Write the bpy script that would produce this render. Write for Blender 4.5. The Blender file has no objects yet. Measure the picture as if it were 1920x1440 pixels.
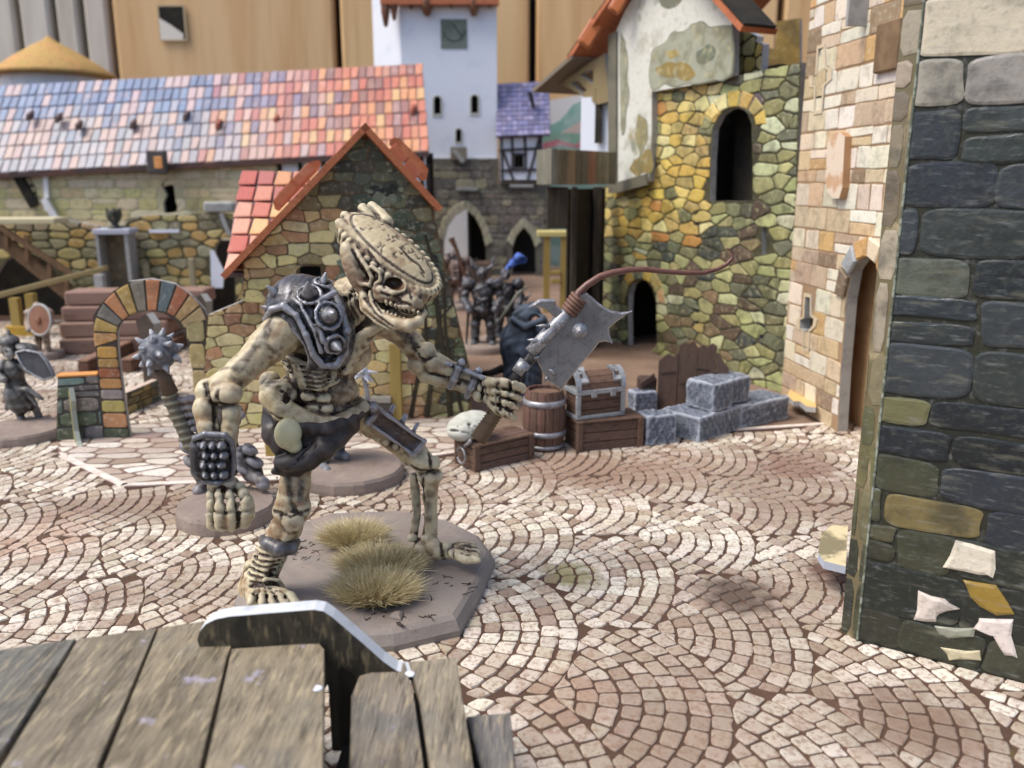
import bpy, math, random
import numpy as np
from mathutils import Vector, Matrix
from mathutils.geometry import tessellate_polygon

# ---------------------------------------------------------------- camera, light, exposure (1 unit = 1 cm)
scn = bpy.context.scene
COL = scn.collection
FPX, PITCH, CAMH = 1600.0, math.radians(13.5), 8.0
cam_d = bpy.data.cameras.new('camera'); cam = bpy.data.objects.new('camera', cam_d); COL.objects.link(cam)
cam.location = (0, 0, CAMH); cam.rotation_euler = (math.pi/2 - PITCH, 0, 0)
cam_d.sensor_width = 36; cam_d.lens = FPX/1920*36
cam_d.clip_start = .1; cam_d.clip_end = 2000
cam_d.dof.use_dof = True; cam_d.dof.focus_distance = 16.6; cam_d.dof.aperture_fstop = .31
scn.camera = cam
w = bpy.data.worlds.new('World'); scn.world = w; w.use_nodes = True
SUN_EL, SUN_AZ = math.radians(57), math.radians(-108)       # azimuth from +Y towards +X: light from the upper left
nt = w.node_tree; bg = nt.nodes['Background']
sky = nt.nodes.new('ShaderNodeTexSky'); sky.sky_type = 'NISHITA'; sky.sun_disc = False
sky.sun_elevation = SUN_EL; sky.sun_rotation = SUN_AZ; sky.dust_density = 2.5; sky.air_density = .8; sky.ozone_density = .8
nt.links.new(sky.outputs[0], bg.inputs[0]); bg.inputs[1].default_value = .15
sl = bpy.data.lights.new('sun', 'SUN'); sl.energy = 2.0; sl.angle = math.radians(28); sl.color = (1, .96, .9)
so = bpy.data.objects.new('sun', sl); COL.objects.link(so)
sd = Vector((math.sin(SUN_AZ)*math.cos(SUN_EL), math.cos(SUN_AZ)*math.cos(SUN_EL), math.sin(SUN_EL)))
so.rotation_euler = sd.to_track_quat('Z', 'Y').to_euler()
sky.sun_rotation = math.atan2(sd.x, sd.y)
vs = scn.view_settings; vs.view_transform = 'Standard'; vs.look = 'None'; vs.gamma = 1; vs.exposure = .6
scn.cycles.max_bounces = 6; scn.cycles.diffuse_bounces = 4; scn.cycles.glossy_bounces = 2

# ---------------------------------------------------------------- helpers
_f = Vector((0, math.cos(PITCH), -math.sin(PITCH))); _u = Vector((0, math.sin(PITCH), math.cos(PITCH))); _c = Vector((0, 0, CAMH))
def ray(px, py): return FPX*_f + (px-960)*Vector((1, 0, 0)) - (py-720)*_u
def P(px, py, Y):
    d = ray(px, py); return _c + d*(Y/d.y)
def G(px, py, z=0.):
    d = ray(px, py); return _c + d*((z-CAMH)/d.z)
def pcm(n, Y): return n*(Y*1.02)/FPX                         # n photo pixels in cm at distance Y
def S(r, g, b):                                              # sRGB 0..255 -> linear
    f = lambda c: c/12.92 if c <= .04045 else ((c+.055)/1.055)**2.4
    return (f(r/255), f(g/255), f(b/255))
def mixc(a, b, t): return tuple(a[i]*(1-t)+b[i]*t for i in range(3))
def jit(c, r, v=.12):
    k = 1+r.uniform(-v, v); L = .2*c[0]+.7*c[1]+.1*c[2]; c = tuple(q*.9+L*.1 for q in c); return tuple(max(0, min(1, x*k*(1+r.uniform(-v, v)*.35))) for x in c)

class Plane:                                                 # an upright card: a along the ground, v up, n towards the viewer
    def __init__(s, A, B, lean=0.):
        s.A = Vector(A); d = Vector(B)-s.A; d.z = 0; s.L = d.length; s.U = d.normalized()
        s.N = Vector((s.U.y, -s.U.x, 0))
        s.Z = (Vector((0, 0, 1)) + s.N*lean).normalized()
        s.N = s.U.cross(s.Z).normalized()
        if s.N.y > 0: s.N = -s.N
    def off(s, d):
        q = Plane.__new__(Plane); q.A = s.A+s.N*d; q.U = s.U; q.N = s.N; q.Z = s.Z; q.L = s.L; return q
    def uv(s, px, py):
        d = ray(px, py); t = (s.A-_c).dot(s.N)/d.dot(s.N); p = _c+d*t-s.A
        return (p.dot(s.U), p.dot(s.Z))
    def uvs(s, pts): return [s.uv(*p) for p in pts]
    def pt(s, u, v, d=0.): return s.A+s.U*u+s.Z*v+s.N*d

ORG = {}
def root(name, loc, label, cat, group=None):
    o = bpy.data.objects.new(name, None); COL.objects.link(o); o.location = loc; o.empty_display_size = .2
    o['label'] = label; o['category'] = cat
    if group: o['group'] = group
    ORG[o] = Vector(loc); return o
def tag(o, label, cat, group=None):
    o['label'] = label; o['category'] = cat
    if group: o['group'] = group
    return o
def mk(name, V, Fc, mats, parent=None, mi=None, smooth=False, color=None, kind=None, attr=None, label=None, origin=None):
    me = bpy.data.meshes.new(name)
    org = ORG[parent] if parent is not None else Vector(origin if origin is not None else (0, 0, 0))
    V = np.asarray([tuple(v) for v in V] if not isinstance(V, np.ndarray) else V, dtype=float) - np.array(org)
    if isinstance(Fc, np.ndarray):
        n, k = Fc.shape
        me.vertices.add(len(V)); me.vertices.foreach_set('co', V.astype(np.float32).ravel())
        me.loops.add(n*k); me.loops.foreach_set('vertex_index', Fc.astype(np.int32).ravel())
        me.polygons.add(n); me.polygons.foreach_set('loop_start', np.arange(0, n*k, k, dtype=np.int32))
        me.update(calc_edges=True)
    else:
        me.from_pydata([tuple(v) for v in V], [], Fc); me.update()
    if not isinstance(mats, (list, tuple)): mats = [mats]
    for m in mats: me.materials.append(m)
    if mi is not None: me.polygons.foreach_set('material_index', np.asarray(mi, dtype=np.int32))
    if smooth: me.polygons.foreach_set('use_smooth', np.ones(len(me.polygons), dtype=bool))
    if attr is not None:
        a = me.color_attributes.new('tint', 'FLOAT_COLOR', 'POINT')
        c = np.ones((len(V), 4), np.float32); c[:, :3] = attr; a.data.foreach_set('color', c.ravel())
    o = bpy.data.objects.new(name, me); COL.objects.link(o)
    if parent is not None:
        o.parent = parent; ORG[o] = Vector(org)
    else:
        o.location = org; ORG[o] = Vector(org)
    if color is not None: o.color = (*color, 1)
    if kind: o['kind'] = kind
    if label: o['label'] = label
    return o

class MB:                                                    # collects simple solids into one mesh
    def __init__(s): s.V = []; s.F = []; s.M = []
    def add(s, V, F, m=0):
        n = len(s.V); s.V += [Vector(v) for v in V]; s.F += [tuple(i+n for i in f) for f in F]; s.M += [m]*len(F)
    def hexa(s, p, m=0):                                     # p: 4 bottom then 4 top, both counter-clockwise
        s.add(p, [(3, 2, 1, 0), (4, 5, 6, 7), (0, 1, 5, 4), (1, 2, 6, 5), (2, 3, 7, 6), (3, 0, 4, 7)], m)
    def box(s, o, X, Y, Z, m=0, bev=0.):                     # o corner, three edge vectors
        o, X, Y, Z = map(Vector, (o, X, Y, Z))
        if X.cross(Y).dot(Z) < 0: o = o+X; X = -X
        if not bev:
            s.hexa([o, o+X, o+X+Y, o+Y, o+Z, o+X+Z, o+X+Y+Z, o+Y+Z], m); return
        x, y, z = X.normalized()*bev, Y.normalized()*bev, Z.normalized()*bev
        def ring(zv, ins):
            a, b = x*ins, y*ins
            c = [o+zv+a+b, o+X+zv-a+b, o+X+Y+zv-a-b, o+Y+zv+a-b]
            out = []
            for q, (dx, dy) in zip(c, ((1, 1), (-1, 1), (-1, -1), (1, -1))):
                e1, e2 = q+x*dx, q+y*dy
                out += [e2, e1] if dx*dy > 0 else [e1, e2]
            return out
        R = [ring(Vector((0, 0, 0)), 1), ring(z, 0), ring(Z-z, 0), ring(Z, 1)]
        n = 8; V = sum(R, []); Fc = [tuple(range(n-1, -1, -1)), tuple(range(3*n, 4*n))]
        for k in range(3):
            for i in range(n): j = (i+1) % n; Fc.append((k*n+i, k*n+j, (k+1)*n+j, (k+1)*n+i))
        s.add(V, Fc, m)
    def tube(s, pts, rad, n=8, m=0, caps=True):
        pts = [Vector(p) for p in pts]; rings = []
        if not isinstance(rad, (list, tuple)): rad = [rad]*len(pts)
        t0 = (pts[1]-pts[0]).normalized(); a = t0.orthogonal().normalized()
        for i, p in enumerate(pts):
            t = (pts[min(i+1, len(pts)-1)]-pts[max(i-1, 0)]).normalized()
            a = (a-t*a.dot(t)).normalized(); b = t.cross(a)
            rings.append([p+(a*math.cos(2*math.pi*k/n)+b*math.sin(2*math.pi*k/n))*rad[i] for k in range(n)])
        V = sum(rings, []); Fc = []
        for i in range(len(pts)-1):
            for k in range(n): j = (k+1) % n; Fc.append((i*n+k, i*n+j, (i+1)*n+j, (i+1)*n+k))
        if caps: Fc += [tuple(range(n-1, -1, -1)), tuple(range((len(pts)-1)*n, len(pts)*n))]
        s.add(V, Fc, m)
    def lathe(s, c, prof, n=32, m=0, axis=(0, 0, 1), jitter=0., r=None):   # prof: (radius, height)
        c = Vector(c); ax = Vector(axis).normalized(); a = ax.orthogonal().normalized(); b = ax.cross(a)
        jt = [1+(r.uniform(-jitter, jitter) if r else 0) for _ in range(n)]
        V = []
        for (rr, h) in prof:
            V += [c+ax*h+(a*math.cos(2*math.pi*k/n)+b*math.sin(2*math.pi*k/n))*rr*jt[k] for k in range(n)]
        Fc = []
        for i in range(len(prof)-1):
            for k in range(n): j = (k+1) % n; Fc.append((i*n+k, i*n+j, (i+1)*n+j, (i+1)*n+k))
        if prof[0][0] > 1e-6: Fc.append(tuple(range(n-1, -1, -1)))
        if prof[-1][0] > 1e-6: Fc.append(tuple(range((len(prof)-1)*n, len(prof)*n)))
        s.add(V, Fc, m)
    def build(s, name, mats, parent=None, **k):
        return mk(name, s.V, s.F, mats, parent, mi=s.M if isinstance(mats, (list, tuple)) else None, **k)

CARD = {}                                                    # the wall card of a thing, which carries its stones
def prism(outer, holes, place, t, name, mats, parent=None, rim=True, **k):
    """a card cut from a 2D outline with holes: place(u, v, d) -> world, thickness t behind the front; material 0 faces, 1 cut edges"""
    loops = [[Vector((u, v, 0)) for u, v in outer]]+[[Vector((u, v, 0)) for u, v in h] for h in holes]
    flat = sum(loops, []); tri = tessellate_polygon(loops); n = len(flat)
    V = [place(p.x, p.y, 0) for p in flat]+[place(p.x, p.y, -t) for p in flat]
    Fc = [tuple(a) for a in tri]+[tuple(i+n for i in reversed(a)) for a in tri]; M = [0]*len(Fc)
    b = 0
    for L in loops:
        for i in range(len(L)):
            j = (i+1) % len(L); Fc.append((b+i, b+j, b+j+n, b+i+n)); M.append(1)
        b += len(L)
    o = mk(name, V, Fc, mats, parent, mi=M, **k)
    if name.endswith(('wall', 'card')): CARD[parent] = o
    return o

# ---------------------------------------------------------------- 2D polygons for stones
def inside(p, poly):
    x, y = p; c = False; n = len(poly)
    for i in range(n):
        x1, y1 = poly[i]; x2, y2 = poly[i-1]
        if (y1 > y) != (y2 > y) and x < (x2-x1)*(y-y1)/(y2-y1)+x1: c = not c
    return c
def nearest(p, poly):
    bd, bp = 1e9, None
    for i in range(len(poly)):
        ax, ay = poly[i-1]; bx, by = poly[i]; dx, dy = bx-ax, by-ay; L = dx*dx+dy*dy or 1e-9
        t = max(0, min(1, ((p[0]-ax)*dx+(p[1]-ay)*dy)/L)); q = (ax+dx*t, ay+dy*t)
        d = (q[0]-p[0])**2+(q[1]-p[1])**2
        if d < bd: bd, bp = d, q
    return bp, math.sqrt(bd)
def clip(poly, nx, ny, c):                                   # keep nx*x+ny*y <= c
    out = []; n = len(poly)
    for i in range(n):
        a, b = poly[i-1], poly[i]; da = nx*a[0]+ny*a[1]-c; db = nx*b[0]+ny*b[1]-c
        if (da <= 0) != (db <= 0):
            t = da/(da-db); out.append((a[0]+(b[0]-a[0])*t, a[1]+(b[1]-a[1])*t))
        if db <= 0: out.append(b)
    return out
def area(p): return .5*sum(p[i-1][0]*p[i][1]-p[i][0]*p[i-1][1] for i in range(len(p)))
def cent(p): return (sum(q[0] for q in p)/len(p), sum(q[1] for q in p)/len(p))
def chaikin(p, k=.22):
    o = []
    for i in range(len(p)):
        a, b = p[i], p[(i+1) % len(p)]
        o += [(a[0]+(b[0]-a[0])*k, a[1]+(b[1]-a[1])*k), (b[0]+(a[0]-b[0])*k, b[1]+(a[1]-b[1])*k)]
    return o
def voronoi(box, sw, sh, r, jx=.3, jy=.25, gap=.05):
    x0, y0, x1, y1 = box; pts = []; row = 0; y = y0-sh
    while y < y1+sh:
        x = x0-sw*(1+.5*(row % 2))
        while x < x1+sw:
            pts.append((x+r.uniform(-jx, jx)*sw, y+r.uniform(-jy, jy)*sh)); x += sw*r.uniform(.75, 1.3)
        y += sh*r.uniform(.85, 1.15); row += 1
    k = sw/sh; Q = np.array([(a, b*k) for a, b in pts]); cells = []
    for i, q in enumerate(Q):
        d2 = ((Q-q)**2).sum(1); idx = np.argsort(d2)[1:18]
        R = sw*1.6; poly = [(q[0]-R, q[1]-R), (q[0]+R, q[1]-R), (q[0]+R, q[1]+R), (q[0]-R, q[1]+R)]
        for j in idx:
            dx, dy = Q[j]-q; L = math.hypot(dx, dy) or 1e-6; nx, ny = dx/L, dy/L
            g = gap*.5*math.hypot(nx, ny*k)
            poly = clip(poly, nx, ny, nx*(q[0]+dx/2)+ny*(q[1]+dy/2)-g)
            if len(poly) < 3: break
        if len(poly) >= 3: cells.append([(a, b/k) for a, b in poly])
    return cells
def ashlar(box, sw, sh, r, gap=.05, wob=.06):
    x0, y0, x1, y1 = box; cells = []; y = y0
    while y < y1:
        h = sh*r.uniform(.7, 1.35); x = x0-sw*r.random()
        while x < x1:
            wd = sw*r.uniform(.55, 1.5)
            parts = [(y, y+h)] if r.random() > .22 or h < sh*.95 else [(y, y+h*.52), (y+h*.52, y+h)]
            for (ya, yb) in parts:
                g = gap/2; q = lambda: r.uniform(-wob, wob)*sh
                cells.append([(x+g+q(), ya+g+q()*.6), (x+wd-g+q(), ya+g+q()*.6), (x+wd-g+q(), yb-g+q()*.6), (x+g+q(), yb-g+q()*.6)])
            x += wd
        y += h
    return cells
def piece(name, poly, place, h, bev, mats, parent, color, base=0., smooth=False, lift=0.):
    """one stone or tile: outline poly, foot at depth base, top at base+h with a bevelled shoulder"""
    if area(poly) < 0: poly = poly[::-1]
    c = cent(poly); n = len(poly); ins = []
    for q in poly:
        d = math.hypot(q[0]-c[0], q[1]-c[1]) or 1e-6; f = max(.4, 1-bev/d); ins.append((c[0]+(q[0]-c[0])*f, c[1]+(q[1]-c[1])*f))
    V = [place(u, v, base) for u, v in poly]+[place(u, v, base+h*.6) for u, v in poly]+[place(u, v, base+h) for u, v in ins]
    Fc = [tuple(range(2*n, 3*n))]
    for k in range(2):
        for i in range(n): j = (i+1) % n; Fc.append((k*n+i, k*n+j, (k+1)*n+j, (k+1)*n+i))
    return mk(name, V, Fc, mats, parent, color=color)
def fit(cells, outer, holes, margin=.03, minarea=.02, rnd=.2, keep=None):
    out = []
    for p in cells:
        c = cent(p)
        if not inside(c, outer):
            if sum(inside(v, outer) for v in p) < 2: continue
            p = [v if inside(v, outer) else nearest(v, outer)[0] for v in p]; c = cent(p)
        if any(inside(c, h) for h in holes): continue
        if keep and not keep(c): continue
        if rnd: p = chaikin(p, rnd)
        q = []
        for v in p:
            if not inside(v, outer): v, _ = nearest(v, outer)
            for h in holes:
                nb, d = nearest(v, h)
                if inside(v, h) or d < margin:
                    dx, dy = c[0]-nb[0], c[1]-nb[1]; L = math.hypot(dx, dy) or 1; v = (nb[0]+dx/L*margin, nb[1]+dy/L*margin)
            nb, d = nearest(v, outer)
            if d < margin:
                dx, dy = c[0]-v[0], c[1]-v[1]; L = math.hypot(dx, dy) or 1; v = (v[0]+dx/L*margin, v[1]+dy/L*margin)
            if not q or (abs(v[0]-q[-1][0])+abs(v[1]-q[-1][1])) > 1e-4: q.append(v)
        if len(q) > 3 and abs(area(q)) > minarea: out.append(q)
    return out
def bbox(poly): return (min(p[0] for p in poly), min(p[1] for p in poly), max(p[0] for p in poly), max(p[1] for p in poly))
def vnoise(x, y, s=0):
    def h(i, j): 
        n = math.sin(i*127.1+j*311.7+s*74.7)*43758.5453; return n-math.floor(n)
    i, j = math.floor(x), math.floor(y); fx, fy = x-i, y-j; fx = fx*fx*(3-2*fx); fy = fy*fy*(3-2*fy)
    return (h(i, j)*(1-fx)+h(i+1, j)*fx)*(1-fy)+(h(i, j+1)*(1-fx)+h(i+1, j+1)*fx)*fy

# ---------------------------------------------------------------- materials
def mat(name, base=None, rough=.6, spec=.4, metal=0., src=None, layers=(), bump=(), coat=0., spots=()):
    """base colour from base / 'object' colour / 'attr' tint; layers: (scale, lo, hi, colour, strength, stretch) noise stains; bump: (scale, strength, dist, stretch)"""
    m = bpy.data.materials.new(name); m.use_nodes = True; t = m.node_tree; N = t.nodes; Lk = t.links
    b = N['Principled BSDF']; b.inputs['Roughness'].default_value = rough; b.inputs['Metallic'].default_value = metal
    b.inputs['Specular IOR Level'].default_value = spec
    if coat: b.inputs['Coat Weight'].default_value = coat; b.inputs['Coat Roughness'].default_value = .25
    geo = N.new('ShaderNodeNewGeometry'); pos = geo.outputs['Position']
    def coords(st):
        if st is None: return pos
        mp = N.new('ShaderNodeMapping'); mp.inputs['Scale'].default_value = st; Lk.new(pos, mp.inputs['Vector']); return mp.outputs[0]
    def noise(sc, st, detail=5, rg=.6):
        n = N.new('ShaderNodeTexNoise'); n.inputs['Scale'].default_value = sc; n.inputs['Detail'].default_value = detail
        n.inputs['Roughness'].default_value = rg; Lk.new(coords(st), n.inputs['Vector']); return n.outputs['Fac']
    if src == 'object': oi = N.new('ShaderNodeObjectInfo'); c = oi.outputs['Color']
    elif src == 'attr': at = N.new('ShaderNodeAttribute'); at.attribute_name = 'tint'; c = at.outputs['Color']
    else:
        rgb = N.new('ShaderNodeRGB'); rgb.outputs[0].default_value = (*base, 1); c = rgb.outputs[0]
    for L in layers:
        sc, lo, hi, colr, stg = L[:5]; st = L[5] if len(L) > 5 else None; mode = L[6] if len(L) > 6 else 'MIX'
        r = N.new('ShaderNodeMapRange'); r.inputs['From Min'].default_value = lo; r.inputs['From Max'].default_value = hi
        r.inputs['To Max'].default_value = stg; r.interpolation_type = 'SMOOTHSTEP'
        Lk.new(noise(sc, st), r.inputs['Value'])
        x = N.new('ShaderNodeMix'); x.data_type = 'RGBA'; x.blend_type = mode
        Lk.new(r.outputs[0], x.inputs['Factor']); Lk.new(c, x.inputs['A']); x.inputs['B'].default_value = (*colr, 1); c = x.outputs['Result']
    for (ctr, rad, colr, stg) in spots:                      # one stain with a place of its own, ragged by noise
        vm = N.new('ShaderNodeVectorMath'); vm.operation = 'DISTANCE'; Lk.new(pos, vm.inputs[0]); vm.inputs[1].default_value = ctr
        ad = N.new('ShaderNodeMath'); ad.operation = 'MULTIPLY_ADD'; Lk.new(noise(2.2/rad+.6, None), ad.inputs[0]); ad.inputs[1].default_value = rad*1.6; Lk.new(vm.outputs['Value'], ad.inputs[2])
        r = N.new('ShaderNodeMapRange'); r.inputs['From Min'].default_value = rad*1.9; r.inputs['From Max'].default_value = rad*1.1; r.inputs['To Max'].default_value = stg; r.interpolation_type = 'SMOOTHSTEP'; Lk.new(ad.outputs[0], r.inputs['Value'])
        x = N.new('ShaderNodeMix'); x.data_type = 'RGBA'; Lk.new(r.outputs[0], x.inputs['Factor']); Lk.new(c, x.inputs['A']); x.inputs['B'].default_value = (*colr, 1); c = x.outputs['Result']
    Lk.new(c, b.inputs['Base Color'])
    prev = None
    for B in bump:
        sc, stg, dist = B[:3]; st = B[3] if len(B) > 3 else None
        bm = N.new('ShaderNodeBump'); bm.inputs['Strength'].default_value = stg; bm.inputs['Distance'].default_value = dist
        Lk.new(noise(sc, st), bm.inputs['Height'])
        if prev: Lk.new(prev, bm.inputs['Normal'])
        prev = bm.outputs[0]
    if prev: Lk.new(prev, b.inputs['Normal'])
    return m
BLACK, WHITE = (0, 0, 0), (1, 1, 1)
M_stone = mat('printed_stone', src='object', rough=.5, spec=.35,
              layers=((2.2, .45, .75, S(60, 58, 50), .38), (6, .5, .75, S(240, 232, 205), .35), (16, .5, .7, S(90, 80, 60), .3)), bump=((14, .25, .02),))
M_edge = mat('card_edge', S(176, 174, 170), rough=.8, layers=((8, .4, .7, S(120, 118, 116), .5),))
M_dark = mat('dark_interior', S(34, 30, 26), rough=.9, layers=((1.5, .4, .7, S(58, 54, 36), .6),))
# ---------------------------------------------------------------- ground mat with cobbles
R = random.Random(7)
GROUT = S(84, 64, 52); WORN = S(144, 126, 106)
weave = ((60, .25, .02), (9, .2, .03))
M_ground = mat('printed_mat', GROUT, rough=.85, spec=.2,
               layers=((.35, .45, .7, S(120, 92, 76), .45), (1.6, .5, .8, S(84, 58, 52), .7), (9, .5, .75, S(130, 98, 80), .25), (.9, .62, .75, S(128, 118, 60), .4)), bump=weave)
STAINS = [(G(1385, 1118), 1.0, S(84, 70, 60), .85), (G(1085, 885), 2.6, S(142, 116, 98), .8), (G(1240, 870), 2.0, S(146, 120, 102), .6), (G(1072, 1080), .7, S(142, 136, 84), .7), (G(1560, 1075), .8, S(92, 66, 58), .8), (G(1500, 880), 1.6, S(120, 88, 74), .7), (G(80, 1010), 1.5, S(176, 138, 116), .5), (G(1050, 1300), 1.1, S(150, 118, 98), .55), (G(1700, 1360), 1.2, S(120, 98, 82), .6), (G(190, 1120), .8, S(110, 80, 68), .5)]
def cobble_mat(name, src):
    return mat(name, src=src, rough=.8, spec=.2,
               layers=((.33, .56, .74, WORN, .85), (.8, .6, .76, S(104, 86, 72), .65), (1.1, .66, .78, S(150, 140, 80), .5), (3.2, .52, .74, S(166, 142, 122), .5), (11, .5, .62, S(136, 108, 88), .6), (4.5, .52, .68, S(128, 102, 84), .3), (30, .5, .7, S(120, 90, 78), .35)), bump=weave, spots=STAINS)
M_cob, M_cobs = cobble_mat('cobble_print', 'object'), cobble_mat('cobble_print_joined', 'attr')
ground = mk('ground', [(-220, -60, 0), (220, -60, 0), (220, 200, 0), (-220, 200, 0)], [(0, 1, 2, 3)], M_ground, kind='structure')

PAVE = [G(110, 858), G(226, 914), G(520, 902), G(852, 851), G(905, 782), G(700, 740), G(105, 815)]
PAVE2 = [(p.x, p.y) for p in PAVE]
KERB = [G(226, 914), G(520, 902), G(852, 851), G(1100, 822), G(1390, 808), G(1575, 796)]
def beyond(x, y):                                            # behind the printed border line
    for a, b in zip(KERB[:-1], KERB[1:]):
        if a.x <= x <= b.x: return y > a.y+(b.y-a.y)*(x-a.x)/(b.x-a.x)-.12
    return False
BW, SP, Y0 = 4.1, .345, 22.5
cob = []
def fx(x, y): return x+.12*math.sin(y*.7+1)+.08*math.sin(x*.5), y+.12*math.sin(x*.33)+.06*math.sin(x*1.1+y)
# fish scale paving: discs of concentric stone rings, each column of scales tucked under the one on its left
RS, CX0, CY0 = BW/2*1.6, .05, 16.15; SX = BW/2; NR = 10; DR = .335
def scale_at(k, j): return (CX0+k*SX, CY0+j*BW+(BW/2 if k % 2 else 0))
for k in range(-34, 35):
    for j in range(-3, 8):
        cx, cy = scale_at(k, j)
        if cy < 4.5 or abs(cx) > cy*.72+6: continue
        over = [(cx-SX, cy-BW/2), (cx-SX, cy+BW/2), (cx-2*SX, cy)]
        for n in range(NR):
            r1 = RS-(NR-1-n)*DR; r0 = max(.1, r1-DR); g = .021
            if r1 < .3: continue
            ns = max(3, round(2*math.pi*(r0+r1)/2/.37)); a_off = R.random()*6; cut = [a_off+2*math.pi*(i+R.uniform(-.14, .14))/ns for i in range(ns)]
            for i in range(ns):
                a0, a1 = cut[i], cut[i+1] if i < ns-1 else cut[0]+2*math.pi
                am = (a0+a1)/2; rm = (r0+r1)/2; pm = (cx+rm*math.cos(am), cy+rm*math.sin(am))
                if abs(pm[1]-cy) > BW/2: continue
                if any((pm[0]-o[0])**2+(pm[1]-o[1])**2 < (RS-.07)**2 for o in over): continue
                ri, ro = r0+g, r1-g; ga0, ga1 = g/max(ri, .08), g/ro
                q = [(ri, a0+ga0), (ro, a0+ga1), (ro, am), (ro, a1-ga1), (ri, a1-ga0)]
                pts = []
                for rr, aa in q:
                    rr += R.uniform(-.022, .022); x, y = cx+rr*math.cos(aa)+R.uniform(-.012, .012), cy+max(-BW/2+g, min(BW/2-g, rr*math.sin(aa)))+R.uniform(-.014, .014)
                    for o in over:
                        d = math.hypot(x-o[0], y-o[1])
                        if d < RS+.006: f = (RS+.006)/max(d, .01); x, y = o[0]+(x-o[0])*f, o[1]+(y-o[1])*f
                    pts.append(fx(x, y))
                if abs(area(pts)) < .009: continue
                c = cent(pts)
                if beyond(*c) or inside(c, PAVE2): continue
                if c[1] > 30 and c[0] > -12 and c[0] < 22: continue
                if area(pts) < 0: pts = pts[::-1]
                cob.append((pts, c))
def cob_col(c):
    v = vnoise(c[0]*.45, c[1]*.45, 3)
    base = mixc(S(226, 217, 198), S(178, 161, 138), R.random()**1.5)
    if R.random() < .08: base = mixc(base, S(138, 112, 94), .7)
    return jit(mixc(base, S(154, 135, 117), max(0, min(1, (v-.5)*2.2))), R, .07)
def proj(x, y):                                              # rough size in the picture
    d = Vector((x, y, 0))-_c; q = d.dot(_f)
    if q < 1: return 0
    X = 960+FPX*d.x/q; Yp = 720-FPX*d.dot(_u)/q
    return 1/q**3 if -20 < X < 1940 and -20 < Yp < 1460 else 0
def hidden(x, y):                                            # under the big near things
    d = Vector((x, y, 0))-_c; q = d.dot(_f); X = 960+FPX*d.x/q; Yp = 720-FPX*d.dot(_u)/q
    if X > 1600 and Yp < 1205+(X-1600)*.27: return True
    if X < 600 and Yp > 1215-X*.12: return True
    if X < 960 and Yp > 1240: return True
    return 520 < X < 930 and 990 < Yp < 1180
cob.sort(key=lambda q: -(proj(*q[1])*(0 if hidden(*q[1]) else 1)))
flat3 = lambda u, v, d: Vector((u, v, d))
for pts, c in cob[:300]:
    piece('cobble', chaikin(pts, .13), flat3, .028, .03, M_cob, ground, cob_col(c))
V, Fc, T = [], [], []
for pts, c in cob[300:]:
    q = chaikin(pts, .13); n = len(V); m = len(q); cc = cob_col(c)
    V += [(x, y, .0) for x, y in q]+[(c[0]+(x-c[0])*.9, c[1]+(y-c[1])*.9, .028) for x, y in q]
    Fc += [tuple(range(n+m, n+2*m))]+[(n+i, n+(i+1) % m, n+m+(i+1) % m, n+m+i) for i in range(m)]; T += [cc]*(2*m)
mk('cobbles', V, Fc, M_cobs, ground, attr=np.array(T), kind='stuff')

# flagstones of the pavement and its pale border
M_flag = mat('flag_print', src='object', rough=.8, spec=.2, layers=((1.4, .5, .75, S(160, 132, 112), .5), (8, .5, .7, S(150, 128, 112), .5)), bump=weave)
M_dirt = mat('dirt_print', S(134, 112, 96), rough=.85, spec=.2, layers=((.5, .4, .7, S(104, 84, 70), .7), (2, .5, .75, S(160, 138, 120), .6), (.8, .55, .75, S(110, 108, 66), .5)), bump=weave)
pav = mk('pavement', [Vector((x, y, .009)) for x, y in PAVE2], [tuple(range(len(PAVE2)))], mat('pavement_joints', S(122, 98, 86), rough=.85, layers=((2, .4, .7, S(150, 126, 110), .6),)), kind='structure')
ang = math.atan2(PAVE[2].y-PAVE[1].y, PAVE[2].x-PAVE[1].x)
fl = fit(voronoi(bbox(PAVE2), 1.0, .52, R, .34, .26, .09), PAVE2, [], .1, .05, .2)
for q in fl:
    col = jit(mixc(S(222, 214, 198), S(160, 138, 120), R.random()**1.2), R, .08)
    piece('flagstone', q, flat3, .03, .05, M_flag, pav, col, base=.01)
far_dirt = [Vector((k.x, k.y+.1, .004)) for k in KERB[2:]]+[Vector((60, 30, .004)), Vector((60, 84, .004)), Vector((-30, 84, .004)), Vector((-8, 33, .004))]
mk('dirt_yard', far_dirt, [tuple(range(len(far_dirt)))], M_dirt, kind='structure')
kb = MB()
def strip(pts, w0, z0, z1):
    for a, b in zip(pts[:-1], pts[1:]):
        d = (b-a); d.z = 0; nrm = Vector((-d.y, d.x, 0)).normalized()*w0
        a0, b0 = Vector((a.x, a.y, z0)), Vector((b.x, b.y, z0)); up = Vector((0, 0, z1-z0))
        kb.hexa([a0, b0, b0+nrm, a0+nrm, a0+up, b0+up, b0+nrm+up, a0+nrm+up])
strip([G(110, 858)]+KERB, .22, .006, .045)
kb.build('kerb_border', mat('border_print', S(222, 212, 200), rough=.8, layers=((3, .45, .7, S(186, 164, 148), .7),), bump=weave), kind='structure')
kb = MB(); strip([p+Vector((0, -.09, 0)) for p in [G(110, 858)]+KERB], .08, .005, .02)
kb.build('kerb_line', mat('border_line_print', S(96, 70, 62), rough=.85), kind='structure')

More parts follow.
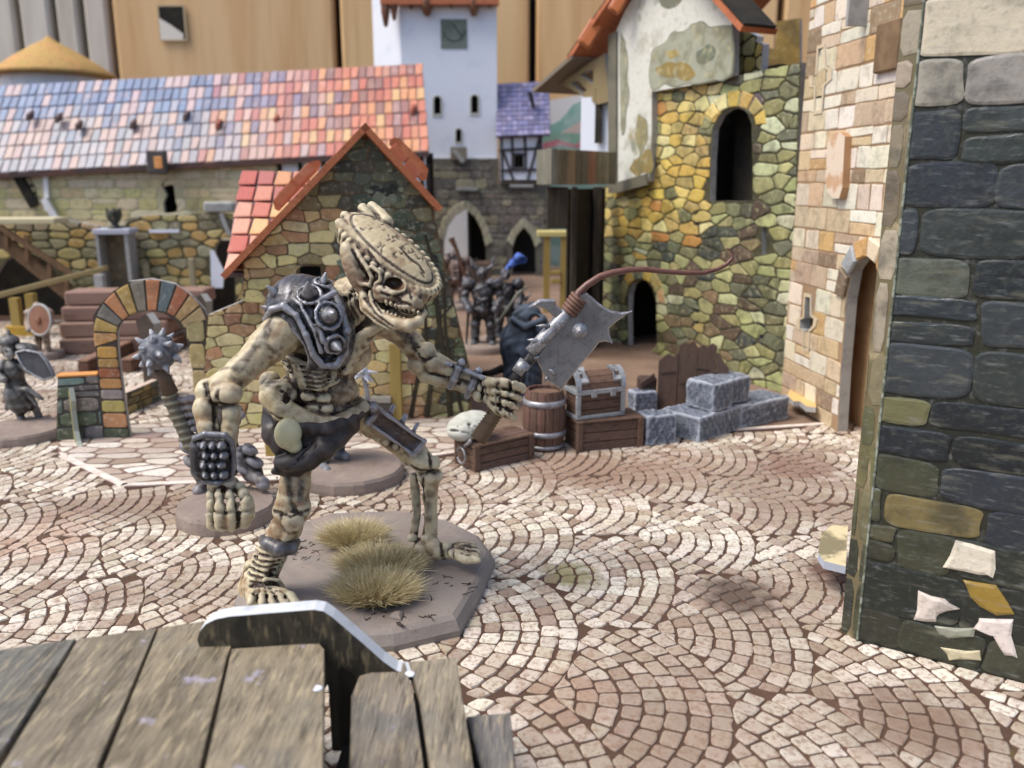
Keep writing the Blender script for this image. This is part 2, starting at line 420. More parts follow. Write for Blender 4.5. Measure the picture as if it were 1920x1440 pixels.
# ---------------------------------------------------------------- board fence at the back
YF = 86.
fence = root('board_fence', (0, YF, 0), 'tall fence of wide pale pine boards closing off the whole back of the table', 'fence')
def pine(name, c1, c2):
    return mat(name, src='object', rough=.55, spec=.3, layers=((.28, .4, .7, c2, .55, (1, 1, .12)), (1.2, .5, .72, S(182, 138, 88), .35, (1, 1, .06)), (.09, .66, .74, S(150, 96, 52), .5, (1, 1, .5))), bump=((1.5, .15, .1, (1, 1, .05)),))
M_pine = pine('pine', None, S(196, 146, 92)); M_greyb = mat('grey_board', src='object', rough=.7, layers=((.5, .4, .7, S(150, 138, 120), .5, (1, 1, .1)),))
bnds = [(-760, 0), (-330, 0), (34, 1), (100, 1), (152, 1), (207, 0), (632, 0), (999, 0), (1464, 0), (1880, 0), (2300, 0), (2700, 0)]
bx = [(P(b[0], 60, YF).x, b[1]) for b in bnds]
for i in range(len(bx)-1):
    a, b = bx[i][0]+.32, bx[i+1][0]-.32
    gry = 2 <= i <= 4 or i == 1
    col = jit(S(212, 202, 186), R, .05) if gry else jit(S(232, 190, 132), R, .05)
    m = MB(); z0 = -.1 if True else 0
    m.box((a, YF+R.uniform(0, .25), .0), (b-a, 0, 0), (0, 1.8, 0), (0, 0, 52), bev=.25)
    m.build('plank', M_greyb if gry else M_pine, fence, color=col)
mk('dark_backing', [(-70, YF+2.2, 0), (110, YF+2.2, 0), (110, YF+2.6, 0), (-70, YF+2.6, 0), (-70, YF+2.2, 52), (110, YF+2.2, 52), (110, YF+2.6, 52), (-70, YF+2.6, 52)],
   [(3, 2, 1, 0), (4, 5, 6, 7), (0, 1, 5, 4), (1, 2, 6, 5), (2, 3, 7, 6), (3, 0, 4, 7)], mat('gap_shade', S(44, 36, 28), rough=.9), fence)  # dark sheet added behind the boards, shade for the gaps between them
# square hatch in the fence, with a chip of pale plaster
ht = root('hatch', P(321, 72, YF-.3), 'small square black hatch in the fence with a lump of pale plaster in its corner', 'hatch')
a, b = P(302, 74, YF-.11), P(343, 12, YF-.11); m = MB()
fw = .14
m.box((a.x-fw, a.y, a.z-fw), (b.x-a.x+2*fw, 0, 0), (0, .1, 0), (0, 0, fw)); m.box((a.x-fw, a.y, b.z), (b.x-a.x+2*fw, 0, 0), (0, .1, 0), (0, 0, fw))
m.box((a.x-fw, a.y, a.z+.002), (fw, 0, 0), (0, .1, 0), (0, 0, b.z-a.z-.004)); m.box((b.x, a.y, a.z+.002), (fw, 0, 0), (0, .1, 0), (0, 0, b.z-a.z-.004))
m.build('frame', mat('hatch_frame', S(196, 176, 140), rough=.7), ht)
m = MB(); m.box((a.x+.002, a.y+.03, a.z+.002), (b.x-a.x-.004, 0, 0), (0, .07, 0), (0, 0, b.z-a.z-.004)); m.build('opening', M_dark, ht)
m = MB(); m.add([(a.x, a.y, a.z), (b.x-.25, a.y, a.z), (b.x-.2, a.y, a.z+.5), (a.x+1, a.y, a.z+1.3), (a.x, a.y, a.z+1.9)]+[(a.x, a.y+.028, a.z), (b.x-.25, a.y+.028, a.z), (b.x-.2, a.y+.028, a.z+.5), (a.x+1, a.y+.028, a.z+1.3), (a.x, a.y+.028, a.z+1.9)],
   [(0, 1, 2, 3, 4), (9, 8, 7, 6, 5)]+[(i, i+5, (i+1) % 5+5, (i+1) % 5) for i in range(5)]); m.build('plaster_lump', mat('hatch_plaster', S(226, 218, 204), rough=.8), ht)
def roughen(p, a):                                           # hand drawn outlines: extra wobbling points along each side
    o = []
    for i in range(len(p)):
        b, c = p[i], p[(i+1) % len(p)]; o.append(b); L = math.hypot(c[0]-b[0], c[1]-b[1])
        if L > a*4: t = R.uniform(.35, .65); o.append((b[0]+(c[0]-b[0])*t+R.uniform(-a, a), b[1]+(c[1]-b[1])*t+R.uniform(-a, a)))
    return o
# ---------------------------------------------------------------- masonry cards and tiled roofs
M_stone_j = mat('printed_stone_joined', src='attr', rough=.5, spec=.35,
                layers=((2.2, .45, .75, S(60, 58, 50), .38), (6, .5, .75, S(240, 232, 205), .35)), bump=((14, .25, .02),))
def masonry(parent, pl, cells, colfn, h=.035, bev=.04, base=0., limit=300, name='stone', material=None):
    parent = CARD.get(parent, parent)
    cells = sorted(cells, key=lambda q: -abs(area(q)))
    place = lambda u, v, d: pl.pt(u, v, d)
    for q in cells[:limit]:
        piece(name, q, place, h*R.uniform(.7, 1.3), bev, material or M_stone, parent, colfn(*cent(q)), base=base)
    if len(cells) > limit:
        V, Fc, T = [], [], []
        for q in cells[limit:]:
            if area(q) < 0: q = q[::-1]
            n, m, c, cc = len(V), len(q), cent(q), colfn(*cent(q))
            V += [pl.pt(u, v, base) for u, v in q]+[pl.pt(c[0]+(u-c[0])*.88, c[1]+(v-c[1])*.88, base+h) for u, v in q]
            Fc += [tuple(range(n+m, n+2*m))]+[(n+i, n+(i+1) % m, n+m+(i+1) % m, n+m+i) for i in range(m)]; T += [cc]*(2*m)
        mk(name+'s', V, Fc, M_stone_j, parent, attr=np.array(T), kind='stuff')
def mortar(name, c, c2, sc=1.2): return mat(name, c, rough=.6, spec=.3, layers=((sc, .4, .68, c2, .8), (7, .5, .75, mixc(c, WHITE, .25), .35)), bump=((10, .2, .03),))
def pick(pal): return lambda: jit(pal[R.randrange(len(pal))], R, .1)
def tiled(parent, A, B, D, tw, th, colfn, limit=300, slab_mat=None, t=.25, name='roof_tile', slab_name='roof', wob=.04, gap=.07, tilt=.07):
    """A, B eave corners, D ridge corner above A"""
    A, B, D = map(Vector, (A, B, D)); U = B-A; W = D-A; L, H = U.length, W.length; U.normalize(); W = (W-U*W.dot(U)).normalized(); N = U.cross(W).normalized()
    if N.y > 0 and abs(N.y) > abs(N.z) or N.z < 0: N = -N
    sk = (D-A).dot(U)/H
    m = MB(); m.hexa([A-N*t, B-N*t, B+(D-A)-N*t, D-N*t, A, B, B+(D-A), D])
    parent = m.build(slab_name, slab_mat, parent)
    protos = []
    for k in range(4):
        w2, h2 = tw-gap, th-gap; r2 = lambda: R.uniform(-wob, wob)
        q = [(r2(), r2()), (w2+r2(), r2()), (w2+r2(), h2+r2()), (r2(), h2+r2())]
        o = piece(name, q, lambda u, v, d: Vector((u, v, d)), .06, .05, M_tile, None, (1, 1, 1)); protos.append(o.data); bpy.data.objects.remove(o)
    nu, nv = int(L/tw), max(1, int(H/th)); res = []
    for j in range(nv):
        for i in range(nu): res.append((i, j))
    R.shuffle(res)
    Vs, Fs, Ts = [], [], []
    for n, (i, j) in enumerate(res):
        u, v = i*L/nu+gap/2, j*H/nv+gap/2; c = colfn((i+.5)/nu, (j+.5)/nv)
        if n < limit:
            o = bpy.data.objects.new(name, protos[(i*7+j*3) % 4]); COL.objects.link(o); o.parent = parent
            sg = 1 if N.cross(U).dot(W) > 0 else -1; vd = (N.cross(U)*math.cos(tilt)-N*math.sin(tilt)*sg).normalized(); o.rotation_euler = Matrix((U, vd, U.cross(vd))).transposed().to_euler()
            o.location = A+U*(u+sk*v)+N.cross(U)*v*(1 if N.cross(U).dot(W) > 0 else -1)+N*(.005+th*(tilt+.005))-ORG[parent]
            o.scale = (L/nu/tw, H/nv/th*(1 if N.cross(U).dot(W) > 0 else -1), 1); o.color = (*c, 1)
        else:
            w2, h2 = L/nu-gap, H/nv-gap; b = len(Vs)
            q = [(u+sk*v, v), (u+sk*v+w2, v), (u+sk*v+w2, v+h2), (u+sk*v, v+h2)]
            Vs += [A+U*x+W*y for x, y in q]+[A+U*(x+(.04 if k in (0, 3) else -.04))+W*(y+(.04 if k < 2 else -.04))+N*.06 for k, (x, y) in enumerate(q)]
            Fs += [(b+4, b+5, b+6, b+7)]+[(b+k, b+(k+1) % 4, b+4+(k+1) % 4, b+4+k) for k in range(4)]; Ts += [c]*8
    if Vs: mk(name+'s', Vs, Fs, M_tile_j, parent, attr=np.array(Ts), kind='stuff')
M_tile = mat('tile_print', src='object', rough=.5, spec=.3, layers=((1.2, .5, .75, S(226, 190, 170), .3), (7, .5, .75, S(90, 60, 50), .3)))
M_tile_j = mat('tile_print_joined', src='attr', rough=.5, spec=.3, layers=((1.2, .5, .75, S(226, 190, 170), .3), (7, .5, .75, S(90, 60, 50), .3)))
M_tilejoint = mat('tile_joints', S(116, 92, 92), rough=.5, layers=((.6, .4, .7, S(82, 84, 104), .6),))
M_terr = mat('terracotta_edge', S(178, 104, 66), rough=.5, spec=.4, layers=((2.5, .45, .75, S(128, 66, 42), .6), (12, .5, .7, S(210, 150, 104), .5)))
M_brown = mat('brown_print', S(100, 72, 56), rough=.7, layers=((1.5, .4, .7, S(70, 48, 38), .6, (1, 1, .4)), (6, .5, .7, S(136, 106, 86), .4)))
M_grey = mat('grey_card', S(160, 160, 156), rough=.7, layers=((3, .45, .7, S(116, 118, 116), .5),))
M_white = mat('white_print', S(226, 230, 238), rough=.6, layers=((.6, .5, .8, S(196, 204, 218), .6),))

def pbox(m, pl, px0, py0, px1, py1, d, t, mi=0, bev=0.):     # box on a card between two photo points
    u0, v0 = pl.uv(px0, py1); u1, v1 = pl.uv(px1, py0)
    m.box(pl.pt(u0, v0, d), pl.U*(u1-u0), pl.N*t, pl.Z*(v1-v0), mi, bev)
def pbar(m, pl, pts, wpx, d, t, mi=0):                       # bar between photo points, width in pixels
    for (a, b) in zip(pts[:-1], pts[1:]):
        ua, ub = pl.uv(*a), pl.uv(*b); L = math.hypot(ub[0]-ua[0], ub[1]-ua[1]); e = ((ub[0]-ua[0])/L, (ub[1]-ua[1])/L)
        wd = abs(pl.uv(a[0]+wpx, a[1])[0]-ua[0]) if abs(e[1]) > abs(e[0]) else abs(pl.uv(a[0], a[1]+wpx)[1]-ua[1])
        o = pl.pt(ua[0]+e[1]*wd/2, ua[1]-e[0]*wd/2, d)
        m.box(o, (pl.U*e[0]+pl.Z*e[1])*L, (pl.U*-e[1]+pl.Z*e[0])*wd, pl.N*t, mi)

# ================================================================ small house with low wall and gateway arch
PF = Plane(G(105, 828), G(885, 780))
house = root('gabled_house', PF.pt(9, 0), 'small stone house with a steep terracotta gable roof, right behind the skeleton troll', 'house')
YEL = [S(222, 204, 130), S(210, 186, 112), S(228, 212, 150), S(210, 178, 112), S(198, 180, 118), S(214, 202, 130)]
ORA = [S(186, 142, 92), S(170, 120, 80), S(192, 156, 104), S(156, 112, 78)]
DRK = [S(72, 80, 64), S(58, 64, 52), S(92, 100, 78), S(108, 108, 80), S(130, 128, 94), S(84, 78, 60)]
MID = [S(172, 152, 96), S(148, 130, 82), S(182, 162, 108), S(126, 114, 74)]
GRN = [S(120, 128, 84), S(146, 150, 98), S(96, 108, 72), S(168, 168, 112)]
arch_in = [(245, 824), (233, 747), (222, 663), (220, 622), (230, 603), (250, 588), (277, 582), (307, 587), (330, 603), (347, 623), (362, 700), (374, 816)]
arch_out = [(388, 592), (383, 580), (360, 555), (327, 532), (283, 523), (243, 528), (213, 545), (187, 573), (174, 593)]
house_out = [(374, 816), (886, 782), (881, 690), (850, 560), (810, 386), (684, 242), (455, 492), (458, 563), (388, 592)]
hu = PF.uvs(house_out)
gate = root('gateway_arch', PF.pt(1.5, 0), 'gateway arch of orange, yellow and grey wedge stones over a narrow stone pier', 'arch')
Mo_h = mortar('house_mortar', S(104, 82, 54), S(58, 54, 38), .5)
au = PF.uvs([arch_in[0]]+arch_in[1:]+[arch_out[0]]+arch_out[1:]+[(179, 650), (195, 825)])
prism(au, [], PF.pt, .28, 'arch_card', [mat('arch_mortar', S(74, 66, 56), rough=.7), M_edge], gate)
prism(hu, [PF.uvs([(562, 520), (562, 503), (568, 499), (598, 499), (602, 503), (602, 520)])], PF.pt, .28, 'gable_wall', [Mo_h, M_edge], house)
def col_house(u, v):
    t = (u-PF.uv(560, 700)[0])/3.; top = v/9
    x = vnoise(u*.8, v*.8, 1)
    if u > PF.uv(640, 500)[0] and v > PF.uv(640, 560)[1] and x > .25: return jit(R.choice(DRK), R)
    if u > PF.uv(790, 600)[0]: return jit(R.choice(GRN+MID+DRK[:2]), R)
    if v > PF.uv(600, 400)[1]: return jit(R.choice(MID+DRK[3:]+ORA[3:]), R)
    return jit(R.choice(YEL*2+ORA*(2 if x > .45 else 1)+MID[:2]), R)
hc = fit([roughen(q, .03) for q in voronoi(bbox(hu), .66, .36, R, .28, .2, .035)], hu, [PF.uvs([(558, 522), (558, 497), (606, 497), (606, 522)])], .05, .03, .2)
masonry(house, PF, hc, col_house, .03, .05)
M_vine = mat('painted_vine', S(50, 42, 28), rough=.6, layers=((3, .45, .7, S(84, 74, 48), .6), (1, .5, .8, S(40, 48, 34), .5)))
vb = MB(); PV = PF.off(.045)
for pts, wd in (([(845, 782), (838, 700), (822, 600), (812, 500), (798, 440)], 13), ([(800, 782), (812, 690), (826, 600)], 12), ([(868, 782), (846, 690), (835, 620), (832, 520)], 9), ([(770, 782), (785, 700), (800, 640), (795, 560), (780, 500)], 10), ([(822, 600), (850, 570)], 6), ([(815, 560), (780, 520), (770, 480)], 6), ([(838, 660), (862, 640)], 5), ([(785, 700), (766, 660), (762, 610)], 6)):
    us = [PV.uv(*p) for p in pts]; vb.tube([PV.pt(u, v) for u, v in us], [pcm(wd, 28)*.5*(1-.6*i/len(us)) for i in range(len(us))], 6)
vv = np.array([tuple(v) for v in vb.V]); n_ = np.array(PF.N); a_ = np.array(PV.A); dd = (vv-a_)@n_; vv = vv-np.outer(dd*.8, n_)   # press the stems flat on the card
mk('vine_stem', vv, vb.F, M_vine, CARD[house])
lf = []
for k in range(150):                                        # painted leaves, thin raised shapes on the gable
    px, py = R.uniform(640, 850), R.uniform(330, 560)
    if vnoise(px*.018, py*.018, 5) < .45: continue
    u, v = PF.uv(px, py)
    if not inside((u, v), hu): continue
    s_ = R.uniform(.1, .3); a0 = R.random()*6
    lf.append(([(u+math.cos(a0+a)*s_*R.uniform(.6, 1.2), v+math.sin(a0+a)*s_*R.uniform(.5, 1)) for a in (0, .8, 1.7, 2.6, 3.5, 4.4, 5.3)], jit(R.choice([S(70, 84, 64), S(36, 42, 34), S(30, 34, 28), S(92, 104, 80), S(120, 128, 104)]), R)))
for q, c in lf: piece('painted_leaf', q, PF.pt, .01+R.random()*.012, .02, M_stone, CARD[house], c, base=.035)
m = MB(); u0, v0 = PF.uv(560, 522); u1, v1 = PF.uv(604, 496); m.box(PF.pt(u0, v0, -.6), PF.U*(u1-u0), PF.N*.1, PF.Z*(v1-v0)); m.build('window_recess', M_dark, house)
# side and back walls, roof slabs
zb = PF.uv(455, 492)[1]; uL, uR = PF.uv(458, 560)[0], PF.uv(808, 386)[0]; Dp = 7.
m = MB()
m.box(PF.pt(uL, 0, -.29), PF.U*.25, PF.N*-Dp, PF.Z*zb); m.box(PF.pt(uR-.25, 0, -.29), PF.U*.25, PF.N*-Dp, PF.Z*(zb-.1)); m.box(PF.pt(uL+.26, 0, -Dp), PF.U*(uR-uL-.54), PF.N*.25, PF.Z*zb)
m.build('side_wall', Mo_h, house)
ap, el, er = PF.uv(683, 232), PF.uv(416, 512), PF.uv(826, 388)
M_roofj = M_tilejoint
rf_k = {}
for nm, e in (('left', el), ('right', er)):
    a, b = PF.pt(*ap, .55), PF.pt(*e, .55); d = (b-a).normalized(); nrm = d.cross(PF.N).normalized()
    if nrm.z > 0: nrm = -nrm
    m = MB(); m.box(a, b-a, PF.N*-(Dp+.9), nrm*.2); m.build('roof_slope', M_terr, house); rf_k[nm] = (a, b, -nrm)
RED = [S(200, 120, 100), S(212, 140, 116), S(192, 104, 90), S(216, 156, 130), S(208, 150, 104), S(222, 176, 118), S(182, 112, 100)]
tiled(house, P(421, 512, 28.6), P(640, 512, 28.9), P(452, 322, 33.2), .62, .92, lambda u, v: jit(R.choice(RED+[S(238, 176, 150)]), R, .08), slab_mat=M_tilejoint, t=.2, slab_name='cross_roof', gap=.06)
for pts in ([(515, 392), (512, 378), (522, 362), (560, 322), (583, 303), (597, 300), (602, 306), (598, 318), (523, 396)], [(732, 262), (740, 257), (752, 262), (795, 305), (803, 318), (800, 336), (790, 340), (731, 270)]):
    q = PF.off(.3).uvs(pts); t_ = root('roof_tab', PF.pt(*q[0]), 'placeholder', 'card tab')
    lo = pts[0][0] < 700
    t_['label'] = 'rounded terracotta card tab standing on the left slope of the small house roof' if lo else 'rounded terracotta card tab standing on the right slope of the small house roof'
    t_['group'] = 'terracotta tabs on the small house roof'
    prism(q, [], PF.off(.3).pt, .22, 'tab_card', [mat('tab_print', S(176, 98, 62), rough=.5, layers=((2, .45, .7, S(216, 142, 92), .6),)), mat('tab_edge', S(110, 84, 76), rough=.7)], t_)
    cx = sum(p[0] for p in q)/len(q); cy = sum(p[1] for p in q)/len(q)
    for half in (0, 1):                                     # two printed tiles on the face
        e0, e1 = (PF.off(.3).uvs([(522, 388), (592, 312)]) if lo else PF.off(.3).uvs([(742, 266), (794, 326)]))
        f0, f1 = (0.02, .47) if half == 0 else (.53, .96); dx, dy = e1[0]-e0[0], e1[1]-e0[1]; L = math.hypot(dx, dy); nx, ny = (dy/L, -dx/L) if lo else (-dy/L, dx/L)
        o0 = .05 if lo else -.02; wdt = -.3 if lo else -.3
        qq = [(e0[0]+dx*f+nx*w_, e0[1]+dy*f+ny*w_) for f, w_ in ((f0, o0), (f1, o0), (f1, o0+wdt), (f0, o0+wdt))]
        piece('printed_tile', qq, PF.off(.3).pt, .02, .03, M_tile, t_, jit(S(196, 112, 70), R))
# wedge stones of the arch
VC = [S(206, 150, 84), S(198, 164, 84), S(128, 122, 112), S(204, 138, 88), S(200, 164, 84), S(146, 138, 116), S(202, 134, 84), S(110, 124, 126), S(184, 112, 74), S(186, 152, 92), S(176, 150, 100)]
cxp, cyp = 283, 626
for i in range(11):
    a0 = math.pi*(1.08-1.0*i/11); a1 = math.pi*(1.08-1.0*(i+1)/11); q = []
    for aa, ro in ((a0-.025, 0), (a1+.025, 0), (a1+.02, 1), ((a0+a1)/2, 1), (a0-.02, 1)):
        rx, ry = ((64, 45), (107, 102))[ro]
        q.append(PF.uv(cxp+rx*math.cos(aa)*(1.02 if not ro else 1), cyp-ry*math.sin(aa)))
    piece('wedge_stone', q, PF.pt, .035, .05, M_stone, CARD[gate], jit(VC[i], R, .06))
rows = [(650, 671, S(204, 158, 84)), (673, 689, S(176, 138, 82)), (691, 708, S(162, 98, 66)), (710, 728, S(192, 142, 88)), (731, 748, S(150, 138, 134)), (751, 772, S(186, 170, 100)), (775, 801, S(196, 144, 100)), (804, 823, S(84, 94, 70))]
lx = lambda y: 180+(y-650)*.088; rx_ = lambda y: 222+(y-663)*.15
for a, b, c in rows:
    piece('pier_stone', chaikin(PF.uvs([(lx(b)+2, b), (rx_(b)-3, b), (rx_(a)-3, a), (lx(a)+2, a)]), .12), PF.pt, .035, .05, M_stone, CARD[gate], c)
for a, b, x0, x1 in ((600, 640, 350, 384), (645, 690, 356, 386), (694, 740, 362, 388), (744, 800, 368, 390)):
    piece('pier_stone', chaikin(PF.uvs([(x0+2, b), (x1, b), (x1-3, a), (x0-2, a)]), .15), PF.pt, .035, .05, M_stone, CARD[gate], jit(S(180, 160, 104), R))
# low wall left of the arch
low = root('low_wall', PF.pt(.6, 0), 'low wall of grey, teal and yellow stones with an orange coping, left of the arch', 'wall')
lo_o = PF.uvs([(105, 827), (194, 824), (184, 703), (108, 708)]); PL = PF.off(-.02)
prism(lo_o, [], PL.pt, .26, 'wall_card', [mat('low_wall_mortar', S(72, 68, 64), rough=.7), M_edge], low)
TEAL = [S(104, 122, 112), S(120, 116, 110), S(100, 94, 92), S(172, 160, 92), S(110, 138, 124), S(136, 128, 132), S(88, 100, 76)]
masonry(low, PL, fit(ashlar(bbox(lo_o), .75, .37, R, .05, .05), lo_o, [], .03, .02, .18), lambda u, v: jit(R.choice(TEAL), R), .035, .05)
m = MB(); m.box(PL.pt(lo_o[3][0]-.03, lo_o[3][1]+.003, .06), PL.U*(lo_o[2][0]-lo_o[3][0]+.02), PL.N*-.36, PL.Z*.09, bev=.03); m.build('coping', mat('orange_coping', S(216, 148, 78), rough=.5), low)
# low side wall running back from the pier
a, b = G(241, 777), G(296, 753); PS = Plane(a, a+(b-a)*1.6); sw_ = root('side_wall', PS.pt(1, 0), 'knee high wall of small grey and olive stones running back behind the arch pier', 'wall')
q = [(0, 0), (PS.L, 0), (PS.L, .82), (0, .78)]
prism(q, [], PS.pt, .25, 'wall_card', [mat('side_wall_mortar', S(86, 80, 68), rough=.7), mat('side_wall_top', S(206, 186, 168), rough=.7)], sw_)
masonry(sw_, PS, fit(ashlar((0, 0, PS.L, .8), .5, .24, R, .04, .05), q, [], .02, .01, .15), lambda u, v: jit(R.choice(MID+TEAL[:2]), R), .025, .03)

# ================================================================ stone house with balcony (right)
PY = Plane(G(1130, 634), G(1464, 736))
yh = root('stone_house', PY.pt(4, 0), 'tall house of yellow rubble stone with a peeling plaster gable and an arched black window', 'house')
yo = PY.uvs([(1130, 634), (1482, 742), (1502, 117), (1400, 138), (1310, 156), (1227, 172), (1214, 330), (1130, 350)])
win = PY.uvs([(1331, 377), (1333, 300), (1337, 242), (1350, 216), (1366, 205), (1384, 202), (1400, 210), (1409, 232), (1411, 300), (1411, 377)])
door = PY.uvs([(1178, 648), (1177, 590), (1179, 550), (1185, 532), (1197, 525), (1211, 526), (1223, 541), (1230, 566), (1231, 610), (1232, 664)])
slots = [PY.uvs([(x-3, y1), (x-4, (y0+y1)/2), (x-3, y0), (x+4, y0), (x+5, (y0+y1)/2), (x+4, y1)]) for x, y0, y1 in ((1306, 402, 466), (1305, 562, 624), (1432, 398, 476), (1427, 582, 652))]
yo_card = [yo[0]]+door[:1]+door[1:-1]+door[-1:]+yo[1:]
Mo_y = mortar('rubble_mortar', S(74, 70, 46), S(44, 46, 36), .6)
prism(yo_card, [win]+slots, PY.pt, .3, 'front_wall', [Mo_y, M_grey], yh)
GOLD = [S(216, 182, 72), S(204, 168, 66), S(226, 202, 108), S(220, 206, 136), S(196, 162, 76), S(182, 156, 86)]
OLV = [S(146, 142, 88), S(122, 122, 84), S(104, 108, 84), S(90, 92, 76), S(164, 158, 104), S(128, 108, 76), S(72, 78, 74), S(92, 76, 62)]
PGR = [S(176, 178, 116), S(190, 192, 140), S(158, 162, 104), S(196, 200, 160)]
def col_y(u, v):
    px_, d = u/PY.L, vnoise(u*.6, v*.6, 9)
    hi = v/14.
    if px_ > .86: return jit(R.choice(PGR+OLV[:3]), R)
    if px_ > .62: return jit(R.choice(OLV+PGR[:2]) if hi < .7 else R.choice(OLV[:5]+PGR+[S(96, 78, 82)]), R)
    if hi < .38: return jit(R.choice(OLV+PGR if d > .45 else GOLD[4:]+PGR+OLV[:3]), R)
    return jit(R.choice(GOLD*2+OLV[:2]+[S(190, 132, 60)]), R)
yc_ = fit([roughen(q, .045) for q in voronoi(bbox(yo), .98, .47, R, .4, .28, .065)], yo, [win, door]+slots, .06, .04, .2)
M_stone_y = mat('rubble_print', src='object', rough=.45, spec=.4, layers=((.55, .5, .68, S(58, 58, 38), .45), (2.2, .45, .75, S(60, 58, 44), .4), (5, .5, .75, S(236, 226, 170), .35), (16, .5, .7, S(80, 74, 50), .35)), bump=((14, .25, .02),))
masonry(yh, PY, yc_, col_y, .04, .06, material=M_stone_y)
for hole, n, name in ((win, 7, 'window_voussoir'), (door, 6, 'door_voussoir')):     # raised wedge stones round the two arches
    top = hole[2:-2]; k = 0
    cx = sum(p[0] for p in hole)/len(hole); cy = min(p[1] for p in top)
    us = [math.atan2(p[1]-cy, p[0]-cx) for p in top]
    for i in range(n):
        a0, a1 = math.pi*(1-i/n)-.03, math.pi*(1-(i+1)/n)+.03
        rx = (max(p[0] for p in hole)-min(p[0] for p in hole))/2; ry = max(p[1] for p in hole)-cy
        q = [(cx+(rx+.06)*math.cos(a0), cy+(ry+.06)*math.sin(a0)), (cx+(rx+.06)*math.cos(a1), cy+(ry+.06)*math.sin(a1)), (cx+(rx+.62)*math.cos(a1), cy+(ry+.66)*math.sin(a1)), (cx+(rx+.62)*math.cos(a0), cy+(ry+.66)*math.sin(a0))]
        piece(name, q, PY.pt, .06, .05, M_stone, CARD[yh], jit(R.choice(GOLD+OLV[:3]+[S(190, 150, 96)]), R), base=.01)
# dark room behind the openings, back and side walls
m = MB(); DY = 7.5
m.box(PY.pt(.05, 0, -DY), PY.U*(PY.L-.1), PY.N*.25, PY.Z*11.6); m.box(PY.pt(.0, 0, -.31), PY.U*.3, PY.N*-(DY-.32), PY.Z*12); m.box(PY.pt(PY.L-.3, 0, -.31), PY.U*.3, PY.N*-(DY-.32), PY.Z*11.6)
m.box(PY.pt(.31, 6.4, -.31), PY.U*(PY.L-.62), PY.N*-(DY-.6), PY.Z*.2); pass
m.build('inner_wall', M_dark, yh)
# peeling plaster gable, standing proud of the stone wall
PP = PY.off(.35)
pla = [(1150, 362), (1150, 70), (1172, 20), (1240, -95), (1300, -75), (1357, 5), (1372, 36), (1372, 141), (1333, 153), (1222, 172), (1222, 250), (1216, 340)]
pu = PP.uvs(pla)
M_plast = mat('peeling_plaster', S(206, 206, 192), rough=.65, spec=.3, layers=((.38, .56, .63, S(150, 146, 118), .9), (.75, .62, .68, S(146, 126, 70), .75), (.9, .6, .66, S(112, 120, 104), .7), (.5, .35, .5, S(216, 214, 204), .5), (5, .5, .75, S(140, 138, 118), .4)), bump=((3, .3, .05),))
prism(pu, [], PP.pt, .36, 'plaster_gable', [M_plast, M_grey], yh)
m = MB(); pbar(m, PP, [(1151, 362), (1151, 62)], 15, .003, .1); pbar(m, PP, [(1158, 352), (1216, 336)], 20, .003, .1); m.build('gable_frame', mat('frame_print', S(112, 108, 92), rough=.6, layers=((1, .45, .7, S(80, 78, 66), .6),)), yh)
M_patch = mat('bare_patch', src='object', rough=.6, layers=((1.2, .45, .65, S(120, 116, 88), .7), (3, .5, .7, S(188, 180, 140), .6)))
def blob(pts, c, h=.012):
    q = PP.uvs(pts)
    for _ in range(2): q = roughen(q, .13)
    q = chaikin(q, .25); cc = cent(q)
    if h < .015: prism([(cc[0]+(u-cc[0])*1.03+.03, cc[1]+(v-cc[1])*1.04) for u, v in q], [], PP.off(.004).pt, .003, 'patch_rim', [M_prim]*2, yh)
    prism(q, [], PP.off(h).pt, h*.9, 'bare_patch', [M_patch]*2, yh, color=c)
M_prim = mat('patch_rim', S(116, 118, 98), rough=.7)
blob([(1222, 168), (1218, 130), (1222, 98), (1242, 84), (1256, 66), (1286, 58), (1320, 44), (1371, 50), (1371, 140), (1330, 152), (1260, 162)], S(158, 160, 140))
blob([(1228, 128), (1262, 116), (1296, 124), (1308, 140), (1282, 152), (1240, 142)], S(146, 124, 66), .02)
blob([(1246, 98), (1270, 92), (1276, 104), (1256, 112)], S(168, 146, 82), .02); blob([(1306, 96), (1328, 82), (1344, 94), (1338, 112), (1312, 120)], S(104, 112, 94), .02)
blob([(1180, 318), (1196, 296), (1221, 280), (1222, 322), (1196, 332)], S(142, 124, 74)); blob([(1164, 60), (1176, 100), (1180, 170), (1170, 250), (1164, 250)], S(150, 150, 130)); blob([(1192, 260), (1196, 214), (1212, 226), (1214, 262), (1200, 300)], S(150, 140, 100))
blob([(1228, -10), (1282, -6), (1270, 10), (1240, 12)], S(112, 116, 104))
# roof of the gable: two slabs, tabs and a bracketed eave
a, pk, b = PP.uv(1026, 168), PP.uv(1262, -130), PP.uv(1428, 52)
PR = PP.off(.9)
for e, nm in ((PP.uv(1092, 110), 'l'), (b, 'r')):
    A_, B_ = PR.pt(*pk), PR.pt(*e); d = (B_-A_).normalized(); nrm = d.cross(PP.N).normalized()
    if nrm.z > 0: nrm = -nrm
    dpt = DY+1 if nm == 'l' else 1.7
    m = MB(); m.box(A_, B_-A_, PP.N*-dpt, nrm*.22); m.build('roof_slope', M_terr, yh)
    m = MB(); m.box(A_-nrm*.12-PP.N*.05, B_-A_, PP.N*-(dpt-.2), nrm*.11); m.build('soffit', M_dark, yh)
A_, B_ = PR.pt(*PP.uv(1101, 104)), PR.pt(*a); d = (B_-A_); nrm = d.normalized().cross(PP.N).normalized(); nrm = -nrm if nrm.z > 0 else nrm
m = MB(); m.box(A_, d, PP.N*-(DY+1), nrm*.2); m.build('eave_slope', mat('eave_print', S(122, 112, 98), rough=.7), yh)
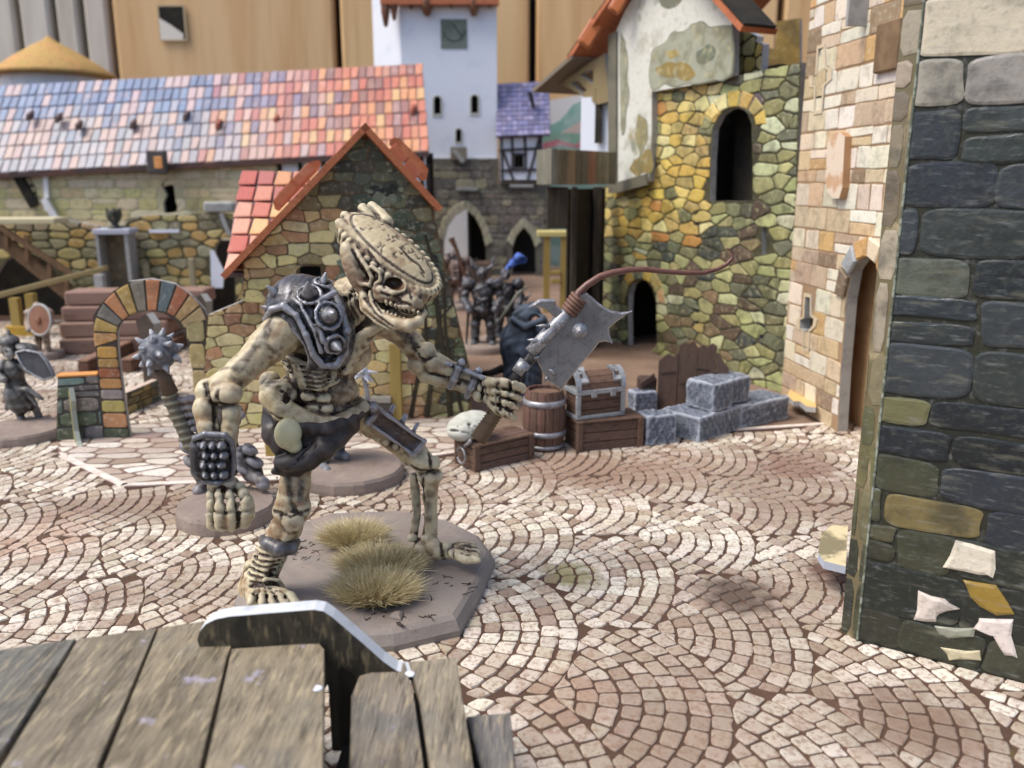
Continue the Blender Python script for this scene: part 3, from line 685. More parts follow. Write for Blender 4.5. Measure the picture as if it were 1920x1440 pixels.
brk = prism(PP.uvs([(1134, 100), (1142, 190), (1120, 196), (1058, 160), (1040, 160)]), [PP.uvs([(1088, 140), (1112, 128), (1112, 158)]), PP.uvs([(1070, 156), (1082, 150), (1100, 168), (1092, 176)])], PP.pt, .25, 'eave_bracket', [mat('bracket_print', S(134, 118, 84), rough=.7), M_grey], yh)
def tabcard(px, py, w_, h_, a, label):
    t_ = root('roof_tab', P(px, py, 40), label, 'card tab', 'terracotta tabs on the tall house roof')
    m = MB(); c = P(px, py, PR.pt(*PR.uv(px, py)).y); e = Vector((math.cos(a), 0, math.sin(a))); f = Vector((-math.sin(a), 0, math.cos(a)))
    m.box(c-e*w_/2-f*h_/2, e*w_, f*h_, Vector((0, .3, 0)), bev=.09); m.build('tab_card', M_terr, t_)
    m = MB(); m.box(c-e*w_*.4-f*h_*.32-Vector((0, .03, 0)), e*w_*.8, f*h_*.6, Vector((0, .05, 0)), bev=.015); m.build('printed_tile', mat('tab_tile', S(208, 124, 74), rough=.5), t_)
tabcard(1108, 62, 1.3, .75, 1.0, 'lower of two terracotta card tabs on the tall stone house roof')
tabcard(1160, 5, .9, .6, 1.0, 'higher of two terracotta card tabs on the tall stone house roof')
# broken stone fragment and ruin behind the gable
PB = PY.off(-1.2); rp = root('broken_parapet', PB.pt(9, 14), 'ragged stone parapet with a stepped pale card edge, just right of the plaster gable', 'parapet')
bo = PB.uvs([(1372, 146), (1372, 42), (1402, 36), (1408, 62), (1420, 68), (1417, 78), (1430, 82), (1427, 130), (1432, 146)])
prism(bo, [], PB.pt, .35, 'parapet_card', [Mo_y, mat('pale_edge', S(206, 208, 206), rough=.7)], rp)
masonry(rp, PB, fit(voronoi(bbox(bo), .62, .55, R, .25, .22, .09), bo, [], .05, .03, .2), lambda u, v: jit(R.choice(OLV[:2]+GOLD[2:5]+PGR[:2]), R), .04, .05)
m = MB(); m.box(PB.pt(bo[0][0], 0, -.37), PB.U*2.4, PB.N*-.3, PB.Z*(bo[0][1]+.3)); m.build('support', M_dark, rp)
PB2 = Plane(P(1428, 146, 48), P(1500, 146, 47)); PB2.A.z = 0; rr = root('ruined_wall', PB2.pt(1, 0), 'blurred olive brown wall end standing between the parapet and the pale tower', 'wall')
prism(PB2.uvs([(1424, 420), (1426, 120), (1434, 116), (1436, 88), (1454, 92), (1456, 40), (1500, 34), (1500, 420)]), [], PB2.pt, .5, 'wall_card', [mat('olive_print', S(138, 112, 52), rough=.7, layers=((.8, .4, .65, S(84, 70, 38), .8), (2, .5, .7, S(172, 150, 92), .5))), M_grey], rr)
# balcony on the left side of the tall house
ba, bb, bc = P(1020, 348, 37.2), P(1034, 350, 36.6), P(1132, 346, 40)
bal = root('balcony', (bb.x, bb.y, bb.z), 'balcony box of grey and red brown boards on dark posts beside the yellow house', 'balcony')
PQ = Plane((bb.x, bb.y, 0), (bc.x+.6, bc.y+.9, 0)); PQ2 = Plane((ba.x-.3, ba.y+1.2, 0), (bb.x, bb.y, 0))
cols = [S(128, 122, 108), S(110, 102, 88), S(140, 120, 98), S(98, 92, 80), S(104, 100, 88), S(146, 104, 88), S(126, 120, 102), S(134, 128, 110), S(104, 98, 84)]
u0 = 0.; v0, v1 = PQ.uv(1080, 346)[1], PQ.uv(1080, 281)[1]
M_board = mat('weathered_board', src='object', rough=.7, layers=((2, .45, .7, S(66, 60, 50), .55, (2, 2, .3)), (7, .5, .7, S(168, 158, 138), .4, (2, 2, .2))))
k = 0
while u0 < PQ.L-.2:
    wd = R.uniform(.45, .7); m = MB(); m.box(PQ.pt(u0, v0, 0), PQ.U*(wd-.03), PQ.N*-.25, PQ.Z*(v1-v0), bev=.02); m.build('board', M_board, bal, color=cols[k % len(cols)]); u0 += wd; k += 1
m = MB(); m.box(PQ2.pt(0, v0, -.01), PQ2.U*(PQ2.L-.02), PQ2.N*-.25, PQ2.Z*(v1-v0)); m.build('side_board', M_board, bal, color=S(120, 118, 104))
m = MB(); m.box(PQ2.pt(0, v0+.004, -.26), PQ.U*4.6, Vector((-PQ.U.y, PQ.U.x, 0))*2.2, (0, 0, .2)); m.build('floor_slab', M_dark, bal)
M_post = mat('dark_post', S(58, 50, 40), rough=.8, layers=((1.2, .45, .7, S(30, 26, 22), .8, (2, 2, .2)), (3, .5, .7, S(96, 86, 66), .5, (2, 2, .2))))
for px, wpx, y in ((1046, 38, 37.4), (1078, 10, 38.4), (1122, 16, 41)):
    b_ = P(px, 346, y); m = MB(); zb = .0 if px > 1050 else P(px, 428, y).z; wd = pcm(wpx, y)
    m.box((b_.x-wd/2, y, zb), (wd, 0, 0), (0, .5, 0), (0, 0, b_.z-zb-.1), bev=.03); m.build('post', M_post, bal)
m = MB(); pA, pB = P(1066, 346, 39.3), P(1136, 346, 42.5); m.box((pA.x, pA.y, .0), (pB.x-pA.x, pB.y-pA.y, 0), (-.05, .25, 0), (0, 0, pA.z-.2)); m.build('back_panel', M_dark, bal)
# upper room wall seen over the balcony
m = MB(); q = P(1112, 275, 43); m.box((q.x-.5, 44.5, q.z-1), (2.2, -1.2, 0), (.1, .4, 0), (0, 0, 3.4)); m.build('white_wall', M_white, bal)
m = MB(); m.box((q.x+.15, 43.9, q.z+.2), (.32, -.17, 0), (.02, .06, 0), (0, 0, 2.6)); m.build('door_gap', M_dark, bal)
# light wooden trestle below the balcony
tr = root('trestle_stand', G(1040, 560), 'pale yellow wooden trestle stand half hidden behind the balcony post', 'stand')
YT = 52.; m = MB()
def pb(m, x0, y0, x1, y1, Y, t, bev=.03):
    a, b = P(x0, y1, Y), P(x1, y0, Y); m.box((a.x, Y, a.z), (b.x-a.x, 0, 0), (0, t, 0), (0, 0, b.z-a.z), bev=bev)
pb(m, 1008, 434, 1064, 444, YT, 1.6); m.build('top_board', mat('pale_wood', S(196, 184, 120), rough=.6), tr)
M_yw = mat('yellow_wood', S(156, 134, 74), rough=.6, layers=((1.5, .45, .7, S(140, 118, 56), .6, (2, 2, .3)),))
for x0, x1, yb in ((1020, 1032, 556), (1052, 1064, 556)):
    zb = P(1000, yb, YT).z; m = MB(); a, b = P(x0, 445, YT), P(x1, 445, YT); m.box((a.x, YT+.1, .0), (b.x-a.x, 0, 0), (0, .4, 0), (0, 0, a.z)); m.build('leg', M_yw, tr)
for y0 in (508, 524): m = MB(); pb(m, 1033, y0, 1051, y0+8, YT, .5); m.build('rung', M_yw, tr)

# ================================================================ pale ashlar tower
PT = Plane(G(1464, 748), G(1570, 811)); PT = Plane(PT.pt(0, 0), PT.pt(7, 0))
tw = root('pale_tower', PT.pt(1.5, 0), 'tall pale tower of cream and tan stones with cross shaped arrow slits', 'tower')
TU = PT.uv(1570, 811)[0]
to = [(0, 0), (TU, 0)]
dpx = [(1570, 811), (1577, 690), (1588, 560), (1598, 505), (1612, 486), (1630, 482)]
du = PT.uvs(dpx); topv = 26.; cen = du[-1][0]; d_r = [(2*cen-u, v) for u, v in du[::-1][1:]]
tout = [(0, 0)]+[(du[0][0], 0)]+du[1:]+d_r[:-1]+[(d_r[-1][0], 0), (2*cen-du[0][0]+1.2, 0), (2*cen-du[0][0]+1.2, topv), (0, topv)]
def slit(pts): return PT.uvs(pts)
s1 = slit([(1530, 208), (1532, 162), (1526, 160), (1526, 142), (1534, 140), (1537, 92), (1547, 88), (1548, 128), (1555, 132), (1554, 150), (1545, 160), (1541, 206)])
s2 = slit([(1508, 652), (1509, 620), (1502, 616), (1502, 600), (1510, 596), (1512, 556), (1521, 558), (1521, 592), (1528, 598), (1526, 610), (1518, 620), (1516, 654)])
Mo_t = mortar('ashlar_mortar', S(164, 136, 104), S(130, 104, 78), .8)
prism(tout, [s1, s2], PT.pt, .35, 'front_wall', [Mo_t, M_grey], tw)
CRM = [S(226, 214, 188), S(214, 196, 164), S(202, 180, 146), S(232, 224, 208), S(206, 178, 136), S(190, 166, 136), S(220, 206, 178)]
def col_t(u, v):
    if R.random() < .07: return jit(S(150, 126, 100), R)
    if R.random() < .14: return jit(S(230, 222, 202), R, .04)
    if R.random() < .06: return jit(S(206, 164, 104), R)
    return jit(R.choice(CRM), R)
SF = [[(lambda c: (c[0]+(u-c[0])*1.5, c[1]+(v-c[1])*1.12))(cent(h)) for u, v in h] for h in (s1, s2)]
for h, hf in zip((s1, s2), SF): prism(hf, [h], PT.off(.05).pt, .048, 'slit_frame', [mat('slit_stone', S(206, 188, 156), rough=.6), M_grey], tw)
tc = fit([roughen(q, .02) for q in ashlar(bbox(tout), 1.2, .6, R, .045, .07)], tout, SF+[[(du[0][0], -.5)]+du+d_r+[(2*cen-du[0][0], -.5)]], .03, .03, .1, keep=lambda c: c[1] < 18)
masonry(tw, PT, tc, col_t, .022, .035, limit=280)
m = MB(); m.box(PT.pt(.02, 0, -.36), PT.U*.3, PT.N*-5, PT.Z*topv); m.box(PT.pt(.33, 0, -1.0), PT.U*(cen+1), PT.N*-.2, PT.Z*topv); m.build('inner_wall', mat('tower_inner', S(206, 172, 128), rough=.7, layers=((1, .45, .7, S(170, 132, 92), .6),)), tw)
us_ = 0
for v in np.arange(.1, 8, .75): piece('jamb_stone', [(0, 0), (.42, 0), (.42, .68), (0, .68)], lambda u, w_, d: PT.pt(cen+.55-d, v+w_, -.5-u), .03, .03, M_stone, tw, jit(R.choice([S(176, 136, 90), S(160, 120, 80), S(188, 152, 106)]), R))
m = MB(); m.box(PT.pt(cen+.55, 0, -.4), PT.U*.2, PT.N*-.55, PT.Z*8); m.build('door_jamb', mat('jamb', S(118, 90, 62), rough=.7), tw)
# card tabs and ledges on the tower
def tab(px, pts, pl, d0, t, mats, label, name='card_tab', cat='card tab', grp=None):
    q = pl.uvs(pts); o = root(name, pl.pt(*q[0]), label, cat, grp); prism(q, [], pl.off(d0).pt, t, 'tab_card', mats, o); return o
m_tabm = [mat('cream_tab', S(222, 204, 182), rough=.45, layers=((1.2, .52, .62, S(190, 142, 96), .7),)), mat('tab_rim', S(172, 132, 94), rough=.6)]
tab(0, [(1566, 360), (1562, 340), (1566, 268), (1576, 252), (1590, 248), (1599, 256), (1594, 352), (1588, 372), (1576, 372)], PT, .26, .25, m_tabm, 'rounded orange and cream tab sticking out halfway up the pale tower')
lg = root('ledge_tab', PT.pt(.4, .3), 'pale card tab lying flat at the foot of the pale tower', 'card tab')
q1 = [P(1476, 742, 29.4), P(1480, 728, 30.3), P(1502, 733, 29.2), P(1531, 752, 27.6), P(1526, 762, 27.2), P(1500, 758, 28)]
zl = .55; q1 = [G(x, y, zl) for x, y in ((1476, 742), (1482, 728), (1531, 750), (1530, 764), (1512, 762), (1500, 752), (1488, 752))]
prism([(p.x, p.y) for p in q1], [], lambda u, v, d: Vector((u, v, zl+d)), .18, 'tab_card', [mat('ledge_print', S(214, 178, 116), rough=.5), M_edge], lg)
kk = root('arch_keystone', PT.pt(cen, du[-1][1]), 'row of blue grey, orange and cream stones capping the tower door arch', 'stone arch')
for i in range(6):
    a0, a1 = math.pi*(1-i/6)-.03, math.pi*(1-(i+1)/6)+.03; rx, ry = cen-du[2][0]+.02, du[-1][1]-du[2][1]; cy = du[2][1]
    q = [(cen+(rx+o)*math.cos(a), cy+(ry+o)*math.sin(a)) for a, o in ((a0, .03), (a1, .03), (a1, .6), (a0, .6))]
    piece('wedge_stone', q, PT.pt, .12, .06, M_stone, kk, [S(120, 104, 84), S(160, 164, 168), S(212, 168, 110), S(224, 206, 176), S(206, 160, 100), S(170, 150, 120)][i], base=.025)
xb = root('upper_bay', PT.pt(TU, 14), 'brown shaded corbel with a grey card edge high on the pale tower', 'corbel')
m = MB(); q = PT.uv(1643, 140); q2 = PT.uv(1668, 42); m.box(PT.pt(q[0]+.1, q[1], .03), PT.U*1.2, PT.N*.16, PT.Z*(q2[1]-q[1]), bev=.04); m.build('corbel', mat('shaded_corbel_print', S(132, 108, 80), rough=.7, layers=((1.2, .4, .65, S(96, 74, 52), .7),)), xb)  # corbel brown darkened, side shade put into the colour
m = MB(); q = PT.uv(1622, 50); q2 = PT.uv(1634, -30); m.box(PT.pt(q[0], q[1], .03), PT.U*(q2[0]-q[0]), PT.N*.6, PT.Z*(q2[1]-q[1])); m.build('grey_edge', M_grey, xb)

# ================================================================ big dark tower close on the right
a0, a1, a2 = G(1577, 1186), G(1607, 1204), G(1925, 1286)
lean_dir = Vector((0, 0, 1))
nt_ = root('near_tower', (a1.x, a1.y, 0), 'big near tower of black, olive and cream stones with a worn folded corner', 'tower')
pa, pb_ = Plane(a0, a1), Plane(a1, a1+(a2-a1)*1.35)
Mo_n = mortar('near_mortar', S(52, 52, 40), S(36, 38, 34), .6); Mo_n2 = mat('near_side', S(110, 100, 74), rough=.5, layers=((.5, .5, .62, S(96, 92, 60), .8), (2, .5, .7, S(206, 188, 150), .5)))
HN = 12.5
cs_ = prism([(0, .02), (pa.L, .02), (pa.L, HN), (0, HN)], [], pa.pt, .2, 'corner_strip', [Mo_n2, M_grey], nt_)
fo = [(0, .02), (pb_.L, .02), (pb_.L, HN), (0, HN)]
prism(fo, [], pb_.off(-.004).pt, .2, 'front_wall', [Mo_n, M_grey], nt_)
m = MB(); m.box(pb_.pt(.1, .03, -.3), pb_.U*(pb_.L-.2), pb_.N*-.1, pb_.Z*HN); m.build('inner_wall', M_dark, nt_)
BLK = [S(44, 50, 56), S(34, 40, 44), S(56, 62, 64), S(50, 56, 54)]
ON = [S(108, 104, 66), S(120, 112, 78), S(92, 92, 64), S(134, 122, 92)]
CN = [S(180, 164, 138), S(160, 146, 124), S(136, 122, 98), S(118, 108, 86)]
def to_px(p):
    d = p-_c; q = d.dot(_f); return 960+FPX*d.x/q, 720-FPX*d.dot(_u)/q
def col_n(u, v):
    x, y = to_px(pb_.pt(u, v))
    if y < 165: return jit(S(58, 62, 64) if x > 1840 and 10 < y < 90 else R.choice([S(166, 160, 144), S(176, 166, 144), S(194, 182, 158), S(156, 152, 138)]), R)
    if y < 480: return jit(R.choice(BLK), R, .1)
    if y < 570: return jit(R.choice(ON+CN[3:]) if x < 1730 else R.choice([S(92, 96, 80), S(64, 68, 62)]+BLK[:2]), R)
    if y < 720: return jit(R.choice(ON[:3]) if x < 1720 else (R.choice(CN[2:]+BLK) if y < 625 and x < 1850 else R.choice(BLK)), R)
    if y < 840: return jit(R.choice(ON[:3]) if x < 1690 else R.choice([S(122, 112, 90), S(100, 94, 74)]+BLK[:2]) if x < 1850 else R.choice(BLK), R)
    if y < 1010: return jit(R.choice([S(70, 70, 50), S(84, 82, 56)]) if x < 1700 else R.choice([S(128, 112, 64), S(108, 98, 78), S(90, 84, 66), S(70, 68, 54)]) if x < 1790 else R.choice(BLK[:2]+[S(30, 34, 36)]), R)
    return jit(R.choice([S(52, 54, 42), S(40, 44, 38), S(62, 62, 46)]), R)
M_nstone = mat('near_stone', src='object', rough=.38, spec=.5, layers=((1.1, .48, .66, S(34, 38, 38), .6), (2.2, .55, .72, S(140, 138, 118), .35, (.5, .5, 2.5)), (5, .55, .72, S(150, 154, 152), .3, (.6, .6, 3)), (9, .5, .7, S(90, 92, 80), .3)), bump=((2.2, .35, .1), (40, .12, .01, (.15, .15, 1))))
nc = [chaikin(q, .22) for q in fit([roughen(q, .05) for q in ashlar(bbox(fo), 1.35, .7, R, .035, .08)], fo, [], .03, .05, .22)]
masonry(nt_, pb_, nc, col_n, .024, .05, material=M_nstone)
for pts, c in (([(1768, 1062), (1792, 1012), (1866, 1032), (1862, 1082), (1836, 1076)], S(222, 212, 190)), ([(1714, 1160), (1722, 1106), (1772, 1122), (1800, 1140), (1760, 1150), (1756, 1164)], S(220, 206, 192)), ([(1836, 1158), (1900, 1160), (1896, 1190), (1908, 1232), (1884, 1226), (1862, 1190), (1826, 1176)], S(224, 210, 200)), ([(1806, 1086), (1868, 1096), (1902, 1150), (1868, 1152), (1820, 1118)], S(150, 122, 52)), ([(1764, 1212), (1838, 1218), (1840, 1236), (1780, 1236)], S(196, 184, 150)), ([(1752, 1172), (1830, 1176), (1826, 1192), (1790, 1194), (1762, 1188)], S(150, 150, 132))):
    piece('cream_stone', roughen(pb_.uvs(pts), .03), pb_.pt, .05, .06, M_nstone, CARD[nt_], c, base=.012)
na_ = fit(ashlar((.0, 0, pa.L, HN), .5, .9, R, .06, .02), [(0, .02), (pa.L, .02), (pa.L, HN), (0, HN)], [], .02, .02, .2)
masonry(cs_, pa, na_, lambda u, v: jit(R.choice(ON if 2.2 < v < 5.4 else CN if v > 5.4 else [S(70, 70, 50), S(56, 58, 44)]), R), .015, .05, material=M_nstone)
m = MB(); m.tube([pb_.pt(0, .02, .01), pb_.pt(0, HN, .01)], .022, 8); m.build('worn_fold', mat('worn_fold', S(150, 156, 140), rough=.6, layers=((6, .42, .55, S(84, 88, 70), .9),)), nt_)
zt = .75; tp = [G(x, y, zt) for x, y in ((1586, 1062), (1545, 1052), (1534, 1036), (1540, 1000), (1560, 985), (1590, 985))]
tb = root('foot_tab', (tp[1].x, tp[1].y, 0), 'cream and olive card tab poking out behind the foot of the near dark tower', 'card tab')
prism([(p.x, p.y) for p in tp], [], lambda u, v, d: Vector((u, v, zt+d)), .16, 'tab_card', [mat('foot_tab_print', S(216, 198, 156), rough=.6, layers=((1.2, .42, .55, S(120, 112, 84), .9),)), mat('blue_edge', S(176, 182, 192), rough=.7)], tb)
# ================================================================ long tiled house at the back left
YL, YR = 60., 66.
lh = root('long_house', (-15, YL, 0), 'long barn with a faded blue, pink and orange tile roof over a pale wall', 'house')
A, B, D = P(-160, 333, YL), P(804, 284, YL), P(-168, 160, YR)
D2 = P(791, 120, YR)
def col_l(u, v):
    x = -160+964*u; t = max(0, min(1, (x-330)/330.))
    y = v
    bl = R.choice([S(92, 118, 152), S(112, 134, 162), S(82, 104, 136)]) if y > .62-.2*(x/400)+R.uniform(-.25, .25) else R.choice([S(164, 164, 170), S(178, 172, 172), S(150, 152, 160), S(196, 160, 146)])
    if R.random() < .24: bl = S(212, 170, 150)
    rd = R.choice([S(196, 104, 82), S(208, 124, 92), S(182, 88, 76), S(216, 142, 106), S(172, 104, 88), S(218, 158, 92)])
    if R.random() < .16: rd = R.choice([S(112, 100, 104), S(96, 92, 98), S(136, 132, 140)])
    if R.random() < .06: rd = S(220, 190, 120)
    if v > .8 and t > .5 and R.random() < .4: rd = mixc(rd, S(150, 140, 146), .5)
    return jit(mixc(mixc(bl, rd, 1 if R.random() < t else 0), mixc(S(136, 150, 180) if v > .55 else S(170, 166, 168), S(206, 132, 108), t), .42), R, .06)
tiled(lh, A, B, D2-(B-A), .58, 1.2, col_l, slab_mat=M_tilejoint, t=.3, gap=.06, tilt=.025)
m = MB(); d = (B-A).normalized(); m.box(A+Vector((0, -.05, -.32)), B-A, (0, .3, 0), (0, 0, .3)); m.build('eave_board', mat('eave_dark', S(96, 64, 54), rough=.7, layers=((.4, .4, .6, S(64, 58, 56), .7),)), lh)
PLw = Plane((A.x, YL+.6, 0), (P(520, 300, YL+.6).x, YL+.6, 0))
lwo = [(0, 0), (PLw.L, 0), (PLw.L, PLw.uv(520, 293)[1]), (0, PLw.uv(-160, 326)[1])]
gap1 = PLw.uvs([(28, 324), (50, 322), (66, 352), (72, 380), (58, 380), (44, 352)]); gap2 = PLw.uvs([(302, 344), (316, 334), (326, 350), (330, 380), (338, 398), (308, 400), (306, 380), (312, 366)])
prism(lwo, [gap1, gap2], PLw.pt, .4, 'front_wall', [mortar('barn_mortar', S(194, 184, 146), S(164, 156, 118), .5), M_grey], lh)
PALE = [S(232, 218, 172), S(224, 208, 146), S(214, 200, 126), S(234, 214, 166), S(206, 190, 120), S(226, 200, 138)]
lc = fit(ashlar(bbox(lwo), 1.5, .62, R, .06, .07), lwo, [gap1, gap2], .06, .05, .2, keep=lambda c: c[1] > 3.2)
masonry(lh, PLw, lc, lambda u, v: jit(mixc(R.choice(PALE), S(196, 178, 158), .35 if v > 7.6 else 0), R, .08), .04, .06, limit=200)
m = MB(); m.box((A.x, YL+3, 0), (B.x-A.x, 0, 0), (0, .3, 0), (0, 0, 9.8)); m.box((B.x-.5, YL+.7, 0), (.3, 0, 0), (0, 5, 0), (0, 0, 9)); m.build('inner_wall', M_dark, lh)
PH = Plane((P(520, 300, YL+.6).x, YL+.6, 0), (B.x-.3, YL+.6, 0))
m = MB(); m.box(PH.pt(.003, 0, 0), PH.U*(PH.L-.003), PH.N*-.35, PH.Z*PH.uv(600, 286)[1]); m.build('plaster_wall', M_white, lh)
for px in (518, 562, 606, 650, 790):
    m = MB(); u = PH.uv(px, 300)[0]; m.box(PH.pt(max(0, u-.12), .0, .003), PH.U*.28, PH.N*.08, PH.Z*(PH.uv(600, 290)[1])); m.build('timber_post', M_dark, lh)
lean = root('fallen_beam', PLw.pt(*PLw.uv(60, 380)), 'dark slanting beam leaning across the hole in the barn wall at the far left', 'beam')
m = MB(); pbar(m, PLw, [(30, 318), (68, 386)], 17, .05, .3); m.build('beam', M_dark, lean); m = MB(); pbar(m, PLw, [(88, 318), (92, 395)], 9, .05, .25); pbar(m, PLw, [(90, 372), (118, 420)], 12, .33, .3); m.build('strut', M_greyb, lean)
lan = root('wall_lantern', PLw.pt(*PLw.uv(303, 330)), 'small dark lantern with an orange pane hanging under the barn eave', 'lantern')
PLl = PLw.off(.9); m = MB(); pbox(m, PLl, 282, 282, 314, 326, 0, .5, 0, .08); m.build('housing', mat('lantern_case', S(80, 74, 70), rough=.6), lan); m = MB(); pbox(m, PLl, 296, 294, 309, 316, .503, .06, 0, .02); m.build('pane', mat('amber_pane', S(236, 176, 110), rough=.3, layers=((2, .4, .6, S(220, 130, 60), .6),)), lan)
for i, (px, py) in enumerate(((144, 240), (246, 238), (346, 222), (407, 238), (516, 228), (773, 210), (52, 222), (106, 226))):   # card tabs sticking through the long roof
    t_ = (py-(140 if px < 600 else 120))/150.; q = P(px, py, YR-(YR-YL)*max(.1, min(.9, t_+.02)))
    o = root('roof_tab', q, ['dark card tab end poking through the barn roof above the lantern', 'dark card tab end on the barn roof just right of the lantern'][i] if i < 0 else 'card tab end poking through the long barn roof, ' + ['third from its left end', 'fourth from its left end', 'fifth from its left end', 'sixth, where blue tiles turn red', 'above the small house', 'nearest its right end', 'leftmost of the row', 'second from its left end'][i], 'card tab', 'card tabs on the long barn roof')
    m = MB(); m.box(q+Vector((-.16, -.05, -.2)), (.3, 0, 0), (0, .7, .3), (0.08, 0, .5), bev=.05); m.build('tab_card', mat('tab_end', S(92, 74, 70) if i not in (3, 4, 5) else S(150, 84, 64), rough=.6), o)
# sandy cone roof above the barn and pale panel behind it
cn = root('cone_roof', P(100, 135, 74), 'broad sandy cone shaped roof rising behind the left end of the tiled barn', 'roof')
m = MB(); c = P(98, 138, 74); hh = P(98, 66, 74).z-c.z; rr_ = pcm(100, 74); r2 = random.Random(3)
m.lathe((c.x, c.y, c.z-.3), [(rr_, 0), (rr_*.96, .35), (rr_*.66, hh*.45), (rr_*.3, hh*.8), (rr_*.1, hh*.97), (0, hh+.3)], 18, jitter=.06, r=r2); m.build('thatch', mat('sand_roof', S(188, 154, 92), rough=.85, layers=((.6, .4, .7, S(206, 148, 96), .6), (3, .45, .7, S(150, 118, 66), .5)), bump=((2, .6, .15),)), cn, smooth=True)
m = MB(); m.lathe((c.x, c.y, 0), [(rr_*.8, 0), (rr_*.8, c.z-.31)], 18); m.build('drum_wall', M_white, cn)

# ================================================================ rubble courtyard wall, stairs and pillar (left middle distance)
PW = Plane((P(-200, 500, 48).x, 48, 0), (P(452, 500, 50).x, 50, 0))
cw = root('courtyard_wall', PW.pt(8, 0), 'long olive rubble wall with a broken top standing in front of the tiled barn', 'wall')
wo = [(0, 0), (PW.L, 0)]+PW.uvs([(448, 404), (400, 398), (352, 402), (280, 404), (238, 410), (236, 422), (190, 425), (112, 410), (60, 412), (0, 416)])+[(0, PW.uv(0, 418)[1])]
arc1 = PW.uvs([(-20, 620), (-12, 520), (8, 490), (36, 476), (66, 478), (92, 494), (112, 524), (122, 560), (124, 620)])
arc2 = PW.uvs([(396, 610), (398, 520), (404, 462), (416, 446), (432, 446), (440, 470), (442, 610)])
arc1 = [(u, max(v, .001)) for u, v in arc1]; arc2 = [(u, max(.001, v)) for u, v in arc2]
prism(wo, [arc1, arc2], PW.pt, .4, 'front_wall', [mortar('court_mortar', S(98, 92, 62), S(66, 66, 48), .5), M_grey], cw)
CW = [S(196, 180, 108), S(174, 160, 96), S(208, 192, 122), S(190, 152, 76), S(146, 138, 96), S(126, 120, 88), S(200, 162, 84), S(158, 150, 114)]
cc_ = fit(voronoi(bbox(wo), 1.02, .56, R, .28, .22, .1), wo, [arc1, arc2], .06, .04, .22)
def col_cw(u, v):
    return jit(mixc(R.choice(CW), S(188, 168, 134), .6 if (v > 5.2 and u < PW.uv(190, 430)[0]) else 0), R, .12)
masonry(cw, PW, cc_, col_cw, .05, .07, limit=280)
m = MB(); m.box(PW.pt(0, 0, -2.5), PW.U*PW.L, PW.N*-.2, PW.Z*4.4); m.build('inner_wall', M_dark, cw)
m = MB(); pbox(m, PW, 283, 430, 338, 436, .08, .3); m.build('card_ledge', M_white, cw)
for px in (270, 282): pass
for i, (px, y0, y1) in enumerate(((280, 492, 530), (365, 482, 540))):
    o = root('wall_post', PW.pt(*PW.uv(px, 560)), ['short grey post in front of the rubble wall, behind the gateway arch', 'tall grey post in front of the rubble wall, between arch and small house'][i], 'post', 'grey posts before the rubble wall')
    m = MB(); u = PW.uv(px, 500)[0]; m.box(PW.pt(u-.16, 0, .5), PW.U*.34, PW.N*.3, PW.Z*PW.uv(px, y0)[1], bev=.05); m.build('post', mat('post_print', S(150, 140, 112), rough=.7), o)
# white torn card in the right arch
tc_ = root('torn_card', PW.pt(*PW.uv(405, 520)), 'pointed white card standing in the dark arch behind the red side roof', 'card')
prism(PW.off(.35).uvs([(396, 540), (394, 470), (400, 468), (420, 508), (418, 540)]), [], PW.off(.35).pt, .15, 'card', [M_white, M_grey], tc_)
bl_ = root('broken_slab', PW.pt(*PW.uv(415, 400)), 'pale grey slabs lying broken on top of the rubble wall beside the red roof', 'slab')
m = MB(); pbox(m, PW, 385, 378, 440, 398, -.3, .7, 0, .1); m.build('slab', M_grey, bl_); m = MB(); pbar(m, PW, [(416, 400), (432, 440)], 8, .05, .3); m.build('strut', M_grey, bl_)
# pillar box with a dark bust on it
pi_ = root('pillar_box', PW.pt(*PW.uv(215, 540)), 'open grey card box like a sentry post in front of the rubble wall', 'sentry box')
PX = PW.off(1.6); m = MB(); 
a = PX.uv(191, 560); b = PX.uv(236, 440); w_ = b[0]-a[0]; h_ = PX.uv(200, 440)[1]
m.box(PX.pt(a[0], 0, 0), PX.U*.16, PX.N*-1.4, PX.Z*h_); m.box(PX.pt(a[0]+w_-.12, 0, 0), PX.U*.2, PX.N*-1.4, PX.Z*h_); m.build('side_panel', M_grey, pi_)
m = MB(); m.box(PX.pt(a[0]-.1, h_+.003, .1), PX.U*(w_+.35), PX.N*-1.5, PX.Z*.3, bev=.04); m.build('top_slab', mat('pillar_top', S(176, 178, 190), rough=.7), pi_)
m = MB(); m.box(PX.pt(a[0]+.17, 0, -1.2), PX.U*(w_-.32), PX.N*-.15, PX.Z*(h_-.01)); m.build('back_panel', mat('pillar_back', S(122, 108, 84), rough=.7, layers=((1.4, .4, .65, S(80, 76, 62), .7), (3, .5, .7, S(160, 150, 120), .5))), pi_)
bu = root('dark_bust', PX.pt((a[0]+w_/2), h_+.31, -.6), 'dark crowned bust standing on top of the grey sentry box', 'statue')
cb = PX.pt(a[0]+w_/2+.1, h_+.3, -.6); s_ = pcm(1, 47)
m = MB(); m.lathe(cb, [(13*s_, 0), (9*s_, 4*s_), (6*s_, 9*s_), (9*s_, 13*s_), (14*s_, 22*s_), (14*s_, 30*s_), (12*s_, 34*s_), (10*s_, 35*s_)], 14); m.build('bust', mat('bust_dark', S(52, 52, 46), rough=.6, layers=((3, .5, .65, S(120, 116, 90), .7),)), bu, smooth=True)
m = MB()
for i in range(6): aa = i*1.05; m.tube([cb+Vector((math.cos(aa)*12*s_, math.sin(aa)*12*s_, 31*s_)), cb+Vector((math.cos(aa)*14*s_, math.sin(aa)*14*s_, 38*s_))], [3*s_, .8*s_], 5)
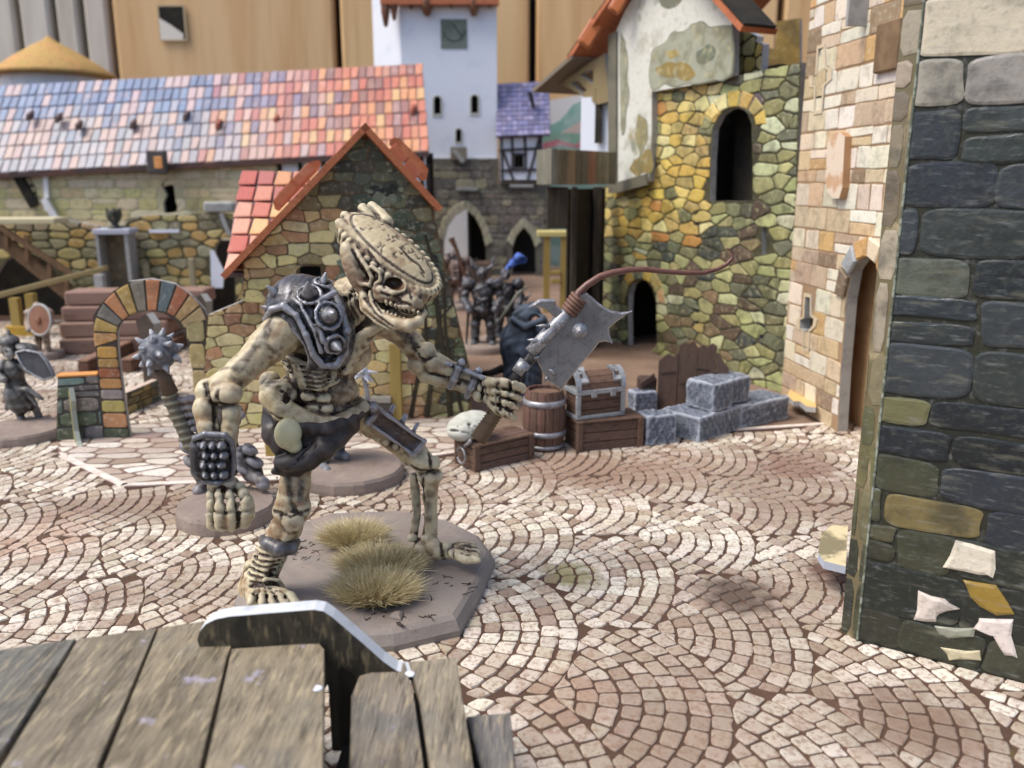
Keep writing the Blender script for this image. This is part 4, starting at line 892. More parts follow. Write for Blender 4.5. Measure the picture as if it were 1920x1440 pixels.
m.build('crown', mat('crown_dark', S(84, 80, 66), rough=.5), bu)
# wooden stair flight running down from the upper left
PS2 = PW.off(2.2); st = root('stair_flight', PS2.pt(*PS2.uv(60, 520)), 'brown wooden stair with two sloping rails against the rubble wall at the far left', 'stairs')
M_stw = mat('stair_wood', S(112, 86, 60), rough=.7, layers=((1.5, .45, .7, S(76, 56, 40), .6), (4, .5, .7, S(150, 124, 90), .4)))
m = MB(); pbar(m, PS2, [(-20, 428), (140, 558)], 22, 0, .35); m.build('stringer', M_stw, st)
m = MB(); pbar(m, PS2, [(8, 424), (142, 512)], 9, .4, .3); m.build('handrail', M_stw, st)
for px, y0, y1 in ((58, 440, 488), (20, 430, 462), (100, 480, 522), (132, 506, 548)): m = MB(); pbar(m, PS2, [(px, y0), (px, y1)], 8, .38, .2); m.build('baluster', M_stw, st)
for k in range(7):
    px = 0+20*k; py = 452+16.5*k; m = MB(); pbox(m, PS2, px, py, px+24, py+7, -.9, .85); m.build('tread', M_stw, st)
m = MB(); pbox(m, PS2, -60, 408, 112, 420, -1.2, 1.9, 0, .05); m.build('landing', mat('landing_top', S(196, 186, 150), rough=.7), st)
# long pale rail on yellow posts
RY = 44.; rl = root('long_rail', P(90, 600, RY), 'long thin pale beam resting on yellow wooden posts in front of the stairs', 'railing')
m = MB(); p0, p1 = P(-30, 566, 42.5), P(196, 508, 46); d = p1-p0; m.box(p0, d, (0, .5, 0), (0, 0, .28), bev=.04); m.build('beam', mat('rail_wood', S(168, 150, 104), rough=.6), rl)
for px, y0, y1 in ((22, 560, 640), (52, 552, 640), (182, 516, 600)):
    a = P(px, y0, RY); m = MB(); m.box((a.x-.25, RY+.1, 0), (.45, 0, 0), (0, .4, 0), (0, 0, a.z)); m.build('post', M_yw if px < 100 else M_grey, rl)
m = MB(); pb(m, 14, 612, 60, 650, RY, .5); m.build('low_panel', mat('gold_panel', S(170, 136, 46), rough=.6), rl)

# ================================================================ stacked brown timbers and benches behind the arch
bs = root('timber_stack', G(160, 668), 'stack of four brown painted timbers left of the gateway arch', 'timber stack')
M_tim = mat('brown_timber', src='object', rough=.75, spec=.25, layers=((1.4, .45, .7, S(86, 62, 50), .5, (.3, 2, 2)), (8, .5, .7, S(142, 114, 98), .35)))
gy = G(160, 668).y
for k, (y0, y1, x0, x1) in enumerate(((636, 666, 112, 262), (605, 634, 112, 300), (575, 603, 116, 330), (546, 573, 122, 372))):
    Yk = gy+.25*k; a, b = P(x0, y1, Yk), P(x1, y0, Yk); m = MB(); m.box((a.x, Yk, max(0.01, a.z)), (b.x-a.x, .8, 0), (0, 2.4-.3*k, 0), (0, 0, b.z-a.z-.03), bev=.07); m.build('timber', M_tim, bs, color=jit(S(148, 118, 102), R, .05))
for i, (p, q, lab) in enumerate(((G(146, 702), G(342, 612), 'long low brown beam lying on the cobbles, the left of the pair seen through the arch'), (G(228, 700), G(352, 640), 'long low brown beam lying on the cobbles, the right of the pair seen through the arch'))):
    o = root('low_beam', p, lab, 'beam', 'low brown beams behind the arch'); d = q-p; n = Vector((-d.y, d.x, 0)).normalized()
    m = MB(); m.box(p, d, n*-.5, (0, 0, .5), bev=.06); m.build('beam', M_tim, o, color=S(100, 72, 58)); m = MB(); m.box(p+Vector((0, 0, .503)), d*.97, n*-.5, (0, 0, .12), bev=.04); m.build('lit_top_strip', M_tim, o, color=S(136, 106, 88))  # lighter strip puts the light on the beam's top into the colour
M_mer = mat('merlon_face', S(62, 52, 46), rough=.8, layers=((2, .4, .7, S(86, 72, 60), .6),)); M_mere = mat('merlon_edge', S(196, 198, 190), rough=.7)
for i, (cx, y0, Yc, sc, lab) in enumerate(((282, 586, 31, 1., 'dark pentagon shaped card upright with pale cut edges, standing inside the arch'), (386, 550, 34, .8, 'dark pentagon shaped card upright with pale cut edges, right of the arch top'))):
    PM = Plane((P(cx, 640, Yc).x-.6, Yc, 0), (P(cx, 640, Yc).x+.6, Yc-.5, 0)); o = root('card_upright', PM.pt(.6, 0), lab, 'card upright', 'pentagon topped card uprights by the arch')
    zt = P(cx, y0, Yc).z; w_ = .42*sc; q = [(.6-w_*.8, 0), (.6+w_*.8, 0), (.6+w_*.9, zt-1.0*sc), (.6+w_, zt-.36*sc), (.6+w_*.3, zt), (.6-w_, zt-.28*sc), (.6-w_*.75, zt-.8*sc)]
    prism(q, [], PM.pt, .35, 'card', [M_mer, M_mere], o)

# ================================================================ white gate tower with timber annex (far middle)
YG = 73.; PG = Plane((P(763, 500, YG).x, YG, 0), (P(1040, 500, YG).x, YG, 0)); PGs = Plane((P(714, 500, YG+3).x, YG+3.2, 0), (P(763, 500, YG).x, YG, 0))
gt = root('gate_tower', PG.pt(3, 0), 'white gate tower with dark slit windows over a grey stone base with two pointed arches', 'tower')
yb = PG.uv(800, 297)[1]; ztop = PG.uv(800, -60)[1]; uw = PG.uv(932, 200)[0]
def arch_win(pl, cx, y0, y1, w_): return pl.uvs([(cx-w_, y1), (cx-w_, y0+w_), (cx-w_*.7, y0+w_*.3), (cx, y0), (cx+w_*.7, y0+w_*.3), (cx+w_, y0+w_), (cx+w_, y1)])
wins = [arch_win(PG, 820, 180, 214, 6.5), arch_win(PG, 890, 178, 212, 6.5), arch_win(PG, 860, 241, 266, 5)]
prism([(0, yb-.3), (uw, yb-.3), (uw, ztop), (0, ztop)], wins, PG.pt, .4, 'white_wall', [M_white, M_grey], gt)
prism([(0, 0), (PGs.L-.003, 0), (PGs.L-.003, ztop), (0, ztop)], [], PGs.off(-.02).pt, .3, 'side_wall', [M_white, M_grey], gt)
for hh_ in wins:
    c = cent(hh_); q = [(c[0]+(u-c[0])*1.45, c[1]+(v-c[1])*1.2) for u, v in hh_]
    prism(q, [hh_], PG.off(.06).pt, .055, 'window_frame', [mat('slit_frame', S(196, 196, 184), rough=.7)]*2, gt)
ar1 = PG.uvs([(833, 560), (833, 452), (840, 425), (853, 405), (874, 392), (892, 408), (904, 432), (911, 462), (912, 560)]); ar2 = PG.uvs([(961, 560), (961, 462), (968, 442), (982, 425), (996, 442), (1004, 464), (1005, 560)])
ar1 = [(u, max(v, .001)) for u, v in ar1]; ar2 = [(u, max(v, .001)) for u, v in ar2]
uB0, uB1 = PG.uv(796, 500)[0], PG.uv(1030, 500)[0]
bo_ = [(-2, 0), (uB1, 0), (uB1, PG.uv(1000, 345)[1]), (uw+.1, PG.uv(1000, 345)[1]), (uw+.1, yb), (-2, yb)]
PGb = PG.off(.35)
prism(bo_, [ar1, ar2], PGb.pt, .4, 'stone_base', [mortar('gate_mortar', S(104, 100, 88), S(84, 84, 76), .4), M_grey], gt)
GS = [S(126, 120, 104), S(112, 108, 98), S(140, 134, 106), S(98, 94, 88), S(146, 138, 110), S(116, 104, 96)]
gc = fit(ashlar(bbox(bo_), 1.3, .66, R, .06, .08), bo_, [ar1, ar2], .5, .06, .2)
masonry(gt, PGb, gc, lambda u, v: jit(R.choice(GS if u > 2 else GS[2:]+[S(162, 156, 104)]), R, .1), .05, .07, limit=220)
for hole, n in ((ar1, 12), (ar2, 9)):
    pts = hole[1:-1]; c = (sum(p[0] for p in pts)/len(pts), min(p[1] for p in pts)-1)
    for k in range(len(pts)-1):
        for f in (0, .5):
            a_ = (pts[k][0]+(pts[k+1][0]-pts[k][0])*f, pts[k][1]+(pts[k+1][1]-pts[k][1])*f); b_ = (pts[k][0]+(pts[k+1][0]-pts[k][0])*(f+.47), pts[k][1]+(pts[k+1][1]-pts[k][1])*(f+.47))
            e = lambda p: (p[0]+(p[0]-c[0])/math.hypot(p[0]-c[0], p[1]-c[1])*.75, p[1]+(p[1]-c[1])/math.hypot(p[0]-c[0], p[1]-c[1])*.75)
            piece('arch_stone', [a_, b_, e(b_), e(a_)], PGb.pt, .1, .08, M_stone, CARD[gt], jit(S(178, 172, 142), R, .08), base=.01)
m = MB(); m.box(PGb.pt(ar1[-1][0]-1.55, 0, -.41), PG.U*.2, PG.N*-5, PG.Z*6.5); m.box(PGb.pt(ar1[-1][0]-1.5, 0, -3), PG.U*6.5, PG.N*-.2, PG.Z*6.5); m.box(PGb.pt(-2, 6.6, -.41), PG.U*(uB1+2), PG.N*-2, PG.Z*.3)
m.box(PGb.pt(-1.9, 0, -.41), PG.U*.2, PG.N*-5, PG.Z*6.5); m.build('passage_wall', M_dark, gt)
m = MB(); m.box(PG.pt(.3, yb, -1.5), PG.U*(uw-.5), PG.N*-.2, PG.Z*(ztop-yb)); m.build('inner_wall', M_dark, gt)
m = MB(); u0, v1 = PG.uv(826, 36); u1, v0 = PG.uv(876, 91); m.box(PG.pt(u0, v0, .003), PG.U*(u1-u0), PG.N*.08, PG.Z*(v1-v0), bev=.02)
m.build('sundial_plate', mat('sundial_face', S(112, 122, 112), rough=.7, layers=((.6, .45, .6, S(88, 98, 90), .7), (3, .5, .7, S(150, 156, 140), .4))), gt)
m = MB(); c = ((u0+u1)/2, (v0+v1)/2); m.tube([PG.pt(c[0]+math.cos(a)*.85, c[1]+.3+math.sin(a)*.85, .09) for a in np.linspace(math.pi*1.03, math.pi*1.97, 12)], .05, 5); m.tube([PG.pt(c[0]-.1, c[1]+.8, .1), PG.pt(c[0]+.7, c[1]-.3, .1)], .045, 5); m.build('sundial_mark', mat('sundial_lines', S(64, 74, 66), rough=.7), gt)
m = MB(); pbox(m, PG, 846, 276, 876, 300, .35, .3); m.build('bracket_box', mat('bracket_grey', S(128, 120, 106), rough=.7), gt); m = MB(); pbar(m, PG, [(852, 282), (870, 304)], 8, .66, .3); m.build('bracket_arm', M_grey, gt)
m = MB(); pbox(m, PGb, 856, 351, 896, 357, .06, .4); m.build('card_ledge', M_grey, gt)
# brown hanging roof hem of the tower
hm = root('tower_hem', PG.pt(2, ztop-2), 'brown tiled roof hem with drooping pointed ends along the top of the white tower', 'roof')
m = MB(); u0, v0 = PG.uv(716, 14); u1, v1 = PG.uv(936, 14); m.box(PG.pt(u0, PG.uv(800, 12)[1], .1), PG.U*(u1-u0), PG.N*.8, PG.Z*4); m.build('hem_board', M_terr, hm)
for px, y1, w_ in ((722, 50, 7), (738, 38, 6), (800, 30, 10), (888, 30, 9), (770, 16, 6), (846, 14, 7), (918, 14, 6)):
    c = PG.off(.5).uv(px, 0); e = PG.off(.5).uv(px, y1); s_ = pcm(w_, YG); m = MB(); m.lathe(PG.pt(c[0], c[1]+.6, .5), [(s_*1.15, 0), (s_*1.1, (e[1]-c[1])*.6-.3), (s_*.5, (e[1]-c[1])-.55), (0.02, e[1]-c[1]-.65)], 8); m.build('drop_tile', mat('drop_tile', S(118, 78, 56), rough=.6, layers=((1.5, .45, .7, S(150, 120, 90), .5),)), hm, smooth=True)
# timber framed annex
PA = Plane((P(936, 500, YG-.6).x, YG-.6, 0), (P(1022, 500, YG-.6).x, YG-.6, 0))
ax_ = root('timber_annex', PA.pt(1.5, PA.uv(980, 345)[1]), 'small half timbered white house with a lavender slate roof right of the white tower', 'house')
ub, ut = PA.uv(940, 344), PA.uv(1018, 252)
wn = PA.uvs([(964, 315), (964, 291), (982, 291), (982, 315)])
prism(PA.uvs([(938, 345), (1018, 342), (1018, 250), (936, 255)]), [wn], PA.pt, .3, 'white_wall', [M_white, M_grey], ax_)
m = MB(); m.box(PA.pt(0, ub[1], -.8), PA.U*(ut[0]), PA.N*-.2, PA.Z*(ut[1]-ub[1])); m.build('inner_wall', M_dark, ax_)
M_tb = mat('dark_timber', S(58, 52, 52), rough=.7)
for pts in ([(940, 254), (942, 345)], [(1014, 252), (1014, 342)], [(936, 282), (1017, 278)], [(938, 320), (1017, 318)], [(938, 344), (1018, 341)], [(936, 257), (1018, 254)], [(960, 256), (961, 282)], [(984, 256), (985, 280)], [(961, 282), (961, 320)], [(986, 280), (985, 320)], [(944, 284), (964, 342)], [(1012, 258), (988, 342)], [(962, 289), (985, 289)], [(962, 318), (985, 318)]):
    m = MB(); pbar(m, PA, pts, 5, .003, .08+R.random()*.03); m.build('timber', M_tb, ax_)
m = MB(); pbox(m, PA, 956, 345, 1000, 351, -.2, .5); m.build('sill_ledge', M_grey, ax_)
SL = [S(142, 138, 176), S(126, 124, 164), S(156, 152, 190), S(116, 114, 148), S(134, 134, 178)]
tiled(ax_, P(930, 256, YG-1.2), P(1032, 252, YG-1.2), P(930, 157, YG+1.5), .44, .46, lambda u, v: jit(R.choice(SL), R, .07), slab_mat=mat('slate_joint', S(104, 102, 134), rough=.6), t=.2, name='slate', gap=.03)
o = root('roof_tab', P(997, 188, YG), 'dark upright card tab near the right edge of the lavender slate roof', 'card tab'); m = MB(); q = P(997, 202, YG-.6); m.box(q, (.3, 0, 0), (0, .5, 0), (-.3, 0, 1.2), bev=.03); m.build('tab_card', M_dark, o)
# painted scenery board with green and red hills
SB = Plane((P(1005, 400, 81).x, 81, 0), (P(1140, 400, 81).x, 81, 0)); sb = root('scenery_board', SB.pt(2, 0), 'scenery board painted with white sky and green and red hills, seen over the slate roof', 'painted board')
prism(SB.uvs([(985, 520), (1150, 520), (1150, 168), (1030, 188), (985, 200)]), [], SB.pt, .3, 'board', [mat('scene_white', S(226, 222, 216), rough=.7), M_grey], sb)
for k, (pts, c) in enumerate((([(1018, 240), (1050, 226), (1075, 196), (1110, 182), (1150, 176), (1150, 290), (1018, 290)], S(134, 176, 160)), ([(1010, 262), (1040, 256), (1080, 232), (1110, 210), (1150, 206), (1150, 300), (1010, 300)], S(204, 180, 168)), ([(1000, 262), (1040, 248), (1090, 250), (1120, 236), (1150, 236), (1150, 330), (1000, 330)], S(134, 168, 146)), ([(1000, 272), (1045, 262), (1080, 272), (1098, 252), (1150, 246), (1150, 340), (1000, 340)], S(188, 112, 118)), ([(1000, 284), (1050, 272), (1090, 278), (1150, 268), (1150, 520), (1000, 520)], S(128, 158, 142)))):
    prism(SB.off(.02+.02*k).uvs(pts), [], SB.off(.02+.02*k).pt, .018, 'painted_hill', [mat('hill_%d' % k, c, rough=.7, layers=((.7, .45, .65, mixc(c, WHITE, .4), .5),))]*2, sb)
wc = root('glow_card', PGb.pt(ar1[0][0], 0, -5), 'white card added behind the pointed gate arch for the bright glow through it', 'card'); m = MB(); m.box(PGb.pt(ar1[0][0]-3.5, 0.01, -9.5), PG.U*5.6, PG.N*-.2, PG.Z*8); m.build('card', mat('glow_white', S(240, 242, 246), rough=.7), wc)  # white card put in to give the glow through the gate arch
hp = root('debris_heap', G(862, 545), 'heap of dark broken planks lying before the left gate arch', 'debris'); r2 = random.Random(5)
for k in range(9):
    px, py = r2.uniform(826, 900), r2.uniform(470, 500); c = P(px, py, 66); a = r2.uniform(-.6, .6); L = r2.uniform(1, 2.2); m = MB()
    m.box(Vector((c.x-L/2, 66+r2.uniform(-1, 1), max(.0, c.z-.5))), (L*math.cos(a), r2.uniform(-.3, .3), L*math.sin(a)*.6), (0, .5, 0), (0, 0, .3), bev=.03); m.build('plank', M_board, hp, color=jit(R.choice([S(82, 72, 62), S(60, 54, 48), S(122, 98, 74)]), R))
m = MB(); c = G(872, 560); m.box((c.x-1.6, 65.5, 0), (3.2, 0, 0), (0, 2, 0), (0, 0, P(870, 492, 66).z), bev=.1); m.build('crate', M_board, hp, color=S(140, 112, 86))
# ---------------------------------------------------------------- sculpting: a distance field on a grid, meshed into one continuous surface
class Clay:
    def __init__(s, lo, hi, res):
        s.lo = np.array(lo, float); s.res = res; s.n = np.maximum(4, np.ceil((np.array(hi, float)-s.lo)/res).astype(int)+1)
        s.D = np.full(s.n, 1., np.float32); s.lines = []
    def win(s, lo, hi, mg):
        a = np.clip(np.floor((np.minimum(lo, hi)-mg-s.lo)/s.res).astype(int), 0, s.n-1); b = np.clip(np.ceil((np.maximum(lo, hi)+mg-s.lo)/s.res).astype(int)+1, 1, s.n)
        sl = tuple(slice(i, max(j, i+1)) for i, j in zip(a, b))
        g = [(s.lo[k]+np.arange(sl[k].start, sl[k].stop)*s.res).astype(np.float32) for k in range(3)]
        return sl, g[0][:, None, None], g[1][None, :, None], g[2][None, None, :]
    def mix(s, sl, d, k, op):
        A = s.D[sl]
        if op == 'sub':
            if k > 0: h = np.clip(.5-.5*(A+d)/k, 0, 1); s.D[sl] = A*(1-h)-d*h+k*h*(1-h)
            else: s.D[sl] = np.maximum(A, -d)
        else:
            if k > 0: h = np.clip(.5+.5*(A-d)/k, 0, 1); s.D[sl] = A*(1-h)+d*h-k*h*(1-h)
            else: s.D[sl] = np.minimum(A, d)
    def cap(s, a, b, ra, rb=None, k=.05, op='add'):
        rb = ra if rb is None else rb; a = np.array(a, float); b = np.array(b, float); m = max(ra, rb)
        sl, X, Y, Z = s.win(a, b, m+max(k, 0)+3*s.res); d = b-a; L = max((d*d).sum(), 1e-9)
        px, py, pz = X-a[0], Y-a[1], Z-a[2]
        t = np.clip((px*d[0]+py*d[1]+pz*d[2])/L, 0, 1)
        q = np.sqrt((px-t*d[0])**2+(py-t*d[1])**2+(pz-t*d[2])**2)-(ra+(rb-ra)*t)
        s.mix(sl, q.astype(np.float32), k, op)
    def tube(s, pts, r, k=.05, op='add', k_in=None):
        if not isinstance(r, (list, tuple)): r = [r]*len(pts)
        for i in range(len(pts)-1): s.cap(pts[i], pts[i+1], r[i], r[i+1], k if i == 0 or k_in is None else k_in, op)
    def groove(s, pts, r=.02, depth=None, k=.012):
        if depth is None or depth > 0: s.tube(pts, r, k=k, op='sub')
        s.lines.append((pts, r*1.25))
    def hit(s, px, py):                                      # first clay surface met along a sight line
        n_ = int((s.n[1]-1)*1.6); ys = np.linspace(s.lo[1], s.lo[1]+(s.n[1]-1)*s.res, n_); a, b = P(px, py, ys[0]), P(px, py, ys[-1])
        Q = np.array(a)[None]+(np.array(b)-np.array(a))[None]*np.linspace(0, 1, n_)[:, None]; q = np.rint((Q-s.lo)/s.res).astype(int); ok = ((q >= 0) & (q < s.n)).all(1); q = np.clip(q, 0, s.n-1)
        k = np.nonzero((s.D[tuple(q.T)] < 0) & ok)[0]; return Vector(Q[k[0]]) if len(k) else None
    def scratch(s, pts, r=.03, depth=None):                  # a line scored into whatever surface lies there
        Q = []
        for (a, b) in zip(pts[:-1], pts[1:]):
            n_ = max(1, int(math.hypot(b[0]-a[0], b[1]-a[1])/7)); Q += [(a[0]+(b[0]-a[0])*i/n_, a[1]+(b[1]-a[1])*i/n_) for i in range(n_)]
        H = [s.hit(*q) for q in Q+[pts[-1]]]; run = []
        for h in H+[None]:
            if h is None or (run and (h-run[-1]).length > .35):
                if len(run) > 1: s.groove(run, r, depth)
                run = []
            if h is not None: run.append(h)
    def joint(s, p, d, r, g=.018, n=10):
        p = Vector(p); d = Vector(d).normalized(); a = d.orthogonal().normalized(); b = d.cross(a)
        s.groove([p+(a*math.cos(t)+b*math.sin(t))*r for t in np.linspace(0, 2*math.pi, n)], g)
    def ball(s, c, r, k=.05, op='add'): s.cap(c, c, r, r, k, op)
    def ell(s, c, rad, axes=None, k=.05, op='add'):
        c = np.array(c, float); rad = np.array(rad, float); A = np.eye(3) if axes is None else np.array([tuple(x) for x in axes], float)
        m = rad.max(); sl, X, Y, Z = s.win(c, c, m+max(k, 0)+3*s.res); px, py, pz = X-c[0], Y-c[1], Z-c[2]
        q = [(px*A[i, 0]+py*A[i, 1]+pz*A[i, 2]) for i in range(3)]
        k0 = np.sqrt(sum((q[i]/rad[i])**2 for i in range(3))); k1 = np.sqrt(sum((q[i]/rad[i]**2)**2 for i in range(3)))+1e-9
        s.mix(sl, (k0*(k0-1)/k1).astype(np.float32), k, op)
    def box(s, c, half, axes=None, rnd=.03, k=.03, op='add'):
        c = np.array(c, float); half = np.array(half, float); A = np.eye(3) if axes is None else np.array([tuple(x) for x in axes], float)
        m = float(np.linalg.norm(half)); sl, X, Y, Z = s.win(c, c, m+max(k, 0)+3*s.res); px, py, pz = X-c[0], Y-c[1], Z-c[2]
        q = [np.abs(px*A[i, 0]+py*A[i, 1]+pz*A[i, 2])-(half[i]-rnd) for i in range(3)]
        out = np.sqrt(sum(np.maximum(v, 0)**2 for v in q))+np.minimum(np.maximum(q[0], np.maximum(q[1], q[2])), 0)-rnd
        s.mix(sl, out.astype(np.float32), k, op)
    def ripple(s, amp, freq, seed=0):
        r = random.Random(seed); X, Y, Z = [(s.lo[k]+np.arange(s.n[k])*s.res).astype(np.float32) for k in range(3)]
        T = np.zeros(s.n, np.float32)
        for i in range(5):
            f = freq*(1+i*.55); d = Vector((r.gauss(0, 1), r.gauss(0, 1), r.gauss(0, 1))).normalized()*f
            ph = (X*d.x)[:, None, None]+(Y*d.y)[None, :, None]+(Z*d.z)[None, None, :]+r.random()*6; T += np.sin(ph+1.7*np.sin(np.roll(ph, 3, 0)*.7+i))/(1+i*.5)
        s.D += amp*T
    def surface(s):
        D = s.D; nx, ny, nz = s.n; S_ = D < 0
        c = [(i, j, k) for i in (0, 1) for j in (0, 1) for k in (0, 1)]
        cnt = sum(S_[i:nx-1+i, j:ny-1+j, k:nz-1+k].astype(np.int8) for i, j, k in c)
        act = np.argwhere((cnt > 0) & (cnt < 8)); idx = np.full((nx-1, ny-1, nz-1), -1, np.int32); idx[tuple(act.T)] = np.arange(len(act))
        val = {q: D[act[:, 0]+q[0], act[:, 1]+q[1], act[:, 2]+q[2]] for q in c}
        acc = np.zeros((len(act), 3)); n = np.zeros(len(act))
        for a in c:
            for ax in range(3):
                if a[ax]: continue
                b = list(a); b[ax] = 1; b = tuple(b); va, vb = val[a], val[b]; m = (va < 0) != (vb < 0)
                t = np.where(m, va/np.where(m, va-vb, 1), 0)
                for k in range(3): acc[:, k] += np.where(m, (a[k]+t) if k == ax else a[k], 0)
                n += m
        V = s.lo+(act+acc/n[:, None])*s.res; F = []
        for ax in range(3):
            o = [1 if k != ax else 0 for k in range(3)]; sl0 = [slice(1, s.n[k]-1) if k != ax else slice(0, s.n[k]-1) for k in range(3)]; sl1 = list(sl0); sl1[ax] = slice(1, s.n[ax])
            A, B = S_[tuple(sl0)], S_[tuple(sl1)]; e = np.argwhere(A != B); inv = A[tuple(e.T)]
            e = e+np.array(o); u, v = [(1, 2), (2, 0), (0, 1)][ax]
            def cell(du, dv): q = e.copy(); q[:, u] -= du; q[:, v] -= dv; return idx[tuple(q.T)]
            f = np.stack([cell(1, 1), cell(0, 1), cell(0, 0), cell(1, 0)], 1); f[~inv] = f[~inv][:, ::-1]; F.append(f)
        F = np.concatenate(F); return V, F[(F >= 0).all(1)]
def cavity(V, F, it=2):
    n = len(V); E = np.concatenate([F[:, [0, 1]], F[:, [1, 2]], F[:, [2, 3]], F[:, [3, 0]]]); E = np.concatenate([E, E[:, ::-1]])
    deg = np.bincount(E[:, 0], minlength=n).clip(1)
    av = lambda X: np.stack([np.bincount(E[:, 0], X[E[:, 1], k], n) for k in range(X.shape[1])], 1)/deg[:, None]
    N = np.zeros((n, 3)); fn = np.cross(V[F[:, 2]]-V[F[:, 0]], V[F[:, 3]]-V[F[:, 1]])
    for k in range(4): 
        for a in range(3): N[:, a] += np.bincount(F[:, k], fn[:, a], n)
    N /= np.linalg.norm(N, axis=1, keepdims=True)+1e-12
    X = V.copy(); tot = np.zeros(n)
    for i in range(it):
        X2 = X.copy()
        for _ in range(3*(i+1)): X2 = av(X2)
        tot += ((X2-V)*N).sum(1)
    c = tot[:, None]
    for _ in range(2): c = .5*c+.5*av(c)
    sm = V+.35*(av(V)-V)
    return c[:, 0], N, sm
def noise3(V, f, seed):
    r = np.random.RandomState(seed); o = np.zeros(len(V)); nrm = 0
    for i in range(6):
        d = r.normal(size=3); d *= f*(1+.6*i)/np.linalg.norm(d); o += np.sin(V@d+r.rand()*6+1.5*np.sin(V@np.roll(d, 1)*.8+r.rand()*6)); nrm += 1
    return o/nrm
def cast(clay, name, material, parent, base, wash, hi, sc=.03, wash_amt=1., hi_amt=.5, spots=None, paint=(), seed=1, **k):
    """mesh the clay and paint it: base coat, dark wash that has settled in the recesses, dry-brushed raised edges"""
    V, F = clay.surface(); cv, N, sm = cavity(V, F)
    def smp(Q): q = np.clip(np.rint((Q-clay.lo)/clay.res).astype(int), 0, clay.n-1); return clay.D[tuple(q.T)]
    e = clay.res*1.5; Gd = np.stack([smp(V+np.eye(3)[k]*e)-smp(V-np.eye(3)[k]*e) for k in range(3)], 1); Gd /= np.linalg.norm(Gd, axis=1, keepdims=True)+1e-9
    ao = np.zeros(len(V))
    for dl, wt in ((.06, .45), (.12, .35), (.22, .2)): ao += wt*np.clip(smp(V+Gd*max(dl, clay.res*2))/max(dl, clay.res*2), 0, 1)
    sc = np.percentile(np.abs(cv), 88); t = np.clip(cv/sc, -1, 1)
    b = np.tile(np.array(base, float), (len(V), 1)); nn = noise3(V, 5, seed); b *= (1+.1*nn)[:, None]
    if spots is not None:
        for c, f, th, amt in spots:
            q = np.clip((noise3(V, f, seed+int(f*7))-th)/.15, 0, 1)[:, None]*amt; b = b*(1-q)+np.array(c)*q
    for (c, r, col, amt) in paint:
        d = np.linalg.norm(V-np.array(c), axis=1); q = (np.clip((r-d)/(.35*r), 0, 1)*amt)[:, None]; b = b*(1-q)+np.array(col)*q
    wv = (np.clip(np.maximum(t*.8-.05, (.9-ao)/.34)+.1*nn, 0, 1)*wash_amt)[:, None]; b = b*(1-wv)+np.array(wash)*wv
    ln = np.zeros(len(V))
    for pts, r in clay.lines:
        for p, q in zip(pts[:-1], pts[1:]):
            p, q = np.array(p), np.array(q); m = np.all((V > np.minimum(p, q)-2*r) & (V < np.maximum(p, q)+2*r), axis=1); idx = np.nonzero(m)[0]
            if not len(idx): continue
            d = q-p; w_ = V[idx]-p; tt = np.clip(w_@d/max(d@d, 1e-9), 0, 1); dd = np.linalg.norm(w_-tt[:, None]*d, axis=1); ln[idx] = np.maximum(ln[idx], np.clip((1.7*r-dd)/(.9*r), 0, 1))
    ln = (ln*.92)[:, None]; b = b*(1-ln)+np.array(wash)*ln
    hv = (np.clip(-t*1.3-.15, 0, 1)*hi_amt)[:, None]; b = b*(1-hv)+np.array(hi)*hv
    return mk(name, sm, F, material, parent, smooth=True, attr=b, **k)
M_bone = mat('painted_bone', src='attr', rough=.46, spec=.4, layers=((9, .55, .75, S(120, 86, 62), .3), (30, .5, .75, S(226, 214, 176), .25)), bump=((28, .12, .02),))
M_armour = mat('painted_metal', src='attr', rough=.36, spec=.6, metal=.35, layers=((14, .5, .75, S(168, 168, 172), .3), (30, .5, .7, S(26, 24, 24), .35)), bump=((24, .25, .02),))
M_leather = mat('painted_leather', src='attr', rough=.45, spec=.45, layers=((12, .5, .75, S(110, 100, 92), .2),), bump=((20, .2, .02),))
M_cloth = mat('painted_cloth', src='attr', rough=.7, spec=.3, bump=((20, .15, .02),))
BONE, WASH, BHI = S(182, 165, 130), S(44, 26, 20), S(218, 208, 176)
MET, MWASH, MHI = S(62, 60, 62), S(20, 18, 18), S(190, 190, 194)
LEA, LWASH, LHI = S(48, 40, 38), S(16, 13, 13), S(120, 106, 100)

# ================================================================ the skeleton troll
FOOTZ = .38
troll = root('skeleton_troll', (-3.2, 15.6, 0), 'large skeleton troll figure with spiked shoulder armour striding forward on a bare rock base', 'figurine')
T = P
r4 = random.Random(11)
lo, hi_ = np.array((-6.6, 12.6, .2)), np.array((.6, 17.8, 7.1))
B = Clay(lo, hi_, .032)
HOLES = []
